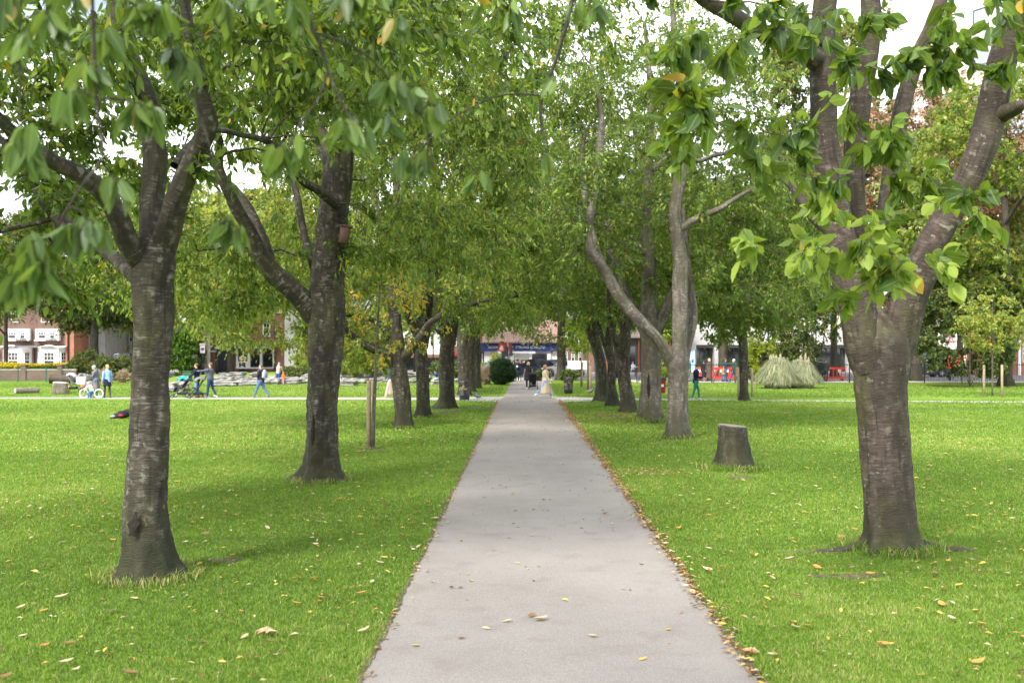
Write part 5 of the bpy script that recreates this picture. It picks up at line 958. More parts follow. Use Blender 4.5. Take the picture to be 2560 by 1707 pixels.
# no-stopping sign
Ys = 82; t = thing('parking_sign', 'no stopping sign on a black post left of the bank', 'road sign', (bgx(507, Ys), Ys, 0)); mb = MB(); mb.lathe([(.11, 0), (.11, 1.0), (.06, 1.1), (.05, zpx(855, Ys))], 12); mb.build('post', black(), t)
zc = zpx(873, Ys); mb = MB(); mb.rbox(-.2, .2, -.09, -.06, zc-.33, zc+.27, .008); pl = mb.build('plate', mat('grey sign plate', (.55, .57, .58), .5, .05), t)
def disc(nm, r_, y, m_, par, dz=0): mb = MB(); mb.lathe([(r_, 0), (r_, .006)], 28, M=Matrix.Translation((0, y, zc+dz)) @ Matrix.Rotation(R(90), 4, 'X')); return mb.build(nm, m_, par)
disc('red_ring', .155, -.094, mat('sign red', (.6, .02, .02), .5), pl, .04); disc('blue_disc', .125, -.103, mat('sign blue', (.02, .06, .35), .5), pl, .04)
mb = MB(); mb.box(-.14, .14, -.118, -.112, -.018, .018, Matrix.Translation((0, 0, zc+.04)) @ Matrix.Rotation(R(45), 4, 'Y')); mb.build('red_slash', mat('sign red', (0, 0, 0)), pl)
mb = MB(); mb.rbox(-.22, .22, -.09, -.06, zc+.33, zc+.47, .008); p2 = mb.build('upper_plate', mat('grey sign plate', (0, 0, 0)), t); text('lettering', 'ZONE', .12, black(), p2, (0, -.095, zc+.40), ext=.002)
# utility box
t = thing('utility_box', 'dark green utility cabinet on the rock bank by the ivy', 'cabinet', (bgx(469, 76), 76, 0)); mb = MB(); mb.rbox(-.33, .33, -.2, .2, .3, zpx(929, 76), .02); mb.build('cabinet', mat('cabinet green', (.035, .09, .035), .5), t); mb = MB(); mb.rbox(-.37, .37, -.24, .24, zpx(929, 76), zpx(929, 76)+.06, .02); mb.build('lid', mat('cabinet green', (0, 0, 0)), t)
mb = MB(); mb.box(-.005, .005, -.206, -.2, .4, 1.2); mb.build('door_seam', black(), t)
t = thing('utility_box', 'teal kiosk cabinet left of the round yew bush', 'cabinet', (bgx(1215, 79), 79, 0)); mb = MB(); mb.rbox(-.3, .3, -.2, .2, 0, zpx(908, 79), .02); mb.build('cabinet', mat('teal paint', (.1, .2, .22), .5), t); mb = MB(); mb.rbox(-.36, .36, -.26, .26, zpx(908, 79), zpx(908, 79)+.07, .02); mb.build('lid', mat('teal paint', (0, 0, 0)), t)
# nest box on the split trunk
Yb = 18.6-.36; bx = P(861, 588, Yb); t = thing('nest_box', 'brown cylindrical nest box strapped to the split trunk', 'nest box', tuple(bx), R(0)); t.rotation_euler = (0, R(8), R(20)); k = Yb/F
mb = MB(); mb.lathe([(11*k, -21*k), (13*k, -20*k), (13*k, 18*k), (11*k, 20*k)], 24); mb.build('body', mat('nest box wood', (.13, .065, .055), .7, .15), t)
mb = MB(); mb.rbox(-13*k, 17*k, -14*k, 14*k, 20*k, 24*k, .004); mb.build('lid', mat('nest box wood', (0, 0, 0)), t); mb = MB(); mb.torus((0, 0, 0), 4.5*k, .6*k, 'x', 16, 6); mb.v = [(a+13*k, b, c+8*k) for a, b, c in mb.v]; mb.build('entrance_ring', black(), t)
mb = MB(); mb.tube([(0, .05, 22*k), (.02, .12, 40*k), (-.25, .16, 62*k)], .006, 6); mb.build('strap', mat('green strap', (.03, .12, .08)), t)
# red and white road barriers beyond the railings
RED = mat('barrier red', (.75, .045, .025), .45, .08)
def barrier(label, px, w_, Y=77.2, rz=0):
    t = thing('road_barrier', label, 'barrier', (bgx(px, Y), Y, 0), rz, 'red plastic road barriers'); hw = w_/2; mb = MB()
    mb.rbox(-hw, hw, -.03, .03, .86, 1.02, .02); mb.build('top_rail', RED, t); mb = MB(); mb.rbox(-hw, hw, -.03, .03, .12, .3, .02); mb.build('lower_rail', RED, t)
    for i in range(7): x = -hw+.04+i*(w_-.08)/6; mb = MB(); mb.rbox(x-.035, x+.035, -.022, .022, .3, .86, .01); mb.build('slat', RED, t)
    for i in (-.5, .5): mb = MB(); mb.rbox(i*w_*.5-.11, i*w_*.5+.11, -.05, -.032, .64, .86, .005); mb.build('white_panel', white(), t)
    for s in (-1, 1): mb = MB(); mb.rbox(s*hw*.7-.09, s*hw*.7+.09, -.3, .3, 0, .09, .02); mb.build('foot', rubber(), t)
    return t
for px, w_, lab in ((1757, 1.5, 'left red barrier behind the railings'), (1790, 1.7, 'red barrier between the hooded walker and the child'), (1827, 1.1, 'red barrier beside the man in the white cap'), (2083, 1.9, 'red barrier right of the pampas grass'), (1740, .9, 'red barrier end next to the woman in green leggings')): barrier(lab, px, w_, rz=R((px*7) % 15-7))
# pigeons
def pigeon(label, loc, rz, s=1.0, lying=0):
    t = thing('pigeon', label, 'bird', tuple(loc), rz, None, s); mb = MB(); g = lambda n_, c: mat(n_, c, .5, .2, 40)
    mb.ell((0, 0, .12), (.055, .12, .06), 14, 9, Matrix.Rotation(R(-25+lying), 3, 'X').to_4x4()); mb.ell((0, -.09, .2), (.03, .035, .05), 10, 7); mb.ell((0, -.105, .245), (.026, .03, .026), 10, 7)
    mb.tube([(0, .08, .09), (0, .16, .05), (0, .23, .03)], [.035, .028, .02], 8, True, .3); mb.build('body', g('pigeon grey', (.09, .10, .13)), t, None, .012)
    for q in (-1, 1): mb = MB(); mb.ell((q*.05, .02, .125), (.014, .105, .045), 10, 7, Matrix.Rotation(R(-22), 3, 'X').to_4x4()); mb.build('wing', g('pigeon wing', (.16, .17, .2)), t)
    mb = MB(); mb.tube([(0, -.13, .245), (0, -.155, .238)], [.007, .002], 6); mb.build('beak', black(), t)
    for q in (-1, 1): mb = MB(); mb.tube([(q*.02, 0, .07), (q*.02, -.005, .0), (q*.02, -.035, .003)], .005, 5); mb.build('leg', mat('pigeon leg', (.4, .1, .08)), t)
    return t
pigeon('pigeon on the cross path right of the left litter bin', G(1193, 999), R(-70), 1.5); pigeon('pigeon on the grass right of the right litter bin', G(1477, 985.5), R(80), 1.5); pigeon('small pigeon on the grass beyond the stakes', G(942, 976.5), R(100), 1.1)
for i, (px, py, Y, rz, lab) in enumerate(((973, 515, 30.5, 40, 'pigeon perched highest in the twin-stemmed cherry'), (1066, 612, 35, -60, 'left pigeon of the pair perched in the knot-holed cherry'), (1096, 596, 34.6, 100, 'right pigeon of the pair perched in the knot-holed cherry'), (1019, 633, 34.8, 20, 'pigeon low in the knot-holed cherry'),
        (1519, 567, 32.6, 30, 'pale blue-grey pigeon perched left of the scarred trunk'), (1545, 508, 33, 60, 'pigeon perched high above the scarred trunk branch'), (1573, 644, 36, -30, 'pigeon perched right of centre in the right row'), (1534, 668, 36, 50, 'pigeon perched lowest in the right row'))):
    pp = P(px, py, Y); pigeon(lab, (pp.x, pp.y, pp.z-.12), R(rz), 1.25)
    mb = MB()
# perches the birds sit on belong to their trees
def perch(tree, pts, r0):
    w_ = [P(a, b, y) for a, b, y in pts]; tree.limb(w_, list(np.linspace(r0, r0*.4, len(w_))), 'limb', 8, .15)

perch(L4, [(1010, 655, 35.7), (1040, 628, 35.2), (1066, 618, 34.9), (1096, 604, 34.6), (1130, 580, 34.4), (1165, 520, 34.2)], .045); perch(L3, [(985, 560, 30.8), (978, 530, 30.6), (965, 510, 30.5), (950, 490, 30.4)], .04); perch(L4, [(1070, 700, 35.5), (1050, 660, 35), (1019, 640, 34.8), (990, 620, 34.6)], .04)
perch(R3, [(1590, 600, 33.2), (1560, 590, 33), (1519, 574, 32.6), (1460, 548, 32)], .05); perch(R3, [(1620, 560, 33.3), (1590, 530, 33.1), (1545, 514, 33), (1500, 500, 32.8)], .045)
# ---------------------------------------------------------------- buildings
WST = mat('white stucco', (.80, .79, .77), .7, .05, 2); CREAM = mat('cream stone', (.46, .41, .35), .8, .1, 2); SLATE = mat('slate roof', (.12, .125, .14), .7, .2, 4); GREYR = mat('grey render', (.33, .33, .34), .9, .12, 1.5)
def tiles(name, c1, c2):
    m, n, b = _new(name); tc = N(n, 'ShaderNodeTexCoord'); mp = N(n, 'ShaderNodeMapping'); mp.inputs['Rotation'].default_value = (R(90), 0, 0); n.links.new(tc.outputs['Object'], mp.inputs[0])
    bt = N(n, 'ShaderNodeTexBrick', Scale=1.0); bt.inputs['Brick Width'].default_value = .3; bt.inputs['Row Height'].default_value = .22; bt.inputs['Mortar Size'].default_value = .02
    bt.inputs['Color1'].default_value = (*c1, 1); bt.inputs['Color2'].default_value = (*c2, 1); bt.inputs['Mortar'].default_value = (*[x*.4 for x in c1], 1); n.links.new(mp.outputs[0], bt.inputs['Vector']); n.links.new(bt.outputs['Color'], b.inputs['Base Color']); b.inputs['Roughness'].default_value = .85; MATS[name] = m; return m
TILE = tiles('clay roof tiles', (.30, .185, .145), (.25, .155, .12))
class Bld:
    def __init__(s, name, label, px, Y, cat='building', rz=0, x=None):
        s.x = bgx(px, Y) if x is None else x; s.Y = Y; s.t = thing(name, label, cat, (s.x, Y, 0), rz)
    def X(s, px): return bgx(px, s.Y)-s.x
    def Z(s, py): return zpx(py, s.Y)
    def box(s, name, m, px0, px1, py0, py1, y0=0, y1=.3, bevel=None, parent=None, label=None):
        mb = MB(); mb.box(s.X(px0), s.X(px1), y0, y1, max(-.1, s.Z(py1)), s.Z(py0)); return mb.build(name, m, parent or s.t, label, None, bevel)
    def win(s, a, b, z0, z1, nx=2, ny=2, split=0, fr=.06, m=None, glass=None, parent=None, off=.05, label=None):
        """sash window on the plan segment a-b (local), facing the camera side"""
        a, b = Vector((a[0], a[1], 0)), Vector((b[0], b[1], 0)); d = (b-a); L = d.length; an = math.atan2(d.y, d.x); Mx = Matrix.Translation(a) @ Matrix.Rotation(an, 4, 'Z'); m = m or white()
        mb = MB(); mb.box(0, L, -off-.04, -off+.10, z0, z0+fr, Mx); mb.box(0, L, -off-.04, -off+.10, z1-fr, z1, Mx); mb.box(0, fr, -off-.037, -off+.097, z0+fr, z1-fr, Mx); mb.box(L-fr, L, -off-.037, -off+.097, z0+fr, z1-fr, Mx)
        zm = z0+(z1-z0)*split if split else z0
        if split: mb.box(fr, L-fr, -off-.03, -off+.03, zm-.03, zm+.03, Mx)
        for i in range(1, nx): x = L*i/nx; mb.box(x-.018, x+.018, -off-.024, -off+.02, zm+.03, z1-fr, Mx)
        for i in range(1, ny): z = zm+(z1-zm)*i/ny; mb.box(fr, L-fr, -off-.02, -off+.016, z-.018, z+.018, Mx)
        f = mb.build('window', m, parent or s.t, label); mb = MB(); mb.box(fr*.5, L-fr*.5, -off+.022, -off+.03, z0+.02, z1-.02, Mx); mb.build('pane', glass or dglass(), f); return f
# --- white bay-windowed houses on the left
B = Bld('terraced_house', 'red brick houses with white bay windows behind the yellow-topped hedge', 60, 104)
B.box('wall', BRKD, -420, 170, 730, 931, 0, 8); B.box('wall', BRKO, 170.1, 191, 742, 931, -.6, 8, label='orange brick end wall')
mb = MB(); x0, x1 = B.X(-430), B.X(195); zr = B.Z(735); mb.prism([(-.8, zr), (4.2, zr+4.2), (9.2, zr)], 0, 1); mb.v = [(x0+(x1-x0)*y, x, z) for x, y, z in mb.v]; mb.build('roof', SLATE, B.t)
def bay(B, xl, xr, dep, py0, py1, name='bay'):
    w_ = (xr-xl)*.2; mb = MB(); z0, z1 = max(0, B.Z(py1)), B.Z(py0); pl = [(xl, 0), (xl+w_, -dep), (xr-w_, -dep), (xr, 0)]
    vs = [(x, y, z0) for x, y in pl]+[(x, y, z1) for x, y in pl]; mb.add(vs, [(0,1,5,4),(1,2,6,5),(2,3,7,6),(4,5,6,7),(3,2,1,0),(0,4,7,3)]); b = mb.build(name, WST, B.t); return b, pl
for (l, r_, pk) in ((8, 80, 38), (94, 172, 132), (-100, -8, -60), (-190, -110, -150)):
    b, pl = bay(B, B.X(l), B.X(r_), .9, 866, 931, 'bay')
    def sub(p, q, u, v): return (p[0]+(q[0]-p[0])*u, p[1]+(q[1]-p[1])*u), (p[0]+(q[0]-p[0])*v, p[1]+(q[1]-p[1])*v)
    for (p, q, u, v, nx) in ((pl[0], pl[1], .25, .8, 2), (pl[1], pl[2], .22, .78, 3), (pl[2], pl[3], .2, .75, 2)): a_, b_ = sub(p, q, u, v); B.win(a_, b_, B.Z(921), B.Z(880), nx, 2, .5, parent=b, off=.03)
    mb = MB(); xm = B.X(pk); mb.prism([(xm-.85, B.Z(868.5)), (xm+.85, B.Z(868.5)), (xm+.25, B.Z(862.5)), (xm-.25, B.Z(862.5))], -1.15, -.7); mb.build('gable', WST, b)
    mb = MB(); mb.prism([(-1.15, B.Z(868.5)), (-1.15, B.Z(866.5)), (0, B.Z(864.8)), (0, B.Z(868.5))], 0, 1); xx0, xx1 = B.X(l)-.1, B.X(r_)+.1; mb.v = [(xx0+(xx1-xx0)*y, x, z) for x, y, z in mb.v]; mb.build('cornice', WST, b)
B.box('porch_roof', SLATE, 52, 107, 863.5, 867, -1.3, -.02); B.box('drainpipe', black(), 85.5, 88, 866, 931, -.14, -.02); B.box('drainpipe', black(), 176, 178.5, 745, 931, -.75, -.62)
for (l, r_) in ((18, 78), (93, 152), (-95, -30)):
    b = B.box('upper_bay', WST, l, r_, 822, 851, -.45, -.001); 
    for u, v, nx in ((.14, .46, 3), (.62, .84, 2)): B.win((B.X(l+(r_-l)*u), -.46), (B.X(l+(r_-l)*v), -.46), B.Z(847), B.Z(828), nx, 2, .5, parent=b, off=.03)
    B.box('sill', WST, l-1, r_+1, 850, 852, -.65, -.452, parent=b)
    mb = MB(); 
    for i in range(24): x = B.X(l+(r_-l)*(.5+.02*i)); mb.box(x-.012, x+.012, -.75, -.73, B.Z(854), B.Z(846))
    mb.build('balcony_bars', black(), b)['kind'] = 'stuff'
    B.win((B.X(l+10), 0), (B.X(l+30), 0), B.Z(806), B.Z(778), 2, 2, .5, off=.02)
B = Bld('side_building', 'plain grey rendered wall next to the orange brick end', 201, 107); B.box('wall', GREYR, 192, 262, 800, 931, 0, 6); mb = MB(); mb.prism([(B.X(190), B.Z(800)), (B.X(264), B.Z(800)), (B.X(227), B.Z(772))], -.1, 6.2); mb.build('roof', SLATE, B.t); B.win((B.X(205), 0), (B.X(214), 0), B.Z(870), B.Z(845), 2, 2, .5)
# --- bank
B = Bld('bank_building', 'red brick bank with white stone window surround and a dark cash machine', 640, 98)
B.box('wall', BRK, 528, 711, 700, 935, 0, 9); mb = MB(); z = B.Z(700); mb.prism([(-.5, z), (4.5, z+3.2), (9.5, z)], 0, 1); x0, x1 = B.X(520), B.X(716); mb.v = [(x0+(x1-x0)*y, x, zz) for x, y, zz in mb.v]; mb.build('roof', SLATE, B.t)
B.box('door', mat('navy door', (.012, .016, .035), .3), 541, 567, 873, 935, -.1, -.002); B.box('door_surround', WST, 538, 570, 866, 873, -.3, -.001)
B.box('pilaster', BRKO, 527, 540, 880, 935, -.28, -.003); B.box('capital', WST, 525, 542, 876, 880, -.38, -.001, .02)
B.box('fascia', WST, 571, 688, 862, 870.5, -.45, -.001, .03); B.box('cornice', WST, 569, 690, 859.5, 862, -.62, -.002, .02)
for (a, b_) in ((592.5, 596.5), (620.5, 627), (651.5, 657.5), (683.5, 687)): B.box('mullion', WST, a, b_, 870.5, 918, -.3, -.002)
B.box('sill', WST, 592, 688, 918, 921, -.42, -.301, .01); MAR = mat('maroon frame', (.14, .05, .04), .5)
B.box('apron', WST, 592.4, 627.2, 903.2, 917.8, -.31, -.004)
for (a, b_, c_) in ((597, 620, 902), (627.5, 651, 917), (658, 683, 917)): B.win((B.X(a), -.1), (B.X(b_), -.1), B.Z(c_), B.Z(872), 1, 1, .72, .05, MAR, off=.0)
sg = B.box('bank_sign', white(), 599.5, 617, 891, 899.5, -.24, -.18); zc_ = B.Z(895.2); xc = B.X(608.3); Rr_ = mat('bank red', (.65, .02, .02), .5); k = .085
mb = MB()
for s in (-1, 1): mb.prism([(xc+s*k*1.0, zc_+k), (xc+s*k*2.0, zc_), (xc+s*k*1.0, zc_-k), (xc+s*.0, zc_)][::s], -.25, -.243)
for s in (-1, 1): mb.prism([(xc-k, zc_+s*k), (xc+k, zc_+s*k), (xc, zc_+s*.002)][::s], -.252, -.245)
mb.build('emblem', Rr_, sg)
am = B.box('cash_machine', mat('cash machine black', (.015, .015, .018), .3), 600, 615.5, 906, 936, -.36, -.312, .02); B.box('screen', mat('pale screen', (.45, .55, .65), .2), 604, 611, 914, 919, -.372, -.361, parent=am); B.box('red_panel', Rr_, 611.5, 613.5, 913.5, 918, -.371, -.362, parent=am); B.box('header', mat('pale lettering', (.5, .5, .5)), 603, 613, 908, 909.3, -.37, -.361, parent=am)
for px in (548, 597, 657): 
    B.win((B.X(px), 0), (B.X(px+19), 0), B.Z(842), B.Z(795), 2, 2, .5, .1, off=.03); B.win((B.X(px), 0), (B.X(px+19), 0), B.Z(765), B.Z(725), 2, 2, .5, .1, off=.03)
B.box('stone_band', WST, 529, 711, 778, 783, -.12, -.002)
B = Bld('stone_building', 'white rusticated stone building joined to the bank on its right', 790, 97.6)
B.box('wall', WST, 711.3, 905, 745, 935, 0, 9)
for i in range(9): B.box('course', WST, 711.3, 742, 870+i*7, 876+i*7, -.06, -.002)
B.box('cornice', WST, 710, 906, 853, 858, -.5, -.001, .03); B.box('plinth', CREAM, 711, 905, 923, 936, -.12, -.003); B.box('pilaster', WST, 743, 752, 858, 923, -.2, -.003)
for px in (756, 800, 840): B.win((B.X(px), 0), (B.X(px+20), 0), B.Z(915), B.Z(871), 1, 1, .7, .06, white(), off=.02); B.win((B.X(px), 0), (B.X(px+16), 0), B.Z(835), B.Z(795), 2, 2, .5, off=.03)
B = Bld('brick_annexe', 'yellow stock brick wall with railings between the ivy and the bank', 505, 97); B.box('wall', BRKY, 484, 521, 770, 925, 0, 6); B.box('plinth', GREYR, 480, 526.5, 915.5, 936, -.7, -.002); B.box('drainpipe', white(), 521.5, 523.5, 700, 914, -.3, -.1); B.box('drainpipe', white(), 525, 526.6, 700, 914, -.3, -.1)
B.box('roof', SLATE, 482, 524, 765, 770, -.3, 6.2); mb = MB()
for i in range(9): x = B.X(489+i*4); mb.box(x-.012, x+.012, -.62, -.6, B.Z(915), B.Z(897))
for z in (897, 901, 907): mb.box(B.X(488), B.X(523), -.63, -.61, B.Z(z)-.015, B.Z(z)+.015)
mb.build('area_railing', black(), B.t)
# --- estate agent in the centre
NAVY = mat('navy fascia', (.022, .035, .16), .4, .05)
B = Bld('corner_shop', 'white estate agent shop with a navy sign board and clay tiled roof', 1280, 100)
B.box('wall', WST, 1210, 1400, 850, 934, .35, 9); B.box('eaves', CREAM, 1208, 1402, 854.5, 857.5, -.5, .34, .02)
mb = MB(); x0, x1 = B.X(1206), B.X(1404); mb.prism([(-.6, B.Z(855)), (5.5, B.Z(770)), (11, B.Z(855))], 0, 1); mb.v = [(x0+(x1-x0)*y, x, z) for x, y, z in mb.v]; mb.build('roof', TILE, B.t)
for dx in (1246, 1330): mb = MB(); mb.prism([(B.X(dx-14), B.Z(838)), (B.X(dx+14), B.Z(838)), (B.X(dx), B.Z(812))], 1.2, 5); d = mb.build('dormer', WST, B.t); B.win((B.X(dx-5), 1.2), (B.X(dx+5), 1.2), B.Z(837), B.Z(824), 2, 1, 0, .05, parent=d, off=.02)
sb = B.box('sign_board', NAVY, 1176, 1400, 858, 878, -.12, .34); rp = B.box('red_panel', mat('sign panel red', (.75, .03, .03), .4, .03), 1260.2, 1280, 858.2, 877.8, -.15, -.121, parent=sb); op = B.box('orange_panel', mat('sign panel orange', (.85, .12, .04), .4, .03), 1247, 1260, 858.2, 877.8, -.15, -.121, parent=sb)
xc, zc_ = B.X(1253.6), B.Z(868); u_ = .042
mb = MB(); poly = [(-4,-4.6),(-2.6,-4.6),(-2.8,-2.6),(-1.4,-4.6),(3.2,-4.6),(3.4,-2),(1.6,-1.2),(2.8,.2),(2.2,2.4),(.9,3.2),(.6,4.6),(-.6,3.4),(-1.6,3.8),(-1.4,2.2),(-2.6,1),(-1.6,.2),(-3.2,-1.2)]; mb.prism([(xc+a*u_*1.15, zc_+b*u_*1.25) for a, b in poly], -.157, -.151); mb.build('emblem', white(), op)
text('lettering', 'STIRLING ACKROYD', .36, white(), sb, (B.X(1326), -.124, B.Z(868.2)), ext=.004, sx_=.9); text('lettering', 'ACTON', .30, white(), sb, (B.X(1233), -.124, B.Z(868.2)), ext=.004, sx_=.92)
B.box('fascia', WST, 1244, 1338, 878.2, 884, -.45, .33, .02)
for a, b_ in ((1262, 1268), (1276, 1285), (1323, 1330), (1368, 1376)): B.box('pilaster', WST, a, b_, 884.2, 934, -.1, .34, .01)
gl = B.box('window', dglass(), 1285.2, 1322.8, 884.5, 934, .1, .33); B.box('blind', mat('blind', (.62, .62, .6), .8), 1285.4, 1322.6, 884.6, 899, .04, .095, parent=gl)
rr_ = random.Random(6)
for i in range(4):
    for j in range(3): c = rr_.choice([(.5, .42, .33), (.35, .38, .5), (.6, .6, .62), (.35, .2, .12)]); B.box('poster', mat('poster %.2f' % c[0], c, .6), 1287+i*9.2, 1294+i*9.2, 900+j*6, 905+j*6, .06, .095, parent=gl)
rw = B.box('window', dglass(), 1330.2, 1367.8, 884.5, 934, .1, .33); 
for a in (1331, 1340, 1350, 1360): B.box('frame', mat('red frame', (.4, .02, .03), .4), a, a+1.6, 899, 934, .03, .095, parent=rw)
B.box('frame', mat('red frame', (0, 0, 0)), 1330.4, 1367.6, 903, 905, .02, .09, parent=rw); B.box('canopy', mat('pink canopy', (.75, .18, .16), .7), 1228, 1243, 884, 888, -.9, .34); B.box('side_window', mat('pale pane', (.5, .5, .5), .2), 1243.5, 1261, 889, 905, .25, .345)
B = Bld('small_shop', 'dark-fronted small shop with a red sign left of the estate agent', 1193, 101); B.box('wall', BRK, 1120, 1207, 800, 933, 0, 7); w_ = B.box('shopfront', mat('dark shopfront', (.03, .03, .035), .3), 1125, 1204, 890, 933, -.2, -.002); B.box('sign', mat('red sign', (.45, .02, .04), .5), 1128, 1203, 884, 889.7, -.3, -.003); B.box('column', WST, 1204.5, 1207.5, 884, 933, -.3, -.001); B.box('roof', SLATE, 1118, 1209, 795, 800, -.4, 7.4)
for px in (1132, 1160, 1185): B.win((B.X(px), 0), (B.X(px+10), 0), B.Z(865), B.Z(835), 2, 2, .5, off=.03)
B = Bld('street_parade', 'parade of low shops behind the rock bank', 1000, 108); B.box('wall', WST, 906, 1119, 815, 932, 0, 7); B.box('roof', SLATE, 904, 1121, 809, 815, -.4, 7.3)
for i, (a, b_, c) in enumerate(((910, 955, (.05, .25, .24)), (957, 1000, (.04, .04, .05)), (1003, 1048, (.3, .12, .06)), (1062, 1118, (.22, .12, .08)))):
    f = B.box('shopfront', mat('shopfront %d' % i, c, .4), a, b_, 886, 932, -.1, -.002); B.box('pane', dglass(), a+3, b_-3, 894, 924, -.14, -.101, parent=f)
for px in (915, 945, 975, 1010, 1040, 1075, 1100): B.win((B.X(px), 0), (B.X(px+11), 0), B.Z(865), B.Z(835), 2, 2, .5, off=.03)
B = Bld('terraced_house', 'dark brick terrace glimpsed behind the lime green saplings', 1440, 116); B.box('wall', BRKD, 1385, 1500, 800, 930, 0, 8); B.box('roof', SLATE, 1382, 1503, 790, 800, -.4, 8.4)
for px in range(1392, 1490, 18): B.win((B.X(px), 0), (B.X(px+9), 0), B.Z(905), B.Z(880), 2, 2, .5, off=.03); B.win((B.X(px), 0), (B.X(px+9), 0), B.Z(855), B.Z(828), 2, 2, .5, off=.03)
B = Bld('terraced_house', 'pale rendered terrace between the grey wall and the ivy column', 375, 114); B.box('wall', GREYR, 264, 482, 815, 930, 0, 8); B.box('roof', SLATE, 262, 484, 806, 815, -.4, 8.4)
for px in range(275, 470, 24): B.win((B.X(px), 0), (B.X(px+11), 0), B.Z(905), B.Z(880), 2, 2, .5, off=.03); B.win((B.X(px), 0), (B.X(px+11), 0), B.Z(855), B.Z(828), 2, 2, .5, off=.03)
# --- brick parade with stone balustrade
B = Bld('parade_building', 'red brick parade with a stone balcony and brown columns behind the right row of trees', 1570, 99)
B.box('wall', BRK, 1478, 1722, 700, 934, 0, 9); B.box('cornice', CREAM, 1476, 1724, 838, 845, -.7, -.001, .03); B.box('balcony', CREAM, 1478, 1722, 824, 838, -.45, -.002)
B.box('roof', SLATE, 1474, 1726, 694, 700, -.6, 9.3); b = B.box('balustrade_rail', CREAM, 1478, 1722, 811, 813, -.6, -.3)
mb = MB()
for i in range(110): mb.lathe([(.05, B.Z(824)), (.08, B.Z(821)), (.04, B.Z(817)), (.06, B.Z(813))], 6, (B.X(1479+i*2.2), -.45, 0))
mb.build('balusters', CREAM, B.t)['kind'] = 'stuff'
for i, px in enumerate(range(1484, 1716, 39)): f = B.box('shopfront', mat('blue-grey shopfront', (.10, .11, .15), .4), px, px+30, 848, 934, -.1, -.002); B.box('pane', dglass(), px+4, px+26, 866, 922, -.14, -.101, parent=f); B.box('column', mat('brown stone column', (.38, .12, .05), .5), px+32, px+36, 846, 934, -.35, -.001, .02)
for px in range(1486, 1710, 29): B.win((B.X(px), 0), (B.X(px+15), 0), B.Z(810), B.Z(775), 2, 2, .5, .1, off=.03); B.win((B.X(px), 0), (B.X(px+15), 0), B.Z(750), B.Z(715), 2, 2, .5, .1, off=.03)
# --- white office
B = Bld('office_building', 'white office block with a dark glass ground floor behind the railings', 1930, 100)
B.box('wall', WST, 1726, 2134, 790, 862, 0, 12); B.box('wall', BRK, 1727, 2133, 640, 789.5, .4, 12, label='red brick upper storeys'); B.box('soffit', mat('dark soffit', (.1, .1, .11), .6), 1727, 2133, 862.2, 869, .1, 12); B.box('roof', GREYR, 1724, 2136, 634, 640, .1, 12.3)
for a in (1727, 1785, 1887, 2002, 2119): B.box('column', WST, a, a+13 if a != 1887 else a+6, 862.3, 934, -.08, .8)
for i in range(16):
    a = 1741+i*24.6; B.win((B.X(a), .9), (B.X(a+24), .9), .1, B.Z(869.2), 2, 1, .0, .05, mat('dark frame', (.05, .05, .055), .4), off=.0, glass=mat('office glass', (.05, .06, .06), .06, .6, .6, 0, 0, .9))
for px in range(1740, 2120, 34): B.win((B.X(px), .4), (B.X(px+17), .4), B.Z(775), B.Z(740), 2, 2, .5, .1, off=.03); B.win((B.X(px), .4), (B.X(px+17), .4), B.Z(715), B.Z(680), 2, 2, .5, .1, off=.03)
B = Bld('side_street_house', 'white walled house with a brick gable right of the big forked cherry', 2290, 101); B.box('wall', WST, 2150, 2345, 745, 934, 0, 9); B.box('brick_panel', BRKO, 2281, 2296, 760, 803, -.06, -.002); B.box('roof', SLATE, 2146, 2349, 738, 745, -.5, 9.4)
for px in (2160, 2200, 2240, 2298, 2320): B.win((B.X(px), 0), (B.X(px+12), 0), B.Z(900), B.Z(850), 2, 2, .5, off=.03); B.win((B.X(px), 0), (B.X(px+12), 0), B.Z(810), B.Z(770), 2, 2, .5, off=.03)
B = Bld('brick_house', 'orange brick house at the right edge of the picture', 2560, 92); B.box('wall', BRKO, 2528, 2680, 640, 938, 0, 9); B.box('corner', WST, 2545, 2551, 700, 938, -.1, -.002); B.box('roof', SLATE, 2520, 2690, 632, 640, -.5, 9.4)
for px in (2556, 2590, 2630): B.win((B.X(px), 0), (B.X(px+16), 0), B.Z(905), B.Z(860), 2, 2, .5, off=.03); B.win((B.X(px), 0), (B.X(px+16), 0), B.Z(800), B.Z(750), 2, 2, .5, off=.03)
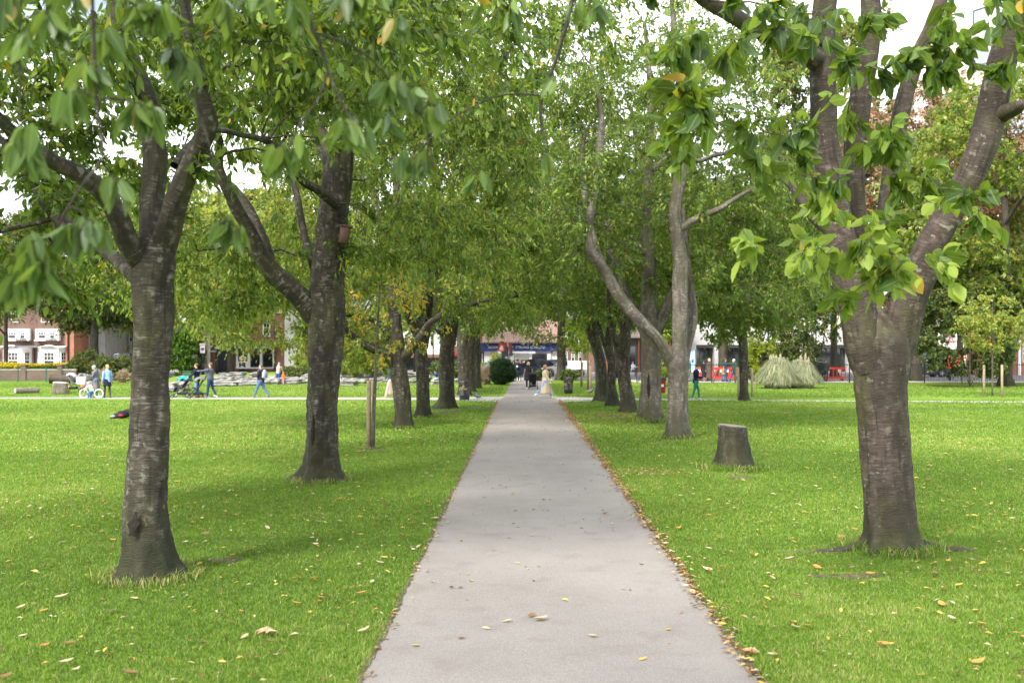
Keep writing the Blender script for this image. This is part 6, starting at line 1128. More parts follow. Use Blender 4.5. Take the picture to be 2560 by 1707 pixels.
# --- pale tower block upper right
t = thing('tower_block', 'tall pale tower block with grey window panels at the upper right', 'tower block', (48.1, 118, 0), math.atan2(-.874, .485)); TW_ = 34
PALE = mat('pale cladding', (.80, .74, .68), .6, .03, .5)
mb = MB(); mb.box(-.5, TW_, 0, 16, 0, 62); mb.build('wall', PALE, t); mb = MB(); mb.box(-1, TW_+.5, -.4, 16.5, 62, 62.8); mb.build('roof', GREYR, t); mb = MB(); mb.box(-.8, -.5, -.4, 0.2, 0, 60); mb.build('corner_trim', mat('grey cladding', (.42, .43, .45), .5), t)
SPN = mat('grey spandrel', (.40, .41, .44), .5, .05); TG = mat('tower glass', (.32, .38, .46), .08, .1, .3, 0, 0, .9); DF = mat('dark frame', (.05, .05, .055), .4)
for c in range(7):
    for r_ in range(14):
        x = 3.1+c*4.3; z = 3.2+r_*4.25-.0; mb = MB(); mb.box(x, x+2.0, -.06, .08, z, z+1.15); wn = mb.build('window', SPN, t); mb = MB(); mb.box(x+.1, x+2.0, -.03, .02, z+1.16, z+3.0); mb.build('pane', TG, wn)
        mb = MB(); mb.box(x, x+.1, -.1, .02, z+1.155, z+3.0); mb.box(x, x+2.0, -.1, .05, z+3.0, z+3.1); mb.box(x, x+2, -.09, -.061, z+1.05, z+1.12); mb.build('frame', DF, wn)
# ---------------------------------------------------------------- banner
Yk = 74.5; t = thing('feather_banner', 'pale blue feather banner beyond the railings', 'banner', (bgx(1728, Yk), Yk, 0)); z0, z1 = zpx(925, Yk), zpx(872, Yk); w_ = 9.5/F*Yk
mb = MB(); mb.prism([(-w_, z0), (w_, z0), (w_, z1-.25), (w_*.75, z1-.08), (w_*.35, z1-.3), (0, z1-.05), (-w_*.3, z1), (-w_*.7, z1-.5), (-w_, z0+1.0)], -.015, .015); fl = mb.build('cloth', mat('pale blue cloth', (.36, .52, .80), .8, .05), t); mb = MB(); mb.box(w_*.1, w_*.62, -.022, -.016, z0+.55, z0+.80); mb.build('blue_square', mat('royal blue', (.02, .06, .5), .5), fl)
mb = MB(); mb.lathe([(.09, 0), (.09, .006)], 20, M=Matrix.Translation((-w_*.42, -.016, z0+.66)) @ Matrix.Rotation(R(90), 4, 'X')); mb.build('round_mark', mat('dark mark', (.05, .03, .12), .5), fl)
mb = MB(); mb.lathe([(.02, 0), (.015, z1)], 8, (w_+.02, 0, 0)); mb.box(-.3, .3, -.25, .25, 0, .04); mb.build('pole', black(), t)
# ---------------------------------------------------------------- cars
def car(label, loc, rz, paint, L=4.4, Hh=1.5, Wd=1.8, group=None):
    t = thing('parked_car', label, 'car', loc, rz, 'cars at the road'); h = L/2; pm = mat('car paint %s' % label[:12], paint, .25, .04, 3, .3, 0, .7)
    lo = [(-h, .35), (-h+.02, .62), (-h+.12, .80), (-h*.55, .92), (-h*.3, .96), (h*.8, .98), (h*.97, .9), (h, .6), (h-.05, .32), (h*.78, .22), (-h*.8, .22)]
    mb = MB(); mb.prism(lo, -Wd/2, Wd/2); mb.build('body', pm, t, None, None, .07)
    cab = [(-h*.50, .93), (-h*.16, Hh-.06), (h*.05, Hh), (h*.5, Hh-.04), (h*.72, Hh-.16), (h*.92, .95)]; n_ = len(cab); Wt = Wd*.40
    mb = MB(); vs = []
    for s in (-1, 1):
        for x, z in cab: k = (z-.93)/(Hh-.93); vs.append((x, s*(Wd*.47*(1-k)+Wt*k), z))
    mb.add(vs, [tuple(range(n_))[::-1], tuple(range(n_, 2*n_))]+[(i, i+1, n_+i+1, n_+i) for i in range(n_-1)]); mb.build('windows', dglass(), t, None, None, .02)
    mb = MB(); rf = [(x, z) for x, z in cab[1:5]]
    vs = []
    for s in (-1, 1):
        for x, z in rf: vs.append((x, s*(Wt+.01), z+.008))
    m_ = len(rf); mb.add(vs+[(x, y, z+.03) for x, y, z in vs], [(i, i+1, m_+i+1, m_+i) for i in range(m_-1)]+[(2*m_+i, 3*m_+i, 3*m_+i+1, 2*m_+i+1) for i in range(m_-1)]+[(i, 2*m_+i, 2*m_+i+1, i+1) for i in range(m_-1)]+[(m_+i, m_+i+1, 3*m_+i+1, 3*m_+i) for i in range(m_-1)]); mb.build('roof', pm, t)
    for s in (-1, 1):
        yb, yt = s*(Wd*.47+.008), s*(Wt+.012)
        for (xa, xb) in ((-h*.50, -h*.16), (h*.13, h*.13), (h*.92, h*.72)):
            zt_ = Hh-.05 if xa != h*.92 else Hh-.16; mb = MB(); mb.tube([(xa, yb, .94), (xb, yt, zt_)], .03, 6); mb.build('pillar', pm, t)
    for sx_ in (-.62, .62):
        for s in (-1, 1):
            Mw = Matrix.Translation((h*sx_, s*(Wd/2-.1), .33)) @ Matrix.Rotation(R(90), 4, 'X'); wh = bpy.data.objects.new('wheel', None); link(wh, t)
            mb = MB(); mb.lathe([(.2, -.1), (.31, -.11), (.335, -.08), (.335, .08), (.31, .11), (.2, .1)], 28, M=Mw); mb.build('tyre', rubber(), wh); mb = MB(); mb.lathe([(.215, -.105), (.2, -.09), (.05, -.095), (.05, .095), (.2, .09), (.215, .105)], 20, M=Mw)
            mb.build('rim', mat('dark rim', (.08, .08, .09), .3, .1, 5, .8), wh); mb = MB()
            for q in range(5): Mq = Mw @ Matrix.Rotation(q*2*math.pi/5, 4, 'Z'); mb.box(.03, .21, -.025, .025, -s*.0-.12*(-1 if s < 0 else 1)*-1-.005, -s*.0+.12*(1 if s < 0 else 1)*0+.0, Mq) if False else mb.box(.03, .21, -.028, .028, -.112, .112, Mq)
            mb.build('spokes', steel(), wh)
            mb = MB(); mb.torus((h*sx_, s*(Wd/2+.002), .35), .37, .03, 'y', 24, 6); mb.build('wheel_arch', rubber(), t)
    for s in (-1, 1):
        mb = MB(); mb.rbox(-h-.02, -h+.2, s*Wd*.38-.17, s*Wd*.38+.17, .62, .75, .02); mb.build('headlight', mat('lamp glass', (.6, .62, .65), .1), t); mb = MB(); mb.rbox(h-.16, h+.01, s*Wd*.4-.14, s*Wd*.4+.14, .68, .82, .02); mb.build('tail_light', mat('tail lamp', (.4, .01, .01), .2), t)
        mb = MB(); mb.rbox(-h*.38, -h*.32, s*(Wd*.5+.02)-.09, s*(Wd*.5+.02)+.09, .96, 1.08, .02); mb.build('mirror', pm, t)
        mb = MB(); mb.box(h*.12, h*.13, s*Wd/2-.002*s, s*Wd/2+.004*s, .3, .9) if s > 0 else mb.box(h*.12, h*.13, -Wd/2-.004, -Wd/2+.002, .3, .9); mb.build('door_seam', black(), t)
    mb = MB(); mb.rbox(-h-.03, -h+.03, -.26, .26, .4, .51, .01); mb.build('number_plate', white(), t); mb = MB(); mb.rbox(-h-.015, -h+.05, -.55, .55, .53, .66, .01); mb.build('grille', black(), t); return t
car('dark blue car passing behind the black guard rail', (bgx(1330, 88.5), 88.5, 0), 0, (.015, .025, .08), 4.5, 1.52)
car('silver car with its front behind the photographer in black', (bgx(1262, 91.8), 91.8, 0), R(180), (.42, .43, .45), 4.3, 1.4)
car('light blue car right of the ash trunk', (bgx(1400, 92.5), 92.5, 0), R(180), (.12, .22, .42), 4.2, 1.45)
car('dark car roof showing behind the hedge by the nearest left trunk', (bgx(303, 87), 87, 0), 0, (.02, .025, .06), 4.6, 2.05, 1.9)
car('black van behind the railings right of the big forked cherry', (bgx(2300, 87), 87, 0), R(0), (.02, .02, .025), 4.9, 2.1, 1.9)
car('white car partly behind the trench coat walker', (bgx(1378, 88.0)+1.2, 88.4, 0), 0, (.6, .6, .6), 4.3, 1.4)
# ---------------------------------------------------------------- people
def rotv(p, piv, ax, a): return (Matrix.Rotation(a, 3, ax) @ (Vector(p)-Vector(piv)))+Vector(piv)
def cloth(name, c, rough=.85): return mat(name, c, rough, .12, 25, 0, .25, .2)
def person(label, loc, face, Hh=1.7, top=(.05, .05, .08), topname='jacket', trouser=(.05, .07, .15), trname='trousers', hair=(.08, .05, .03), hairlen=0, legs=((12, 5), (-14, 18)), arms=((5, 8, 10), (-5, 8, 10)), lean=0, coat=None, skirt=None,
           shoes=(.05, .05, .05), cat='person', hat=None, girth=1.0, sleeve=True, hoodie=None, look=0, sit=0, child=False, toppat=None, barelegs=None, nod=0, trw=1.0, group=None, collar=None):
    """local frame: faces -Y, feet near z=0. legs: (thigh forward deg, knee bend) left, right; arms: (forward, out, elbow bend)"""
    k = Hh/1.75; t = thing('person', label, cat, tuple(loc), R(face), group, k); hk = 1.18 if child else 1.0; g = girth
    hip = Vector((0, 0, .93)); sk = SKIN(); J = {}
    for i, s in ((0, 1), (1, -1)):
        th, kn = legs[i]; h = hip+Vector((s*.10, 0, -.02)); d = Vector((0, -math.sin(R(th)), -math.cos(R(th)))); kne = h+d*.43; a2 = R(th-kn); d2 = Vector((0, -math.sin(a2), -math.cos(a2))); ank = kne+d2*.42; J['leg%d' % i] = (h, kne, ank, a2)
    zmin = min(J['leg0'][2].z, J['leg1'][2].z)-.075; dz = -zmin if not sit else sit-.93
    up = Vector((0, -math.sin(R(lean)), math.cos(R(lean)))); ch = hip+up*.36; shc = hip+up*.50; neck = hip+up*.56; nodv = Vector((0, -math.sin(R(lean+nod)), math.cos(R(lean+nod)))); head = neck+nodv*.155*(1 if not child else .95)
    fwd = Vector((0, -math.cos(R(lean)), -math.sin(R(lean))))
    for i, s in ((0, 1), (1, -1)):
        f, o_, e = arms[i]; sh = shc+Vector((s*.175*(.9+.1*g), 0, -.02)); f, o_, e = R(f), R(o_), R(e)
        d = Vector((s*math.sin(o_), -math.sin(f)*math.cos(o_), -math.cos(f)*math.cos(o_))); el = sh+d*.29; d2 = Vector((s*math.sin(o_)*.4, -math.sin(f+e)*math.cos(o_), -math.cos(f+e)*math.cos(o_))).normalized(); wr = el+d2*.26; J['arm%d' % i] = (sh, el, wr, d2)
    Z = Vector((0, 0, dz)); mv = lambda p: Vector(p)+Z
    # body: one continuous skin
    mb = MB(); torso = [hip-Vector((0, 0, .06)), hip+up*.10, hip+up*.25, ch, shc, shc+up*.045]; mb.tube([mv(p) for p in torso], [.14*g, .145*g, .125*g, .15*g, .15*g, .07], 18, True, .72)
    mb.tube([mv(shc), mv(neck+up*.03), mv(head)], [.065, .052, .05], 12)
    for i in (0, 1):
        h, kne, ank, a2 = J['leg%d' % i]; mb.tube([mv(h), mv(h.lerp(kne, .3)), mv(kne), mv(kne.lerp(ank, .3)), mv(ank), mv(ank-Vector((0, 0, .02)))], [.078*g, .08*g, .046, .045, .031, .03], 14)
        fd = Vector((0, -math.cos(max(-.5, min(.5, a2))), -math.sin(max(-.9, min(.5, a2)))*1.0 if a2 < -.15 else 0)); mb.tube([mv(ank+Vector((0, 0, -.03))-fd*.05), mv(ank-Vector((0, 0, .035))+fd*.06), mv(ank-Vector((0, 0, .05))+fd*.15)], [.035, .035, .022], 10)
        J['foot%d' % i] = (ank, fd); sh, el, wr, d2 = J['arm%d' % i]; s = 1 if i == 0 else -1
        mb.tube([mv(sh), mv(sh.lerp(el, .4)), mv(el), mv(el.lerp(wr, .3)), mv(wr)], [.05, .045, .036, .037, .026], 12)
        side = d2.cross(Vector((0, 1, 0))); side = Vector((0, 0, 1)).cross(d2) if side.length < .3 else side; side.normalize(); nrm = d2.cross(side).normalized()
        pc = wr+d2*.045; Mo = Matrix((side, nrm, d2)).transposed().to_4x4(); mb.ell(tuple(mv(pc)), (.042, .016, .052), 12, 8, Mo)
        for q in range(4):
            b = wr+d2*.085+side*(.028-.0185*q); ln = (.072, .08, .075, .058)[q]; mb.tube([mv(b-d2*.02), mv(b+d2*ln*.45), mv(b+d2*ln*.78+nrm*.014*s), mv(b+d2*ln*.95+nrm*.032*s)], [.0095, .009, .0082, .006], 8)
        b = wr+d2*.02+side*.036; mb.tube([mv(b), mv(b+side*.022+d2*.02), mv(b+side*.034+d2*.048+nrm*.01*s)], [.012, .0105, .007], 8)
    Mh = (Matrix.Rotation(R(look), 4, 'Z') @ Matrix.Rotation(R(lean*.3+nod), 4, 'X')); hd = mv(head)
    def hp(x, y, z): return hd+(Mh @ Vector((x*hk, y*hk, z*hk)))
    mb.ell(tuple(hp(0, .012, .02)), (.075*hk, .092*hk, .10*hk), 18, 12, Mh); mb.ell(tuple(hp(0, -.03, -.045)), (.052*hk, .055*hk, .06*hk), 14, 9, Mh); mb.tube([hp(0, -.078, .015), hp(0, -.102, -.018), hp(0, -.085, -.03)], [.008, .013, .009], 8)
    for s in (-1, 1): mb.ell(tuple(hp(s*.075, .01, -.005)), (.012, .022, .032), 8, 6)
    for z in (-.052, -.062): mb.tube([hp(-.02, -.079, z), hp(0, -.086, z), hp(.02, -.079, z)], [.004, .006, .004], 6)
    mb.build('body', sk, t, None, .0095)
    for s in (-1, 1): e = MB(); e.ell(tuple(hp(s*.03, -.079, .008)), (.011, .006, .007), 8, 6); e.build('eye', black(), t)
    # hair
    hm = mat('hair %.2f %.2f' % (hair[0], hair[2]), hair, .6, .25, 60, 0, .4); mb = MB(); mb.ell(tuple(hp(0, .03, .038)), (.088*hk, .095*hk, .10*hk), 16, 10, Mh)
    mb.ell(tuple(hp(0, -.03, .085)), (.07*hk, .05*hk, .035*hk), 12, 8, Mh)
    if hairlen > 0:
        L = hairlen; mb.tube([hp(0, .05, .06), hp(0, .075, -.03), hp(0, .085, -.03-L*.5), hp(0, .07, -.03-L)], [.075, .085, .075, .035], 12, True, .55)
        for s in (-1, 1): mb.tube([hp(s*.06, .01, .06), hp(s*.08, .02, -.03), hp(s*.08, .02, -.03-L*.6)], [.04, .035, .02], 8)
    elif hairlen < 0: mb.tube([hp(0, .09, .03), hp(0, .135, .01), hp(0, .13, -.08), hp(0, .11, -.16)], [.03, .035, .035, .012], 10)
    mb.build('hair', hm, t, None, .012)
    tm = toppat or cloth('cloth %.2f %.2f %.2f' % top, top)
    if hat: mb = MB(); mb.ell(tuple(hp(0, .018, .055)), (.095*hk, .108*hk, .085*hk), 16, 10, Mh); mb.tube([hp(0, -.05, .05), hp(0, -.12, .035)], [.055, .05], 12, True, .2); mb.build('hat', cloth('hat %.2f %.2f' % (hat[0], hat[2]), hat), t, None, .012)
    # top
    mb = MB(); tl = [hip-Vector((0, 0, .10 if not coat else .12)), hip+up*.05, hip+up*.20, ch, shc-up*.01, shc+up*.05]; gg = g*1.0
    mb.tube([mv(p) for p in tl], [.172*gg, .168*gg, .155*gg, .178*gg, .172*gg, .085], 20, True, .74)
    for i in (0, 1):
        sh, el, wr, d2 = J['arm%d' % i]; e_ = wr-d2*.012 if sleeve else sh.lerp(el, .35)
        if sleeve: mb.tube([mv(sh+up*.015), mv(sh.lerp(el, .4)), mv(el), mv(el.lerp(wr, .4)), mv(e_)], [.068, .062, .053, .05, .042], 14)
        else: mb.tube([mv(sh+up*.015), mv(e_)], [.07, .062], 14)
    mb.tube([mv(shc+up*.03), mv(neck+up*.035)], [.075, .066], 14)
    if hoodie: mb.ell(tuple(mv(neck-fwd*.09+up*.01)), (.12, .075, .085), 14, 9)
    mb.build(topname, tm, t, None, .013)
    if coat or skirt:
        Lc, flare_, cc, nm = coat if coat else skirt; mb = MB(); n_ = 28; rngs = []; top_ = hip+up*(.16 if coat else .07)
        hem_c = (J['leg0'][1]+J['leg1'][1])*.5*.5+hip*.5 if Lc > .3 else hip.copy(); steps = 7; vs = []; swing = Vector((0, (J['leg0'][1].y+J['leg1'][1].y)/2*.6+.03, 0)); span = abs(J['leg0'][1].y-J['leg1'][1].y)*.26*(Lc/.5)
        for i in range(steps+1):
            u = i/steps; c_ = top_.lerp(hip, min(1, u*2.2))+Vector((0, 0, -Lc*u))+swing*u; rx = (.165+flare_*u)*g; ry = (.125+flare_*u*.9+span*u*.75)*g
            for q in range(n_): a = 2*math.pi*q/n_; w_ = 1+.09*u*math.sin(6*a+1)+.05*u*math.sin(11*a+2*u); vs.append(mv(c_+Vector((rx*w_*math.cos(a), ry*w_*math.sin(a), 0))))
        inner = [v*1 for v in vs]; ctr = [sum((vs[i*n_+q] for q in range(n_)), Vector())/n_ for i in range(steps+1)]; inner = [ctr[j//n_].lerp(v, .9) for j, v in enumerate(vs)]; T_ = len(vs)
        fs = [(i*n_+q, (i+1)*n_+q, (i+1)*n_+(q+1) % n_, i*n_+(q+1) % n_) for i in range(steps) for q in range(n_)]; fs += [(T_+a, T_+d, T_+c, T_+b) for a, b, c, d in fs]; fs += [(steps*n_+q, T_+steps*n_+q, T_+steps*n_+(q+1) % n_, steps*n_+(q+1) % n_) for q in range(n_)]+[(q, (q+1) % n_, T_+(q+1) % n_, T_+q) for q in range(n_)]
        mb.add(vs+inner, fs, True); mb.build(nm, (tm if cc is None else cloth('cloth %.2f %.2f %.2f' % cc, cc)), t)
    trm = cloth('cloth %.2f %.2f %.2f' % trouser, trouser); mb = MB(); mb.ell(tuple(mv(hip-Vector((0, 0, .03)))), (.155*g, .12*g, .13), 16, 10)
    for i in (0, 1):
        h, kne, ank, a2 = J['leg%d' % i]; w_ = trw; end = ank+Vector((0, 0, .02)); mb.tube([mv(h+Vector((0, 0, .03))), mv(h.lerp(kne, .35)), mv(kne), mv(kne.lerp(ank, .35)), mv(end)], [.098*g, .094*g*(.5+.5*w_), max(.056, .064*w_), max(.054, .062*w_), max(.043, .046*w_*w_)], 14)
    mb.build(trname, trm, t, None, .013)
    for i in (0, 1):
        ank, fd = J['foot%d' % i]; mb = MB(); b = ank-Vector((0, 0, .045)); mb.tube([mv(b-fd*.085), mv(b-fd*.05+Vector((0, 0, .012))), mv(b+fd*.03+Vector((0, 0, .008))), mv(b+fd*.11-Vector((0, 0, .008))), mv(b+fd*.17-Vector((0, 0, .014)))], [.03, .046, .046, .036, .02], 12, True, .8); mb.tube([mv(ank+Vector((0, 0, .02))), mv(b)], [.045, .045], 12); mb.build('shoe', cloth('shoe %.2f %.2f' % (shoes[0], shoes[2]), shoes, .6), t, None, .012)
    t['_J'] = 0; del t['_J']; t_J = {k_: [mv(p) for p in v[:3]] for k_, v in J.items() if k_.startswith('arm')}; t_J['back'] = mv(ch); t_J['hip'] = mv(hip); t_J['k'] = k; t_J['up'] = up; return t, t_J
def world(t, p): bpy.context.view_layer.update(); return t.matrix_world @ Vector(p)
def rucksack(label, t, J, col, col2=None, back=.2, s=1.0, low=0.0):
    """a bag worn by somebody, resting on the back"""
    p = Vector(J['back'])+Vector((0, back, -.04-low)); wpos = world(t, p); b = thing('rucksack', label, 'rucksack', tuple(wpos), t.rotation_euler.z, None, J['k']*s)
    m_ = cloth('bag %.2f %.2f %.2f' % col, col); mb = MB(); mb.ell((0, .0, 0), (.145, .095, .22), 16, 12); mb.tube([(0, 0, -.16), (0, 0, .1)], [.14, .135], 14, True, .62); mb.build('bag', m_, b, None, .014)
    mb = MB(); mb.ell((0, .085, -.07), (.10, .04, .10), 12, 8); mb.build('pocket', cloth('bag2 %.2f %.2f %.2f' % (col2 or col), col2 or col), b)
    for q in (-1, 1): mb = MB(); mb.tube([(q*.075, -.05, .19), (q*.10, -.18, .24), (q*.115, -.33, .12), (q*.11, -.28, -.05), (q*.09, -.09, -.16)], .016, 6, True, .5); mb.build('strap', m_, b)
    return b
g2 = lambda px, py: tuple(G(px, py))
STRIPE = None
def stripes(name, c1, c2, sc_):
    m, n, b = _new(name); tc = N(n, 'ShaderNodeTexCoord'); wv = N(n, 'ShaderNodeTexWave', Scale=sc_, Distortion=.6); wv.bands_direction = 'Z'; n.links.new(tc.outputs['Object'], wv.inputs['Vector']); n.links.new(ramp(n, [(.35, c1), (.65, c2)], wv.outputs['Fac']), b.inputs['Base Color']); b.inputs['Roughness'].default_value = .8; return m
STR = stripes('striped knit', (.03, .04, .06), (.10, .12, .16), 14); QUILT = stripes('green quilting', (.012, .03, .028), (.03, .06, .052), 6); BQ = stripes('black quilting', (.008, .009, .012), (.025, .028, .036), 5)
# left side
person('grey-haired person in a long dark grey coat looking down at a phone', g2(240, 994), -68, 1.60, (.13, .145, .17), 'coat_top', (.05, .05, .06), hair=(.55, .55, .55), arms=((28, 4, 75), (30, 4, 80)), lean=6, nod=16, coat=(.52, .06, None, 'coat_skirt'), legs=((4, 4), (-4, 4)), girth=1.18, hoodie=True)
person('blonde woman in a light blue jumper and short dark skirt on the left lawn', g2(268, 994.5), -135, 1.64, (.25, .42, .72), 'jumper', (.06, .045, .045), 'tights', hair=(.50, .33, .16), hairlen=-1, skirt=(.30, .05, (.012, .016, .04), 'skirt'), legs=((10, 4), (-8, 6)), arms=((-2, 12, 8), (4, 12, 12)), shoes=(.03, .04, .08), trw=.82)
p = g2(230, 995.5)
ch, Jc = person('small child in a pale blue helmet and white top riding a little bicycle', (p[0]+.02, p[1], 0), -90, 1.02, (.74, .73, .70), 'top', (.07, .14, .45), hair=(.4, .28, .15), hat=(.25, .5, .75), legs=((62, 78), (30, 40)), arms=((55, 8, 5), (55, 8, 5)), lean=28, sit=.62, child=True, shoes=(.12, .03, .04))
def bike(label, loc, rz, s):
    t = thing('bicycle', label, 'bicycle', loc, rz, None, s); gm = mat('green frame paint', (.05, .35, .06), .3); wr_ = .21; A = (0, -.36, wr_); Bk = (0, .30, wr_)
    for c in (A, Bk):
        wl = bpy.data.objects.new('wheel', None); link(wl, t); mb = MB(); mb.torus(c, wr_-.025, .026, 'x', 28, 8); mb.build('tyre', mat('cream tyre', (.75, .72, .62), .7), wl); mb = MB()
        for q in range(12): a = q*math.pi/6; mb.tube([c, (c[0]+.0, c[1]+math.cos(a)*(wr_-.03), c[2]+math.sin(a)*(wr_-.03))], .003, 4)
        mb.tube([(c[0]-.04, c[1], c[2]), (c[0]+.04, c[1], c[2])], .018, 8); mb.build('spokes', steel(), wl)
    bb = (0, .02, .2); st = (0, .12, .44); hd = (0, -.24, .50); mb = MB()
    for a, b in ((hd, bb), (st, bb), ((0, -.25, .47), st), (bb, Bk), (st, Bk)): mb.tube([a, b], .016, 8)
    mb.build('frame', gm, t); mb = MB(); mb.tube([(0, -.22, .56), hd, (0, -.3, .42)], .016, 8)
    for q in (-1, 1): mb.tube([(0, -.3, .42), (q*.04, -.31, .40), (q*.04, -.36, wr_)], .011, 6)
    mb.build('fork', white(), t); mb = MB(); mb.tube([(-.2, -.14, .60), (-.16, -.2, .60), (0, -.22, .57), (.16, -.2, .60), (.2, -.14, .60)], .012, 8); mb.build('handlebar', steel(), t)
    mb = MB(); mb.ell((0, .14, .51), (.06, .11, .025), 12, 6); mb.tube([st, (0, .14, .5)], .013, 6); mb.build('saddle', mat('tan saddle', (.42, .13, .05), .6), t)
    mb = MB(); mb.lathe([(.085, .44), (.11, .6), (.10, .6), (.075, .455)], 16, (0, -.40, 0)); mb.build('basket', mat('wicker', (.32, .16, .08), .9, .3, 40), t)
    for q in (-1, 1): mb = MB(); mb.torus((q*.13, .33, .06), .045, .018, 'x', 14, 6); mb.tube([(0, .3, wr_), (q*.12, .33, .06)], .008, 5); mb.build('stabiliser', white(), t)
    for q in (-1, 1): mb = MB(); mb.tube([bb, (q*.07, -.05*q, .2-.07*q), (q*.13, -.05*q, .2-.07*q)], .01, 6); mb.build('pedal', rubber(), t)
    return t
bike("little green bicycle with cream tyres and a wicker basket", (p[0], p[1], 0), R(-90), 1.12)
def pushchair(label, loc, rz, hood, seat=(.02, .02, .025), s=1.0, basket=(.03, .03, .035), hoodup=True, group='pushchairs'):
    """faces -Y, handle at +Y"""
    t = thing('pushchair', label, 'pushchair', loc, rz, group, s); mb = MB()
    for q in (-1, 1): mb.tube([(q*.24, -.38, .10), (q*.25, -.2, .36), (q*.25, .12, .66), (q*.24, .42, 1.02)], .014, 8); mb.tube([(q*.25, .36, .12), (q*.25, .1, .40), (q*.25, -.12, .52)], .013, 8)
    mb.tube([(-.24, .42, 1.02), (.24, .42, 1.02)], .02, 10); mb.tube([(-.25, .36, .12), (.25, .36, .12)], .012, 8); mb.build('frame', mat('frame dark', (.04, .04, .045), .35, .1, 5, .5), t)
    for (x, y, r_) in ((-.27, -.40, .085), (.27, -.40, .085), (-.28, .37, .125), (.28, .37, .125)):
        w_ = bpy.data.objects.new('wheel', None); link(w_, t); mb = MB(); mb.torus((x, y, r_), r_-.018, .02, 'x', 24, 8); mb.build('tyre', rubber(), w_); mb = MB()
        for q in range(5): a = q*2*math.pi/5; mb.tube([(x, y, r_), (x, y+math.cos(a)*(r_-.02), r_+math.sin(a)*(r_-.02))], .009, 5)
        mb.tube([(x-.02, y, r_), (x+.02, y, r_)], .022, 8); mb.build('spokes', steel(), w_)
    mb = MB(); M_ = Matrix.Translation((0, .0, .5)); mb.rbox(-.19, .19, -.26, .06, -.04, .02, .02, M_ @ Matrix.Rotation(R(-8), 4, 'X')); mb.rbox(-.19, .19, -.03, .03, 0, .5, .02, M_ @ Matrix.Translation((0, .05, 0)) @ Matrix.Rotation(R(-28), 4, 'X')); mb.rbox(-.16, .16, -.03, .0, -.24, 0, .01, M_ @ Matrix.Translation((0, -.27, 0)) @ Matrix.Rotation(R(-30), 4, 'X')); mb.build('seat', cloth('pram seat %.2f' % seat[0], seat), t)
    mb = MB(); n_ = 12; vs = []; m_ = 8
    for i in range(n_+1):
        a = R(-25+i*(150 if hoodup else 100)/n_)
        for j in range(m_+1): x = -.23+.46*j/m_; bul = math.sqrt(max(.05, 1-(x/.27)**2)); rr = .30*bul+.03; vs.append((x, .14+math.sin(a-R(60))*rr*1.0, .88+math.cos(a-R(60))*rr*.8-.05))
    fs = [(i*(m_+1)+j, i*(m_+1)+j+1, (i+1)*(m_+1)+j+1, (i+1)*(m_+1)+j) for i in range(n_) for j in range(m_)]; mb.add(vs, fs, True); h_ = mb.build('hood', cloth('hood %.2f %.2f' % (hood[0], hood[2]), hood), t); sd = h_.modifiers.new('t', 'SOLIDIFY'); sd.thickness = .015
    mb = MB(); mb.rbox(-.2, .2, -.22, .3, .16, .30, .05); mb.build('basket', cloth('pram basket %.2f' % basket[0], basket), t); return t
def man_and_pram():
    p = g2(493, 994.5); person('man in a navy jumper and blue jeans pushing the teal pushchair', p, -80, 1.70, (.012, .018, .05), 'jumper', (.16, .27, .50), 'jeans', (.10, .06, .04), arms=((38, 6, 14), (44, 6, 18)), legs=((8, 6), (-2, 4)), shoes=(.38, .14, .05), lean=4, look=-10)
    pushchair('pushchair with a teal hood and a baby, on the left cross path', (g2(452, 994.8)[0], p[1]+.05, 0), R(-90), (.01, .32, .38), s=1.0)
    person('baby lying in the teal pushchair', (g2(450, 994.8)[0]+.02, p[1]+.05, 0), -90, .62, (.7, .66, .6), 'top', (.5, .6, .66), hair=(.5, .38, .25), legs=((70, 30), (62, 25)), arms=((40, 20, 40), (30, 20, 60)), lean=-28, sit=.98, child=True, shoes=(.6, .6, .6))
man_and_pram()
p = g2(526, 994.5); person('man in a striped grey jacket and dark jeans pointing left', p, -95, 1.74, (.06, .08, .11), 'jacket', (.02, .045, .11), 'jeans', (.11, .09, .08), arms=((80, 6, 8), (38, 8, 14)), legs=((12, 8), (-12, 12)), shoes=(.5, .52, .58), toppat=STR, look=-6)
pushchair('pushchair with a grey hood between the two men', (g2(508, 994.8)[0]-.3, p[1]-.1, 0), R(-70), (.17, .16, .18), s=.98)
p = g2(652, 994.5); t, J = person('man in a black jacket and jeans carrying a patterned rucksack', p, -95, 1.72, (.025, .028, .035), 'jacket', (.08, .15, .30), 'jeans', (.10, .09, .09), arms=((25, 8, 60), (-12, 8, 30)), legs=((24, 6), (-20, 12)), shoes=(.14, .09, .06), girth=1.12); 
mp_ = stripes('patterned bag', (.08, .09, .16), (.6, .6, .65), 9); rb = rucksack('white and navy patterned rucksack worn by the man in black', t, J, (.35, .36, .42), (.12, .13, .2), .2, 1.1)
p = (bgx(695, 68.8), 68.8, 0); t, J = person('woman in a pale pink jacket and blue trousers bending by the rocks', p, 165, 1.5, (.45, .34, .32), 'jacket', (.04, .08, .28), hair=(.35, .3, .28), arms=((20, 8, 20), (26, 8, 20)), lean=18, legs=((2, 2), (0, 2)), girth=1.15, hoodie=True); rucksack('small grey bag of the woman in the pale pink jacket', t, J, (.2, .19, .2), None, .02, .7)
person('small child in an orange jacket and pink trousers at the rocks', (bgx(708, 68.4), 68.4, 0), 170, .84, (.75, .17, .04), 'jacket', (.55, .25, .32), hair=(.75, .17, .04), arms=((20, 12, 20), (5, 12, 10)), legs=((3, 2), (-3, 2)), child=True, hoodie=True, shoes=(.7, .7, .7), girth=1.15)
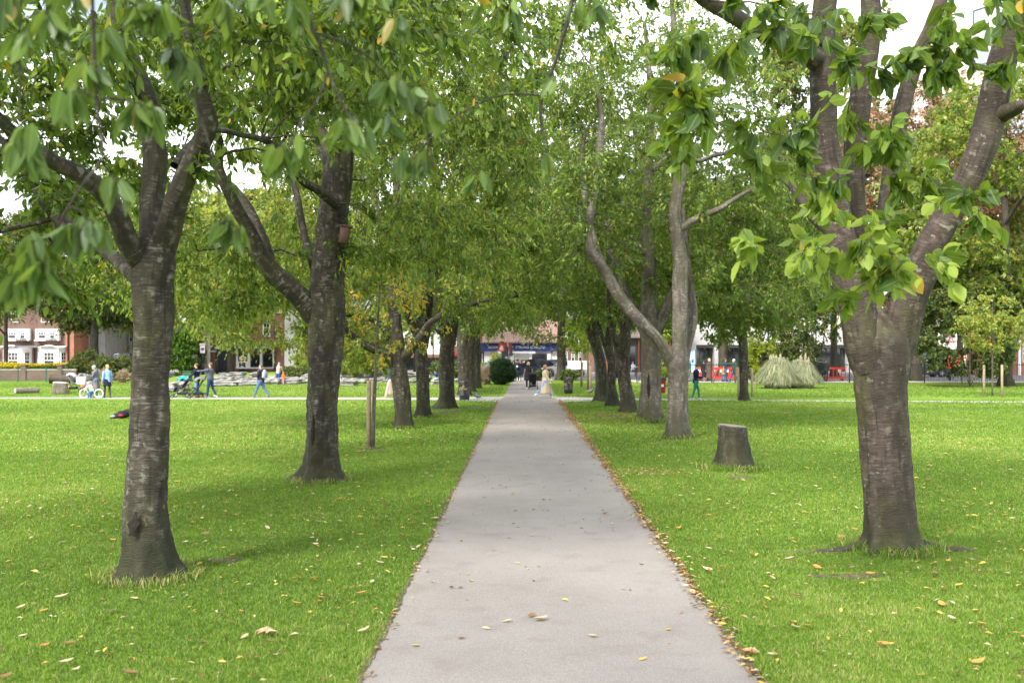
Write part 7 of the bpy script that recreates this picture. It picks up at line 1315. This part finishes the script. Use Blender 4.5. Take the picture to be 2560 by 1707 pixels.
p = g2(978, 995.5); person('walker in a dark green puffer jacket and wide beige trousers', p, -100, 1.72, (.02, .05, .045), 'puffer_jacket', (.42, .34, .29), hair=(.7, .6, .5), arms=((-30, 14, 25), (42, 8, 12)), legs=((20, 6), (-14, 10)), shoes=(.65, .3, .18), toppat=QUILT, girth=1.15, trw=1.3, skirt=(.74, .01, (.30, .25, .21), 'wide_legs'))
person('child in a blue jacket sitting on a boulder', (bgx(1093, 67.6), 67.6, 0), -65, 1.15, (.03, .06, .22), 'jacket', (.5, .5, .5), hair=(.02, .02, .02), arms=((45, 8, 80), (50, 8, 80)), lean=16, nod=20, sit=.72, legs=((75, 75), (68, 70)), child=True, girth=1.1)
person('distant seated person in a light blue shirt beyond the bank', (bgx(1140, 88), 88, 0), 0, 1.6, (.2, .4, .65), 'shirt', (.05, .05, .08), hair=(.2, .15, .1), sit=.6, legs=((80, 80), (80, 80)), arms=((35, 8, 60), (35, 8, 60)))
person('distant person in a navy top by the black lamp post', (bgx(1104, 87), 87, 0), 20, 1.65, (.05, .07, .16), 'top', (.04, .04, .05), hair=(.1, .07, .05))
# centre
p = (bgx(1293, 74.6), 74.6, 0); t, J = person('person in black facing the road, one hand raised to the head', p, 180, 1.66, (.012, .014, .022), 'jacket', (.02, .03, .07), hair=(.01, .01, .01), arms=((-8, 20, 30), (40, 50, 120)), legs=((5, 3), (-5, 5)), shoes=(.65, .55, .05), girth=1.1, trw=1.05, coat=(.28, .03, (.02, .025, .045), 'coat_skirt')); rucksack('black rucksack with a white curl and white top, on the person in black', t, J, (.015, .02, .03), (.5, .5, .52), .2, 1.0)
p = g2(1321, 972.5); person('woman with long fair hair in a long black padded gilet', p, 178, 1.64, (.012, .014, .02), 'gilet', (.015, .015, .02), hair=(.62, .45, .24), hairlen=.24, arms=((8, 14, 14), (28, 12, 20)), sleeve=False, coat=(.36, .05, None, 'gilet_skirt'), legs=((-8, 10), (6, 4)), shoes=(.7, .7, .68), toppat=BQ, girth=1.3, hoodie=True)
pushchair('low black pushchair in front of the woman in the padded gilet', (bgx(1329, 61)+.1, 60.4, 0), R(176), (.02, .02, .025), s=.92)
p = g2(1364, 995); person('woman in an open beige trench coat striding to the right', p, 88, 1.68, (.46, .39, .28), 'coat_top', (.16, .28, .52), 'jeans', (.30, .16, .08), .13, legs=((22, 4), (-24, 28)), arms=((-22, 10, 10), (18, 8, 14)), coat=(.68, .055, None, 'coat_skirt'), shoes=(.75, .75, .75), girth=1.12, trw=.9)
# right
p = g2(1739, 999.5); t, J = person('woman in a navy top and green leggings looking at a phone', p, 86, 1.72, (.012, .018, .04), 'jacket', (.015, .16, .10), 'leggings', (.05, .03, .025), legs=((20, 14), (-8, 10)), arms=((10, 6, 62), (14, 6, 70)), nod=20, lean=4, shoes=(.32, .33, .38), trw=.88, hairlen=0); rucksack('pale grey drawstring bag on the back of the woman in green leggings', t, J, (.38, .41, .45), None, .20, 1.0, .14)
Yp = 75.2
def far(px, label, face, **kw): return person(label, (bgx(px, kw.pop('Y', Yp)), kw.get('Y', Yp), 0), face, **kw)
person('man in a teal jacket and white cap behind the woman in green leggings', (bgx(1723, 73.4), 73.4, 0), 80, 1.74, (.07, .2, .2), 'jacket', (.12, .18, .32), hair=(.6, .6, .6), hat=(.75, .75, .75), legs=((14, 6), (-14, 10)))
person('person in a black coat behind the railings', (bgx(1760, 75), 75, 0), 200, 1.55, (.015, .02, .025), 'coat_top', (.08, .05, .05), hair=(.06, .04, .03), coat=(.6, .06, None, 'coat_skirt'), girth=1.1)
person('person in a brown coat with a fur-trimmed hood', (bgx(1773, 74.4), 74.4, 0), 190, 1.72, (.09, .07, .055), 'coat_top', (.06, .045, .04), hair=(.5, .38, .2), hairlen=.1, coat=(.7, .05, None, 'coat_skirt'), hoodie=True, girth=1.15)
person('person in a dark blue coat and jeans holding a child by the hand', (bgx(1814, 74.6), 74.6, 0), 100, 1.72, (.02, .05, .08), 'jacket', (.08, .16, .3), hair=(.1, .07, .05), legs=((12, 6), (-10, 8)))
t, J = person('child in a mustard jacket with a blue rucksack', (bgx(1809, 73.8), 73.8, 0), 200, 1.15, (.62, .33, .03), 'jacket', (.06, .12, .25), hair=(.2, .12, .07), child=True, girth=1.1); rucksack('bright blue rucksack on the child in mustard', t, J, (.03, .12, .6), None, .2, .95)
person('man with white hair in a dark jacket walking by the green gate post', (bgx(1834, 73.2), 73.2, 0), -95, 1.72, (.03, .07, .08), 'jacket', (.03, .08, .15), hair=(.75, .73, .7), legs=((24, 6), (-22, 14)))
person('person in a white cap standing right of the pampas grass', (bgx(2037, 75), 75, 0), 175, 1.74, (.05, .055, .06), 'jacket', (.06, .1, .2), hair=(.5, .5, .5), hat=(.78, .78, .76), girth=1.15)
person('dark-haired person in a black coat between two others by the pampas grass', (bgx(2052, 74.4), 74.4, 0), 190, 1.66, (.015, .018, .02), 'coat_top', (.03, .03, .04), hair=(.03, .02, .02), coat=(.4, .04, None, 'coat_skirt'), girth=1.15)
person('person in a dark green jacket nearest the red barrier by the pampas grass', (bgx(2065, 73.9), 73.9, 0), 150, 1.66, (.02, .035, .03), 'jacket', (.02, .02, .03), hair=(.07, .04, .03), legs=((10, 4), (-10, 8)), girth=1.15)
person('person in a white shirt sitting behind the railings by the brown columns', (bgx(1582, 88), 88, 0), 40, 1.65, (.6, .65, .75), 'shirt', (.05, .05, .08), hair=(.06, .04, .03), hairlen=.15, sit=.6, legs=((80, 80), (78, 80)), arms=((40, 8, 60), (40, 8, 60)))
# grey pushchair with bags and the toddler sitting by it
p = g2(184, 979.5); pushchair('parked grey pushchair hung with a pale bag behind the wide stump', p, R(100), (.42, .44, .48), (.3, .31, .34), 1.0); b = thing('bag', 'pale grey shopping bag hung on the parked pushchair', 'bag', (p[0]+.5, p[1]-.1, .42)); mb = MB(); mb.prism([(-.25, 0), (.22, 0), (.28, .45), (-.3, .45)], -.1, .1); mb.build('bag', cloth('bag grey', (.5, .52, .58)), b, None, None, .03)
for q in (-1, 1): mb = MB(); mb.tube([(-.2, q*.05, .44), (-.12, q*.05, .62), (.12, q*.05, .62), (.2, q*.05, .44)], .012, 6); mb.build('handle', cloth('bag grey', (0, 0, 0)), b)
person('toddler in an orange top sitting by the parked pushchair', (p[0]-.1, p[1]-.55, 0), -20, .9, (.8, .4, .1), 'top', (.02, .2, .22), hair=(.6, .5, .4), sit=.22, legs=((85, 20), (85, 25)), arms=((40, 20, 40), (30, 20, 50)), child=True)
b = thing('rucksack', 'black and red bag lying on the grass left of the nearest left trunk', 'rucksack', g2(304, 1046), R(20)); mb = MB(); mb.ell((0, 0, .12), (.40, .2, .13), 18, 12, Matrix.Rotation(R(-12), 4, 'Y')); mb.ell((.22, 0, .2), (.2, .17, .14), 14, 9); mb.build('bag', cloth('black bag', (.02, .022, .026)), b, None, .02)
mb = MB(); mb.ell((-.02, -.17, .12), (.09, .05, .05), 12, 8); mb.build('red_patch', cloth('bag red', (.4, .03, .05)), b); mb = MB(); mb.ell((-.28, -.12, .09), (.1, .07, .05), 12, 8); mb.build('pocket', cloth('bag pale', (.3, .3, .32)), b)
mb = MB(); mb.tube([(-.1, -.1, .25), (.1, -.2, .28), (.3, -.22, .15), (.4, -.2, .04)], .018, 6); mb.build('strap', cloth('black bag', (0, 0, 0)), b)
# ---------------------------------------------------------------- fallen leaves
FALL = leafmat('fallen leaves', [(0, (.09, .045, .025)), (.25, (.19, .10, .05)), (.45, (.36, .23, .12)), (.6, (.50, .42, .30)), (.75, (.55, .42, .08)), (.9, (.50, .28, .07)), (1, (.42, .17, .05))], (.6, .4, .1), .2, .65)
rf = np.random.default_rng(77)
def leafmesh(tv, L, seed, curl):
    r = np.random.default_rng(seed); v, T, Qd, a, lat = leaves(np.array([[0, -L/2, .004]]), np.array([[0, 1., .06]]), np.array([L]), np.array([L*.46]), np.array([tv]), r, 2, curl)
    # lay it flat with a slight cup
    y = v[:, 1]; x = np.array([0, -.72, 0, .72, -1, 0, 1, -.55, 0, .55, 0])*L*.25; z = .006+np.abs(x)*(.25+.5*r.random())+((y/L)**2)*L*curl*2+r.random()*.004
    v = np.stack([x, y, z], 1); st = np.array([[0, -L/2-.0, .006], [.002, -L/2, .006], [.002, -L*.72, .012], [0, -L*.72, .012]]); n_ = len(v); v = np.vstack([v, st]); a = np.append(a, [tv]*4); lat = np.append(lat, [0]*4); Qd = np.vstack([Qd, [[n_, n_+1, n_+2, n_+3]]])
    return np_mesh('leaf', v, T, Qd, {'tint': a, 'lat': lat}, True, [FALL])
KIND = {'yellow': [.75, .82, .9], 'brown': [.0, .15, .3], 'pale': [.5, .58, .62], 'orange': [.95, 1.0, .92]}
LM = {k: [leafmesh(t_, .085+.02*i, 10*i+j, .12+.1*i) for i, t_ in enumerate(v)] for j, (k, v) in enumerate(KIND.items())}
def leaf_at(x, y, z, kind, group, label, s=1.0):
    o = bpy.data.objects.new('fallen_leaf', LM[kind][rf.integers(3)]); o.location = (x, y, z); o.rotation_euler = (rf.normal()*.18, rf.normal()*.18, rf.random()*6.28); o.scale = (s, s, s); C.objects.link(o); o['label'] = label; o['category'] = 'leaf'; o['group'] = group; return o
def pick(): return ['yellow', 'brown', 'pale', 'orange'][rf.choice(4, p=[.30, .28, .30, .12])]
nl = 0
spots_ = []
while nl < 200:
    y = math.sqrt(rf.uniform(7.2**2, 14.5**2)); x = rf.uniform(-.53, .53)*y; l_, r_ = linx(PL, y), linx(PR, y)
    if l_-.05 < x < r_+.05: continue
    zn = ('at the bottom left of the lawn' if y < 9.5 else 'left of the nearest left trunk' if x < -4 else 'between the nearest left trunk and the path' if y < 12 else 'short of the split trunk') if x < l_ else ('at the bottom right of the lawn' if y < 9.5 else 'right of the big forked cherry' if x > 4.7 else 'between the path and the big forked cherry' if y < 12.5 else 'before the sawn stump'); k = pick(); leaf_at(x, y, .03, k, '%s fallen leaves %s' % (k, zn), '%s fallen cherry leaf lying %s' % (k, zn), rf.uniform(.6, 1.1)); nl += 1
for _ in range(34):
    y = rf.uniform(7, 17); l_, r_ = linx(PL, y), linx(PR, y); k = pick(); leaf_at(rf.uniform(l_+.15, r_-.15), y, .005, k, '%s fallen leaves lying on the path' % k, '%s fallen leaf lying on the middle of the path' % k, rf.uniform(.45, .9))
for _ in range(60):
    y = rf.uniform(7, 13); r_ = linx(PR, y); k = ['brown', 'orange', 'pale'][rf.choice(3, p=[.5, .2, .3])]; leaf_at(r_+rf.normal(-.02, .05), y, .012+.02*rf.random(), k, '%s fallen leaves along the right path edge' % k, '%s fallen leaf in the strip of leaves along the right path edge' % k, rf.uniform(.5, 1.0))
# the two big ones
def palm_leaf(label, px, py, s, col, rz):
    pts = []; n_ = 5
    for i in range(n_*2+1):
        a = R(-130+260*i/(n_*2)); rr = (1.0 if i % 2 == 0 else .45)*s*(1.15 if i == n_ else 1); pts.append((math.sin(a)*rr, math.cos(a)*rr))
    pts.append((0, -.12*s)); m_ = len(pts); z = [.05+.02*math.sin(3*i) for i in range(m_)]; vs = [(x, y, z[i]+.35*s*abs(x)/s*.3) for i, (x, y) in enumerate(pts)]+[(0, .1*s, .03)]
    me = bpy.data.meshes.new('leaf'); me.from_pydata(vs, [], [(i, (i+1) % m_, m_) for i in range(m_)]); me.materials.append(mat('dry plane leaf', col, .8, .25, 30)); o = bpy.data.objects.new('fallen_leaf', me); link(o); o.location = g2(px, py); o.rotation_euler = (0, 0, rz); sd = o.modifiers.new('t', 'SOLIDIFY'); sd.thickness = .002; tag(o, label, 'leaf')
palm_leaf('big pale brown lobed leaf on the grass at the lower left', 668, 1590, .105, (.52, .34, .2), 2.0); palm_leaf('curled brown lobed leaf at the lower right path edge', 1877, 1640, .07, (.45, .3, .2), .6)
o = leaf_at(*G(1352, 1552)[:2], .006, 'pale', '', 'long cream leaf lying on the near path', 1.25); del o['group']; o.rotation_euler.z = R(-55)
o = leaf_at(*G(1328, 1542)[:2], .006, 'brown', '', 'small reddish curled leaf touching the long cream leaf', .8); del o['group']
# the rest, too many to count
def litter(n_, fy, seed, z=.03, zr=.02, L=(.05, .10)):
    r = np.random.default_rng(seed); x, y = fy(r, n_); pos = np.stack([x, y, z+zr*r.random(len(x))], 1); a = r.random(len(x))*6.283; ax = np.stack([np.cos(a), np.sin(a), r.normal(0, .12, len(x))], 1)
    m_ = len(x); LL = r.uniform(L[0], L[1], m_); ti = r.choice([.1, .25, .45, .55, .62, .78, .85, .95], m_, p=[.18, .17, .15, .14, .10, .14, .07, .05])
    ax = unit(ax); side = unit(np.cross(ax, np.array([0, 0, 1.])+r.normal(0, .15, (m_, 3)))); nor = np.cross(side, ax); Lc = LL[:, None]; W_ = Lc*.23
    v = np.stack([pos-ax*Lc*.5, pos+side*W_+np.array([0, 0, .012]), pos+ax*Lc*.5+np.array([0, 0, .008]), pos-side*W_+np.array([0, 0, .012])], 1).reshape(-1, 3); i = np.arange(m_)[:, None]*4
    return v, i+np.array([[0, 1, 2, 3]]), np.repeat(ti, 4)
def on_lawn(y0, y1, dens=0):
    def f(r, n_):
        y = np.sqrt(r.uniform(y0*y0, y1*y1, n_)); x = r.uniform(-.56, .56, n_)*y; cl = PL[0]+(PL[1]-PL[0])*(y-PY0)/(PY1-PY0); cr = PR[0]+(PR[1]-PR[0])*(y-PY0)/(PY1-PY0); k = (x < cl) | (x > cr)
        if y1 > 25: k &= (np.abs(x) < 9+r.random(n_)*8)
        return x[k], y[k]
    return f
def on_edge(r, n_): y = np.sqrt(r.uniform(6.5**2, 46**2, n_)); cr = PR[0]+(PR[1]-PR[0])*(y-PY0)/(PY1-PY0); return cr+np.abs(r.normal(0, .055, n_))*(.5+1.3*np.abs(np.sin(y*1.9)*np.sin(y*.73+1)))*np.where(r.random(n_) < .7, -1, .8)+.03*np.sin(y*3), y
def on_edge2(r, n_): y = np.sqrt(r.uniform(6.5**2, 46**2, n_)); cl = PL[0]+(PL[1]-PL[0])*(y-PY0)/(PY1-PY0); return cl+np.abs(r.normal(0, .05, n_)), y
def on_path(r, n_): y = np.sqrt(r.uniform(9**2, 50**2, n_)); cl = PL[0]+(PL[1]-PL[0])*(y-PY0)/(PY1-PY0); cr = PR[0]+(PR[1]-PR[0])*(y-PY0)/(PY1-PY0); return cl+(cr-cl)*r.random(n_), y
ps_ = [litter(1200, on_lawn(7, 16), 1, L=(.03, .085)), litter(2300, on_lawn(14, 30), 2, L=(.05, .12)), litter(1900, on_lawn(30, 70), 3, L=(.08, .15)), litter(5600, on_edge, 4, .01, .035, (.04, .09)), litter(700, on_edge2, 5, .012, .02, (.04, .08)), litter(420, on_path, 6, .005, .004, (.04, .08)),
       litter(320, ring(3.6, 36, .3, 3.2), 7, .02, .02, (.08, .14)), litter(160, ring(2.8, 19.6, .2, .9), 8, .01, .02)]
V, Qs, A = [], [], []; o_ = 0
for v, q, a in ps_: V.append(v); Qs.append(q+o_); A.append(a); o_ += len(v)
o = link(bpy.data.objects.new('leaf_litter', np_mesh('leaf_litter', np.concatenate(V), None, np.concatenate(Qs), {'tint': np.concatenate(A), 'lat': np.zeros(o_)}, False, [FALL]))); tag(o, 'scattered small fallen leaves over the lawns and along the path edges', 'leaf litter', None, 'stuff')
# taller grass round the tree feet
for cx_, cy_, r0, n_, hh, dr in ((-3.9, 10.7, .28, 2600, .13, .35), (-3.62, 18.6, .34, 2600, .13, .35), (4.63, 12.2, .33, 3200, .17, .12), (4.55, 27.3, .25, 1500, .16, .2), (4.6, 33.3, .33, 1800, .25, .1), (ps.x, ps.y, .36, 2600, .17, .12), (s1.x, s1.y, .1, 700, .1, .5), (-3.34, 30.8, .25, 1200, .14, .1), (-3.17, 35.7, .25, 900, .14, .1), (4.5, 38.6, .22, 900, .16, .1)): tuft(cx_, cy_, r0, int(n_*.6), hh*.8, .008 if cy_ < 20 else .016, r0*2.1, dr)
emit_grass('long_grass', TUFTS, 'longer unmown grass round the feet of the trees')
